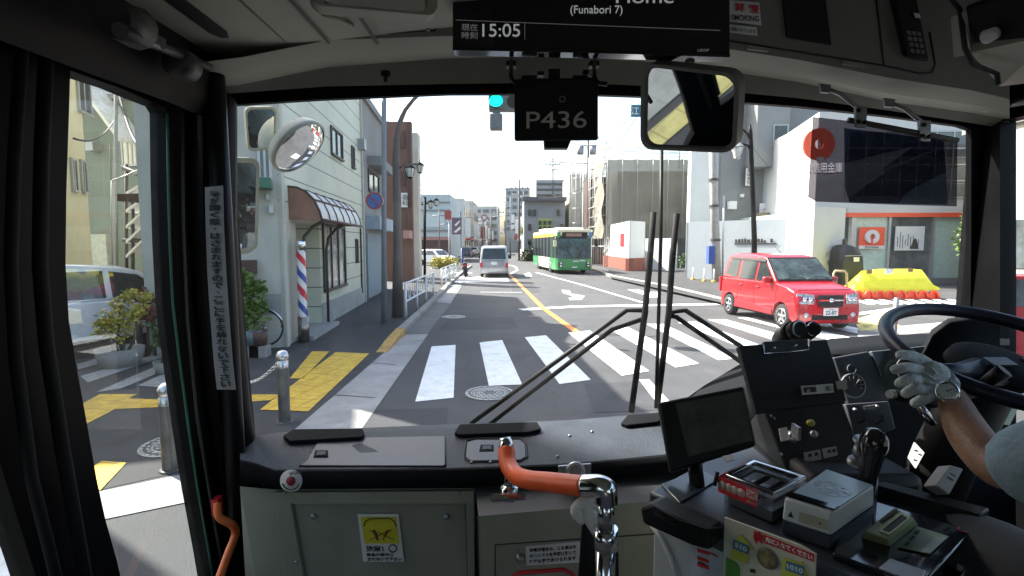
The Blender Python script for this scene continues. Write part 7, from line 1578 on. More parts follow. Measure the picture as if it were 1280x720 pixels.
# gear selector
rt = empty('gear_lever', 'black ball topped gear lever behind the fare machine', 'gear lever', D(1090, 600, 1.0))
mb = MB(); mb.lathe(D(1092, 556, 1.0), [(0, .035), (.014, .032), (.024, .018), (.026, 0), (.02, -.03), (.016, -.06), (.014, -.10)], (.1, 0, 1), 22); mb.build('knob', mat('gloss_black', (.015, .015, .02), .12, coat=.6), rt); mb = MB(); mb.tube([D(1089, 590, 1.0), D(1086, 640, 1.02)], [.012, .014], 10); mb.build('shaft', M_steel, rt)
mb = MB(); mb.lathe(D(1079, 553, 1.05), [(0, .004), (.02, .003), (.02, 0)], (0, -.5, 1), 16); mb.lathe(D(1075, 568, 1.05), [(0, .02), (.016, .018), (.016, 0)], (0, -.5, 1), 16); pq(mb, [(1090, 541, 1.08), (1108, 545, 1.06), (1112, 552, 1.04), (1096, 550, 1.05)], .004); mb.lathe(D(1070, 580, 1.03), [(0, .01), (.018, .008), (.018, 0)], (0, -.5, 1), 16); mb.build('control', M_steel, rt)
MB().b2((.62, 1.02, .85), (.86, 1.38, 1.52)).build('side_console', M_black, bus, bevel=.02)
rt = panel('paper_tag', 'white lettered tag with added glow hanging below the steering wheel', 'tag', [(1144, 553, 1.0), (1156, 566, 1.0), (1145, 586, 1.0), (1136, 573, 1.0)], .004, mat('tag_white_glow', (.85, .85, .78), .5, emit=(.9, .95, .8), estr=.35), .001)  # emission put into the paper stands for bright light on the tag
mb = MB()
for i, (x, y) in enumerate(((1144, 562), (1149, 567), (1143, 574))): pq(mb, [(x, y, .997), (x+4, y+1.5, .997), (x+3, y+3, .997), (x-1, y+1.5, .997)], .001)
mb.build('print', M_ink, rt)
rt = panel('grey_notice_box', 'small grey box with printed label low beside the driver knee', 'box', [(1189, 581, .98), (1205, 586, .98), (1187, 619, .95), (1170, 607, .95)], .03, mat('box_grey', (.28, .27, .26), .6), .003)
mb = MB()
for i in range(4): x, y = 1180+i*2.6, 606-i*5; pq(mb, [(x, y, .962), (x+7, y+4, .962), (x+6.4, y+5.2, .962), (x-.6, y+1.2, .962)], .001)
mb.build('print', M_ink, rt)
rt = panel('side_pocket_card', 'pale green card standing in the side pocket by the driver sleeve', 'card', [(1248, 510, 1.30), (1272, 512, 1.30), (1262, 532, 1.30), (1243, 528, 1.30)], .004, mat('card_green', (.55, .62, .48), .6), 0)
# seat
rt = empty('driver_chair', 'dark driver chair mostly hidden behind the driver', 'chair', (1.02, .35, .85)); MB().b2((.78, .22, 1.22), (1.27, .72, 1.32)).build('cushion', mat('seat_cloth', (.03, .04, .06), .9), rt, bevel=.03); MB().b2((.78, .12, 1.30), (1.27, .24, 1.95)).build('backrest', mat('seat_cloth', (.03, .04, .06)), rt, bevel=.03); MB().b2((.92, .35, .85), (1.12, .6, 1.22)).build('pedestal', M_black, rt)

# ---------------------------------------------------------------- fare machine
ZT = 1.48
rt = FM = empty('fare_machine', 'grey and white bus fare machine with black handle and sloping sign', 'fare machine', G(960, 700, .86))
Lp, Rp, Fp, Bp = G(815, 614, ZT), G(1105, 737, ZT), G(1228, 660, ZT), G(955, 563, ZT)
ex = (Rp-Lp).normalized(); ey = Vector((-ex.y, ex.x, 0)); Lr = (Rp-Lp).length; Wd = .34
def fm(a, b_, z): return Lp + ex*a + ey*b_ + Vector((0, 0, z-ZT))
def fbox(a0, a1, b0, b1, z0, z1, m, nm, root=rt, bevel=.004):
    mb = MB(); mb.prism([fm(a0, b0, z0), fm(a1, b0, z0), fm(a1, b1, z0), fm(a0, b1, z0)], (0, 0, z1-z0)); return mb.build(nm, m, root, bevel=bevel)
M_fml = mat('machine_light', (.42, .45, .48), .45, var=.04); M_fmd = mat('machine_dark', (.045, .055, .075), .35, var=.1)
fbox(0.004, Lr, .004, Wd, .86, ZT-.055, M_fml, 'cabinet'); fbox(-.004, Lr+.03, -.006, Wd+.06, ZT-.055, ZT, M_fmd, 'top_tray', bevel=.006)
fbox(Lr*.62, Lr+.03, -.012, Wd, ZT-.22, ZT-.05, M_fmd, 'front_cover')
ffm = Fac((Lp.x, Lp.y), (Rp.x, Rp.y))
def fl(px, py, t=.0): 
    n = ffm.n; A0 = Lp+n*t; d_ = ray(px, py); return CAM+d_*((A0-CAM).dot(n)/d_.dot(n))
def fdq(pts, m, nm, t=.012, k=.002, root=None): mb = MB(); mb.prism([fl(*p, t) for p in pts], ffm.n*k); return mb.build(nm, m, root or FM)
# black carry handle
mb = MB(); hd = [fl(818, 624, .012), fl(842, 619, .05), fl(900, 652, .055), fl(902, 668, .05), fl(884, 671, .05), fl(822, 645, .04)]
mb.prism([fl(817, 625, .01), fl(830, 619, .01), fl(905, 652, .01), fl(905, 676, .01), fl(885, 671, .01), fl(820, 643, .01)], ffm.n*.05); mb.build('handle', M_black, rt, bevel=.008, seg=3)
mb = MB()
for i in range(3): mb.tube([fl(819, 634+i*4, .061), fl(850, 651+i*4, .062), fl(884, 662+i*3.5, .061), fl(903, 660+i*4, .060)], .003, 6)
mb.build('handle_rib', M_rubber, rt)
mb = MB(); mb.tube([fl(813, 655, .003), fl(826, 672, .003), fl(838, 697, .003), fl(846, 725, .003)], .0045, 6); mb.build('side_trim', M_white, rt)
# pale left sticker
s1 = empty('fare_notice', 'pale blue notice with red lines on the left of the fare machine front', 'sticker', fl(885, 690)); 
def sfd(root, pts, m, nm, t, k=.0015): mb = MB(); mb.prism([fl(*p, t) for p in pts], ffm.n*k); return mb.build(nm, m, root)
sfd(s1, [(866, 672), (905, 690), (903, 760), (861, 760)], mat('notice_blue', (.42, .50, .56), .5), 'sheet', .002)
for i, y in enumerate((685, 695, 703)): sfd(s1, [(872, y), (886, y+5), (886, y+9), (872, y+4)], M_redink, 'red_print', .004); 
def ftx(root, s, x0, y0, x1, y1, h, m, t=.006, bold=.0, nm='lettering'):
    """lettering on the machine front between two image points (baseline middle line), h in px"""
    a, b_ = fl(x0, y0, t), fl(x1, y1, t); mid = (a+b_)/2; dpx = h/F*mid.y*1.02; x = (b_-a)
    zz = Vector((0, 0, 1)); y = (zz - x.normalized()*zz.dot(x.normalized())); return text(s, mid, x, y, dpx, m, root, width=x.length, align='CENTER', lift=.001, bold=bold, name=nm)
ftx(s1, 'ありません', 887, 691, 898, 695, 4, M_redink, .004); ftx(s1, 'お支払い', 873, 702, 885, 707, 3.6, M_ink, .004)
s2 = empty('pay_first_sign', 'cream sign reading pay first in red with coin picture on the fare machine front', 'sign', fl(960, 700))
sfd(s2, [(907, 646), (1000, 680), (1021, 692), (1019, 760), (904, 760)], mat('sign_cream', (.66, .65, .52), .5), 'board', .012, .004)
sfd(s2, [(955, 668), (1018, 693), (1017.5, 702), (955, 678)], M_redink, 'red_band', .018); sfd(s2, [(943, 664), (950, 665), (954, 671), (953, 680), (948, 675), (946, 680), (942, 672)], M_redink, 'red_arrow', .018)
ftx(s2, '先に入れてください', 957, 673.5, 1016, 697, 7, M_letter, .021, bold=.03)
M_yg = mat('yellow_green', (.55, .58, .08), .5); M_bl = mat('label_blue', (.09, .20, .33), .5)
sfd(s2, [(914, 680), (927, 667.5), (943, 687), (936, 688), (935, 705), (913, 697), (916, 683)], M_yg, 'arrow_box', .018); sfd(s2, [(917, 674), (937, 682), (936, 693), (916, 685)], M_bl, 'number_box', .020); ftx(s2, '510', 919, 680, 934, 687, 6.5, mat('number_pale', (.6, .75, .8), .5), .023, bold=.03)
sfd(s2, [(979, 697), (1000, 703), (1003, 702), (1011, 722), (1008, 740), (976, 735)], M_yg, 'arrow_box', .018); sfd(s2, [(983, 701), (1006, 708), (1005, 720), (982, 712)], M_bl, 'number_box', .020); ftx(s2, '1010', 984, 707, 1004, 714, 6.5, mat('number_pale', (.6, .75, .8)), .023, bold=.03)
c = fl(959.5, 698, .018); mb = MB(); mb.lathe(c, [(0, .002), (.018, .002), (.0185, 0)], ffm.n, 30); co = mb.build('coin_picture', mat('coin_rim', (.17, .15, .11), .4), s2); mb = MB(); mb.lathe(c, [(0, .003), (.014, .003)], ffm.n, 30); mb.build('coin_face', mat('coin_brass', (.30, .25, .12), .45, var=.4, scale=90), co)
sfd(s2, [(908, 697), (921, 704), (925, 712), (922, 760), (906, 760)], mat('leaf_print', (.10, .32, .05), .5), 'green_print', .018); sfd(s2, [(938, 711), (944, 712), (944, 716), (938, 715)], M_ink, 'black_print', .018)
# top of the machine: back tray, pole base
def tz(px, py, z=ZT): return G(px, py, z)
def tprism(pts, z0, z1, m, nm, root=FM, bevel=.003): mb = MB(); mb.prism([tz(*p, z0) for p in pts], (0, 0, z1-z0)); return mb.build(nm, m, root, bevel=bevel)
# fare display monitor
rt = empty('fare_display', 'black framed tilted fare display monitor standing on the fare machine', 'monitor', D(885, 590, 1.08))
mp = [(822, 503, 1.12), (930, 482, 1.10), (946, 557, 1.04), (838, 591, 1.06)]; mb = MB(); pq(mb, mp, .035); mb.build('case', M_black, rt, bevel=.006)
mb = MB(); pq(mb, [(820, 505, 1.14), (840, 500, 1.12), (855, 586, 1.06), (836, 592, 1.08)], .05) ; 
P = [D(*p) for p in mp]
ins = [qp(P, u, v) for u, v in ((.20, .07), (.965, .085), (.965, .90), (.23, .86))]; n = (P[1]-P[0]).cross(P[3]-P[0]).normalized(); n = n if n.dot(CAM-P[0]) > 0 else -n
mb = MB(); mb.prism([p+n*.001 for p in ins], n*.001); mb.build('screen', mat('monitor_screen', (.085, .10, .09), .12, var=.5, scale=3, spec=.7), rt)
mb = MB(); mb.tube([D(868, 575, 1.1), D(872, 610, 1.06)], .016, 10); mb.tube([D(897, 590, 1.0), D(893, 607, .99)], .004, 6); mb.build('stand', M_black, rt)
mb = MB(); pq(mb, [(903, 570, .995), (915, 568, .995), (920, 574, .985), (908, 577, .985)], .003); mb.build('paper_slip', M_white, rt)
tprism([(826, 607), (876, 588), (900, 600), (850, 630)], ZT, ZT+.004, mat('tray_sheen', (.07, .085, .11), .2), 'tray_plate')
# coin box
rt = CB = empty('coin_box', 'clear coin box with metal frame and red no bill label on the fare machine', 'coin box', D(950, 640, .95))
top = [(906.5, 597, .98), (942, 579, 1.04), (1008, 600, .96), (967, 621, .90)]; P = [D(*p) for p in top]; zt_ = ZT+.055
P = [G(p[0], p[1], zt_) for p in top]; c = sum(P, Vector())/4
mb = MB(); mb.holed(P, [[c+(p-c)*.84 for p in P]], (0, 0, .008)); mb.build('metal_frame', M_chrome, rt, bevel=.0015)
mb = MB(); mb.holed([c+(p-c)*.98+Vector((0, 0, -.012)) for p in P], [[c+(p-c)*.78+Vector((0, 0, -.012)) for p in P]], (0, 0, .006)); mb.build('inner_frame', M_steel, rt)
mb = MB()
for i in range(4): a, b_ = P[i], P[(i+1) % 4]; mb.sheet([a, b_, b_-Vector((0, 0, .075)), a-Vector((0, 0, .054))])
mb.build('clear_wall', glassmat('box_acrylic', (.75, .78, .78), 2.5), rt)
mb = MB(); mb.prism([c+(p-c)*.9-Vector((0, 0, .053)) for p in P], (0, 0, .02)); mb.build('coin_belt', M_steel, rt)
mb = MB()
for t_ in (.3, .6): a = P[0].lerp(P[3], t_); b_ = P[1].lerp(P[2], t_); mb.tube([a-Vector((0, 0, .02)), b_-Vector((0, 0, .02))], .005, 6)
mb.build('inner_bar', M_black, rt)
e0, e1 = P[0], P[3]; n = (e1-e0).cross(Vector((0, 0, 1))).normalized(); n = n if n.dot(CAM-e0) > 0 else -n
ea = e0-(e1-e0)*.12
mb = MB(); mb.prism([ea+n*.003, e0.lerp(e1, .72)+n*.003, e0.lerp(e1, .72)-Vector((0, 0, .032))+n*.003, ea-Vector((0, 0, .032))+n*.003], n*.002); lb = mb.build('red_label', M_redink, rt)
mb = MB()
for i in range(4): q = ea.lerp(e0.lerp(e1, .72), .12+.16*i)-Vector((0, 0, .015))+n*.005; mb.lathe(q, [(0, .001), (.0085, .001), (.0085, 0)], n, 18)
mb.build('coin_icon', mat('icon_pale', (.55, .45, .42), .5), lb)
q = ea.lerp(e0.lerp(e1, .72), .87)-Vector((0, 0, .010))+n*.006; u = (e1-e0).normalized(); mb = MB(); mb.prism([q-u*.011+Vector((0, 0, .008)), q+u*.011+Vector((0, 0, .008)), q+u*.011-Vector((0, 0, .008)), q-u*.011-Vector((0, 0, .008))], n*.0005); mb.build('bill_icon', mat('icon_pale', (.55, .45, .42)), lb)
mb = MB(); mb.tube([q-u*.009+Vector((0, 0, .006))+n*.001, q+u*.009-Vector((0, 0, .006))+n*.001], .001, 4); mb.tube([q+u*.009+Vector((0, 0, .006))+n*.001, q-u*.009-Vector((0, 0, .006))+n*.001], .001, 4); mb.build('cross', M_redink, lb)
text('使用不可', q-Vector((0, 0, .0155))+n*.001, u if u.x > 0 else -u, (0, 0, 1), .005, mat('icon_pale', (.55, .45, .42)), lb, align='CENTER', width=.02, lift=0)
e2 = P[1]; mb = MB(); mb.prism([ea+Vector((0, 0, .0)), P[0], P[1], P[1]+(ea-P[0])*1.2], (0, 0, -.004)); sh = mb.build('red_shelf', mat('deep_red', (.28, .01, .02), .4), rt); ctr = (ea+P[0]+P[1]+P[1]+(ea-P[0])*1.2)/4
# card reader
rt = empty('card_reader', 'white contactless card reader with blue round pad next to the coin box', 'card reader', D(1030, 650, .86))
M_wr = mat('reader_white', (.62, .64, .66), .4, var=.03)
zr = ZT+.068; T4 = [G(980, 622, zr), G(1036, 587, zr), G(1093, 606, zr), G(1041, 640, zr)]
c = sum(T4, Vector())/4; bt = [p+Vector((0, 0, -.042))+(p-c)*.03 for p in T4]; lw = [p+Vector((0, 0, -.025)) for p in bt]
mb = MB(); mb.add(T4+bt, [(0, 1, 2, 3), (0, 3, 7, 4), (3, 2, 6, 7), (2, 1, 5, 6), (1, 0, 4, 5), (4, 5, 6, 7)]); mb.build('body', M_wr, rt, bevel=.005, seg=3)
mb = MB(); mb.add([c*(.01)+p*.99 for p in bt]+lw, [(0, 3, 7, 4), (3, 2, 6, 7), (2, 1, 5, 6), (1, 0, 4, 5), (4, 5, 6, 7)]); mb.build('base', M_fmd, rt, bevel=.003)
ct = c+Vector((0, 0, .0005)); mb = MB(); mb.prism([T4[0].lerp(T4[3], .06).lerp(T4[1], .14)+Vector((0, 0, .001)), T4[1].lerp(T4[0], .05)+Vector((0, 0, .001)), T4[2].lerp(T4[3], .06)+Vector((0, 0, .001)), T4[3].lerp(T4[2], .14)+Vector((0, 0, .001))], (0, 0, .002)); pdn = mb.build('pad', mat('pad_blue', (.24, .34, .42), .3, var=.05), rt)
mb = MB()
for r0_ in (.014, .030): mb.lathe(ct+Vector((0, 0, .0035)), [(r0_-.0012, 0), (r0_+.0012, 0)], (0, 0, 1), 36)
for k in range(8): a = R(k*45); mb.box(ct+Vector((.022*math.cos(a), .022*math.sin(a), .0035)), (.006, .004, .0006), Matrix.Rotation(a, 3, 'Z'))
mb.lathe(ct+Vector((0, 0, .0036)), [(0, 0), (.006, 0)], (0, 0, 1), 16); mb.build('ring_print', mat('ring_pale', (.42, .50, .56), .4), pdn)
mb = MB(); mb.prism([T4[0].lerp(T4[1], .03)+Vector((0, 0, .001)), T4[3].lerp(T4[2], .03)+Vector((0, 0, .001)), T4[3].lerp(T4[2], .13)+Vector((0, 0, .001)), T4[0].lerp(T4[1], .13)+Vector((0, 0, .001))], (0, 0, .003)); mb.build('black_strip', M_screen, rt)
n = (T4[3]-T4[0]).cross(Vector((0, 0, 1))).normalized(); n = n if n.dot(CAM-c) > 0 else -n
def rf(u, v): return T4[0].lerp(T4[3], u).lerp(bt[0].lerp(bt[3], u), v)+n*.002
mb = MB(); mb.prism([rf(.35, .38), rf(.92, .38), rf(.92, .80), rf(.35, .80)], n*.0012); mb.build('info_window', mat('lcd_olive', (.40, .40, .30), .4), rt)
mb = MB(); mb.prism([rf(.12, .72), rf(.24, .72), rf(.18, .45)], n*.0008); mb.prism([rf(.75, .55), rf(.80, .55), rf(.80, .62), rf(.75, .62)], n*.002); mb.build('print', M_ink, rt)
# glossy black ticket tray, green slot block
tprism([(1062, 640), (1112, 622), (1226, 661), (1150, 742), (1040, 700)], ZT, ZT+.012, mat('tray_glass', (.012, .014, .018), .08, spec=.8), 'ticket_tray'); 
tprism([(1088, 622), (1100, 618), (1236, 655), (1224, 663)], ZT, ZT+.03, M_black, 'tray_edge')
rt = empty('ticket_slot', 'small olive green ticket slot block on the glossy tray', 'ticket slot', G(1110, 665, ZT))
B4 = [G(1076, 672, ZT+.012), G(1112, 683, ZT+.012), G(1148, 656, ZT+.012), G(1118, 643, ZT+.012)]; T_ = [G(1080, 664, ZT+.03), G(1110, 674, ZT+.03), G(1143, 648, ZT+.045), G(1118, 634, ZT+.045)]
mb = MB(); mb.add(T_+B4, [(0, 1, 2, 3), (0, 1, 5, 4), (1, 2, 6, 5), (2, 3, 7, 6), (3, 0, 4, 7)]); mb.build('block', mat('olive_block', (.25, .30, .16), .45), rt, bevel=.003)
def tb(u, v, k=.001): return (T_[0]*(1-u)+T_[1]*u)*(1-v)+(T_[3]*(1-u)+T_[2]*u)*v+Vector((0, 0, k))
mb = MB(); mb.prism([tb(.55, .15), tb(.88, .15), tb(.88, .85), tb(.55, .85)], (0, 0, .002)); mb.build('slot', M_ink, rt); mb = MB(); mb.holed([tb(.5, .1), tb(.93, .1), tb(.93, .9), tb(.5, .9)], [[tb(.55, .15), tb(.88, .15), tb(.88, .85), tb(.55, .85)]], (0, 0, .003)); mb.build('slot_rim', mat('olive_pale', (.40, .44, .28), .4), rt); mb = MB(); mb.prism([tb(.14, .4), tb(.24, .4), tb(.24, .95), tb(.14, .95)], (0, 0, .002)); mb.build('thin_slot', M_ink, rt)
def tdec(nm, pts, m, k=.014, root=FM, th=.001): return tprism(pts, ZT+k, ZT+k+th, m, nm, root, 0)
s3 = empty('instruction_label', 'grey green printed label on the glossy tray beside the ticket slot', 'label', G(1150, 670, ZT)); tdec('sheet', [(1122, 684), (1145, 658), (1186, 671), (1162, 693)], mat('label_sage', (.20, .25, .18), .5), root=s3); tdec('pale_part', [(1150, 690), (1168, 672), (1184, 672), (1162, 692)], mat('label_pale', (.30, .33, .30), .5), .0155, s3)
for i in range(3):
    x = 1130+i*6; y = 681-i*7; tdec('print', [(x, y), (x+4, y-4), (x+8, y-3), (x+4, y+1.5)], M_ink, .0155, s3)
mb = MB(); mb.lathe(G(1203, 662, ZT+.014), [(.005, 0), (.008, 0)], (0, 0, 1), 16); mb.build('red_mark', mat('mark_red', (.45, .05, .07), .5), s3)
tprism([(1098, 712), (1112, 700), (1158, 716), (1150, 735)], ZT+.012, ZT+.016, M_steel, 'silver_plate')
rt = empty('small_tray', 'small open tray with folded papers under the right corner of the fare machine', 'tray', G(1200, 710, ZT-.05))
mb = MB(); mb.prism([G(1178, 720, ZT-.06), G(1212, 676, ZT-.06), G(1222, 690, ZT-.06), G(1200, 740, ZT-.06)], (0, 0, .012)); mb.build('tray', M_black, rt, bevel=.003); mb = MB(); mb.tube([G(1196, 728, ZT-.04), G(1217, 700, ZT-.04), G(1218, 690, ZT-.04)], .003, 6); mb.build('rail', M_chrome, rt); mb = MB(); mb.prism([G(1196, 712, ZT-.045), G(1208, 688, ZT-.045), G(1215, 694, ZT-.045), G(1204, 716, ZT-.045)], (0, 0, .01)); mb.build('paper', mat('paper_pink', (.5, .42, .38), .6), rt)

# ================================================================ PEOPLE
M_skin = mat('skin', (.36, .19, .12), .5, var=.14, scale=35, bump=.2, bscale=220)
def skin(name, verts, edges, radii, m, parent, root=0, sub=2, local=False):
    me = bpy.data.meshes.new(name); off = Vector((0, 0, 0)) if local else wl(parent); me.from_pydata([Vector(v)-off for v in verts], edges, []); me.materials.append(m)
    o = bpy.data.objects.new(name, me); COL.objects.link(o)
    if parent: o.parent = parent
    sm = o.modifiers.new('skin', 'SKIN'); sm.use_smooth_shade = True; sm.branch_smoothing = .6
    if not me.skin_vertices: bm = bmesh.new(); bm.from_mesh(me); bm.verts.layers.skin.verify(); bm.to_mesh(me); bm.free()
    sk = me.skin_vertices[0].data
    for i, r in enumerate(radii): sk[i].radius = (r, r) if not isinstance(r, tuple) else r; sk[i].use_root = (i == root)
    s = o.modifiers.new('sub', 'SUBSURF'); s.levels = sub; s.render_levels = sub
    return o
def bake(o):
    dg = bpy.context.evaluated_depsgraph_get(); bpy.context.view_layer.update(); me = bpy.data.meshes.new_from_object(o.evaluated_get(dg)); o.modifiers.clear(); o.data = me
    me.polygons.foreach_set('use_smooth', [True]*len(me.polygons)); return o
drv = empty('driver', 'driver in a pale blue short sleeved shirt and white glove holding the steering wheel', 'person', (1.0, .45, 1.3))
wrist = D(1186, 487, 1.00); elbow = D(1228, 590, .82); sh_l = Vector((.86, .52, 1.84)); neck = Vector((1.02, .46, 1.94)); 
V = [Vector((1.02, .45, 1.40)), Vector((1.02, .44, 1.62)), Vector((1.02, .45, 1.82)), neck, Vector((1.02, .47, 2.02)), Vector((1.02, .48, 2.13)), Vector((1.02, .47, 2.20)),
     sh_l, elbow+Vector((.02, -.01, .0)), elbow.lerp(wrist, .45), elbow.lerp(wrist, .85), wrist,
     Vector((1.20, .52, 1.84)), Vector((1.27, .72, 1.66)), Vector((1.22, .95, 1.76)),
     Vector((.93, .50, 1.38)), Vector((.84, .93, 1.45)), Vector((.86, 1.12, 1.05)), Vector((.86, 1.22, .90)), Vector((1.12, .50, 1.38)), Vector((1.16, .93, 1.45)), Vector((1.16, 1.15, 1.05)), Vector((1.16, 1.25, .90))]
E_ = [(0, 1), (1, 2), (2, 3), (3, 4), (4, 5), (5, 6), (2, 7), (7, 8), (8, 9), (9, 10), (10, 11), (2, 12), (12, 13), (13, 14), (0, 15), (15, 16), (16, 17), (17, 18), (0, 19), (19, 20), (20, 21), (21, 22)]
rad = [.13, .12, .12, .055, .07, .085, .06, .050, .036, .036, .027, .022, .055, .042, .026, .08, .062, .045, .04, .08, .062, .045, .04]
bake(skin('body', V, E_, rad, M_skin, drv))
# face, ears, hair, cap
fc_ = Vector((1.02, .47, 2.10)); mb = MB()
mb.tube([fc_+Vector((0, .075, .02)), fc_+Vector((0, .10, -.015)), fc_+Vector((0, .082, -.025))], [.006, .013, .008], 8); 
for s in (-1, 1): mb.lathe(fc_+Vector((s*.082, 0, 0)), [(0, .012), (.018, .01), (.022, 0)], (s, 0, 0), 12)
mb.build('nose_and_ears', M_skin, drv)
mb = MB()
for s in (-1, 1): mb.lathe(fc_+Vector((s*.03, .078, .012)), [(0, .008), (.008, .005), (.010, 0)], (0, 1, 0), 10)
mb.build('eye', M_ink, drv); mb = MB(); mb.tube([fc_+Vector((-.022, .078, -.045)), fc_+Vector((0, .083, -.047)), fc_+Vector((.022, .078, -.045))], .004, 6); mb.build('mouth', M_redink, drv)
mb = MB(); mb.lathe(fc_+Vector((0, -.01, .03)), [(.09, -.03), (.098, 0), (.095, .04), (.07, .075), (.03, .095), (0, .10)], (0, -.25, 1), 24); mb.build('hair', M_ink, drv)
M_shirt = mat('shirt_blue', (.30, .40, .47), .85, var=.12, scale=14, bump=1.0, bscale=22)
e2_ = sh_l.lerp(elbow+Vector((.02, -.01, 0)), 1.0); e2b = sh_l.lerp(elbow+Vector((.02, -.01, 0)), .80)
sv = [Vector((1.02, .44, 1.38)), Vector((1.02, .43, 1.62)), Vector((1.02, .44, 1.83)), Vector((1.02, .45, 1.90)), sh_l, sh_l.lerp(e2_, .5), e2_, Vector((1.20, .52, 1.84)), Vector((1.25, .65, 1.72))]
bake(skin('shirt', sv, [(0, 1), (1, 2), (2, 3), (2, 4), (4, 5), (5, 6), (2, 7), (7, 8)], [.165, .155, .15, .07, .088, .078, .066, .08, .075], M_shirt, drv))
tv = [Vector((1.02, .44, 1.36)), V[15], V[16], V[17], V[18]+Vector((0, -.02, .03)), V[19], V[20], V[21], V[22]+Vector((0, -.02, .03))]
bake(skin('trousers', tv, [(0, 1), (1, 2), (2, 3), (3, 4), (0, 5), (5, 6), (6, 7), (7, 8)], [.16, .105, .082, .065, .06, .105, .082, .065, .06], mat('trousers_grey', (.055, .058, .065), .85, var=.15, scale=10, bump=.8, bscale=12), drv))
for x in (.86, 1.16): mb = MB(); mb.tube([(x, 1.18, .88), (x, 1.30, .89), (x, 1.42, .875)], [.045, .045, .03], 12); mb.build('shoe', M_black, drv)
# left glove: palm plus five fingers closed over the rim
M_glv = mat('glove_white', (.56, .60, .60), .9, var=.12, scale=40, bump=1.0, bscale=70)
def HP(px, py, y): return D(px, py, y)
pv = [HP(1174, 481, 1.00), HP(1168, 477, 1.005), HP(1160, 471, 1.012), HP(1154, 467, 1.015)]
hv = list(pv); he = [(0, 1), (1, 2), (2, 3)]; hr = [(.026, .030), (.034, .034), (.036, .030), (.030, .024)]
bake(skin('glove', pv, [(0, 1), (1, 2), (2, 3)], [.028, .038, .042, .034], M_glv, drv)); gl_ = [o for o in drv.children if o.name.startswith('glove')][-1]
fingers = [  # base ... tip   (image positions with depth): index, middle, ring, little; thumb
    [(1160, 454, 1.01), (1147, 447, 1.005), (1134, 443.5, 1.00), (1121, 444, .995)],
    [(1153, 464, 1.00), (1138, 459, .985), (1124, 460.5, .985), (1112, 464.5, .99)],
    [(1154, 475, .995), (1139, 472.5, .98), (1127, 477, .98), (1119, 483, .99)],
    [(1159, 486, .99), (1145, 485, .98), (1134, 490, .985), (1127, 496, .99)],
    [(1166, 494, .985), (1155, 499, .98), (1146, 503, .985), (1139, 507, .995)]]
for i, f_ in enumerate(fingers):
    pts = [HP(1166, 473+(i-2)*3, 1.01)]+[HP(*p) for p in f_]; r_ = [.014, .0118, .0112, .0105, .0092]
    o = bake(skin('glove_finger', pts, [(k, k+1) for k in range(4)], r_, M_glv, gl_))
# back of the hand and cuff of the glove
hx = (HP(1150, 466, 1.0)-HP(1180, 484, 1.0)).normalized(); hn = (CAM-HP(1165, 475, 1.0)).normalized(); hy = hn.cross(hx).normalized(); hn = hx.cross(hy); hc = HP(1164, 474.5, .995); rows = []
for i in range(13):
    t = i/12; u = -1+2*t; rr = math.sqrt(max(0, 1-abs(u)**3.2)); rows.append([hc+hx*(u*.031)+(hy*math.cos(q)*(.036+.003*u)+hn*math.sin(q)*.019)*rr*(1+.05*math.sin(3*q+5*u)) for q in [2*math.pi*k/20 for k in range(21)]])
mb = MB(); mb.grid(rows); mb.tube([hc-hx*.016, hc-hx*.026, hc-hx*.031, hc-hx*.034], [.026, .0265, .0285, .029], 18); mb.build('glove_back', M_glv, gl_)
mb = MB()
for k in range(4):
    a, b_ = fingers[k][0], (1176, 475+k*4, 1.0); s0, s1 = HP(a[0]+1, a[1]+1, .978), HP(b_[0], b_[1], .982); mb.tube([s0, s0.lerp(s1, .5)+(CAM-s0)*.004, s1], [.001, .0028, .001], 6)
mb.tube([hc-hx*.024+(hy*math.cos(q)*.030+hn*math.sin(q)*.021) for q in [2*math.pi*k/20 for k in range(21)]], .0022, 5)
mb.build('glove_seam', M_glv, gl_)
# watch
w_ = wrist.lerp(elbow, .15); ax = (elbow-wrist).normalized(); wt = empty('wristwatch', 'round silver wristwatch on the driver left wrist above the glove', 'watch', w_)
mb = MB(); mb.lathe(w_, [(.029, -.011), (.034, -.010), (.034, .010), (.029, .011)], (nf_ := (CAM-w_).normalized()).cross(Vector((-.5, 0, .8))).normalized(), 28); mb.build('strap', mat('watch_steel', (.30, .30, .31), .3, .8, bump=1, bscale=160), wt)
nf = (CAM-w_).normalized(); cf = D(1184, 489.5, w_.y-.040); nf = (nf+Vector((-.35, 0, .12))).normalized()
mb = MB(); mb.lathe(cf, [(.0, -.012), (.016, -.012), (.0185, -.004), (.019, .003), (.015, .006), (.014, .004)], nf, 28); mb.build('case', M_chrome, wt); mb = MB(); mb.lathe(cf, [(0, .0045), (.0142, .0045)], nf, 24); dl = mb.build('dial', mat('watch_dial', (.45, .52, .56), .15), wt)
x = nf.cross(ax).normalized(); mb = MB(); mb.tube([cf+nf*.006, cf+nf*.006+x*.009], .0009, 4); mb.tube([cf+nf*.006, cf+nf*.006-ax*.012], .0008, 4)
for k in range(12): a = R(30*k); mb.tube([cf+nf*.0055+(x*math.cos(a)+ax*math.sin(a))*.011, cf+nf*.0055+(x*math.cos(a)+ax*math.sin(a))*.013], .0006, 4)
mb.build('hands', M_ink, dl)
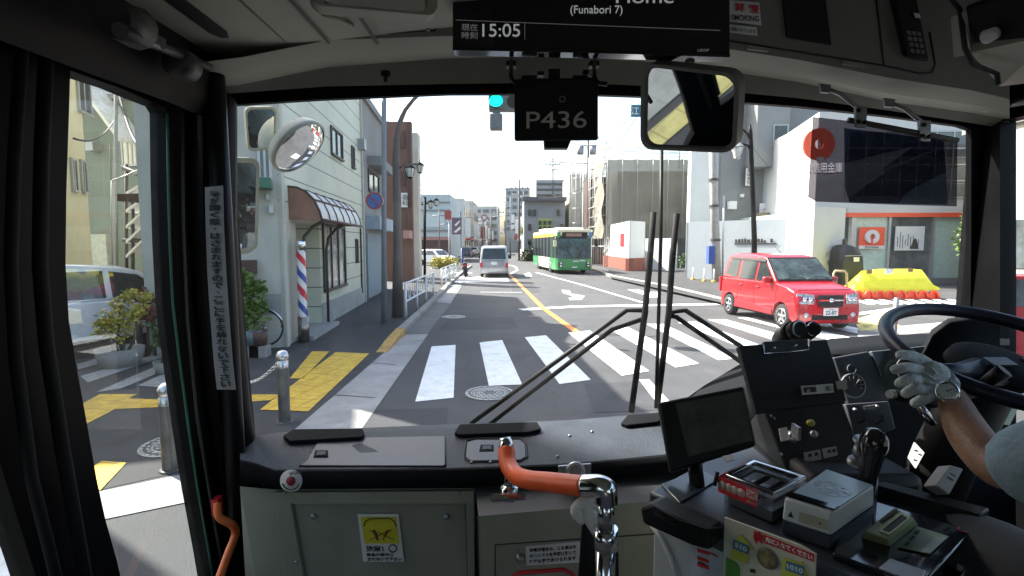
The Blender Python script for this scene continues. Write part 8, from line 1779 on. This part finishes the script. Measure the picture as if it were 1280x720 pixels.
# pedestrian in a pink top on the forecourt
def pedestrian(label, pos, top, legs, rz):
    rt = empty('person', label, 'person', (0, 0, 0)); 
    V = [(0, 0, .92), (0, 0, 1.12), (0, 0, 1.34), (0, 0, 1.43), (0, .01, 1.50), (0, .01, 1.58), (-.17, 0, 1.33), (-.22, .03, 1.08), (-.20, .10, .86), (-.19, .12, .78), (.17, 0, 1.33), (.22, -.03, 1.08), (.21, .06, .86), (.2, .08, .78), (-.08, 0, .86), (-.09, .10, .48), (-.09, -.02, .10), (-.09, .10, .04), (.08, 0, .86), (.09, -.06, .48), (.09, -.22, .12), (.09, -.12, .05)]
    E_ = [(0, 1), (1, 2), (2, 3), (3, 4), (4, 5), (2, 6), (6, 7), (7, 8), (8, 9), (2, 10), (10, 11), (11, 12), (12, 13), (0, 14), (14, 15), (15, 16), (16, 17), (0, 18), (18, 19), (19, 20), (20, 21)]
    rd = [.11, .09, .11, .045, .07, .075, .05, .038, .026, .03, .05, .038, .026, .03, .075, .055, .04, .035, .075, .055, .04, .035]
    bake(skin('body', V, E_, rd, M_skin, rt, local=True)); 
    bake(skin('top', [(0, 0, .88), (0, 0, 1.12), (0, 0, 1.35), (-.17, 0, 1.34), (-.22, .02, 1.1), (.17, 0, 1.34), (.22, -.02, 1.1)], [(0, 1), (1, 2), (2, 3), (3, 4), (2, 5), (5, 6)], [.145, .12, .13, .065, .055, .065, .055], top, rt, local=True))
    bake(skin('trousers', [(0, 0, .9), (-.08, 0, .84), (-.09, .10, .48), (-.09, -.02, .13), (.08, 0, .84), (.09, -.06, .48), (.09, -.22, .15)], [(0, 1), (1, 2), (2, 3), (0, 4), (4, 5), (5, 6)], [.13, .095, .07, .055, .095, .07, .055], legs, rt, local=True))
    mb = MB(); mb.lathe((0, -.01, 1.56), [(.085, -.06), (.092, 0), (.08, .06), (.04, .095), (0, .10)], (0, 0, 1), 18); mb.build('hair', M_ink, rt, local=True)
    rt.location = pos; rt.rotation_euler = (0, 0, rz); return rt
c = D(1213, 433, 9.8); pedestrian('pedestrian in a bright pink top on the forecourt beyond the steering wheel', (c.x, 9.8, 0.0), mat('pink_cloth', (.75, .03, .28), .8), mat('grey_cloth', (.25, .25, .27), .8), R(150))
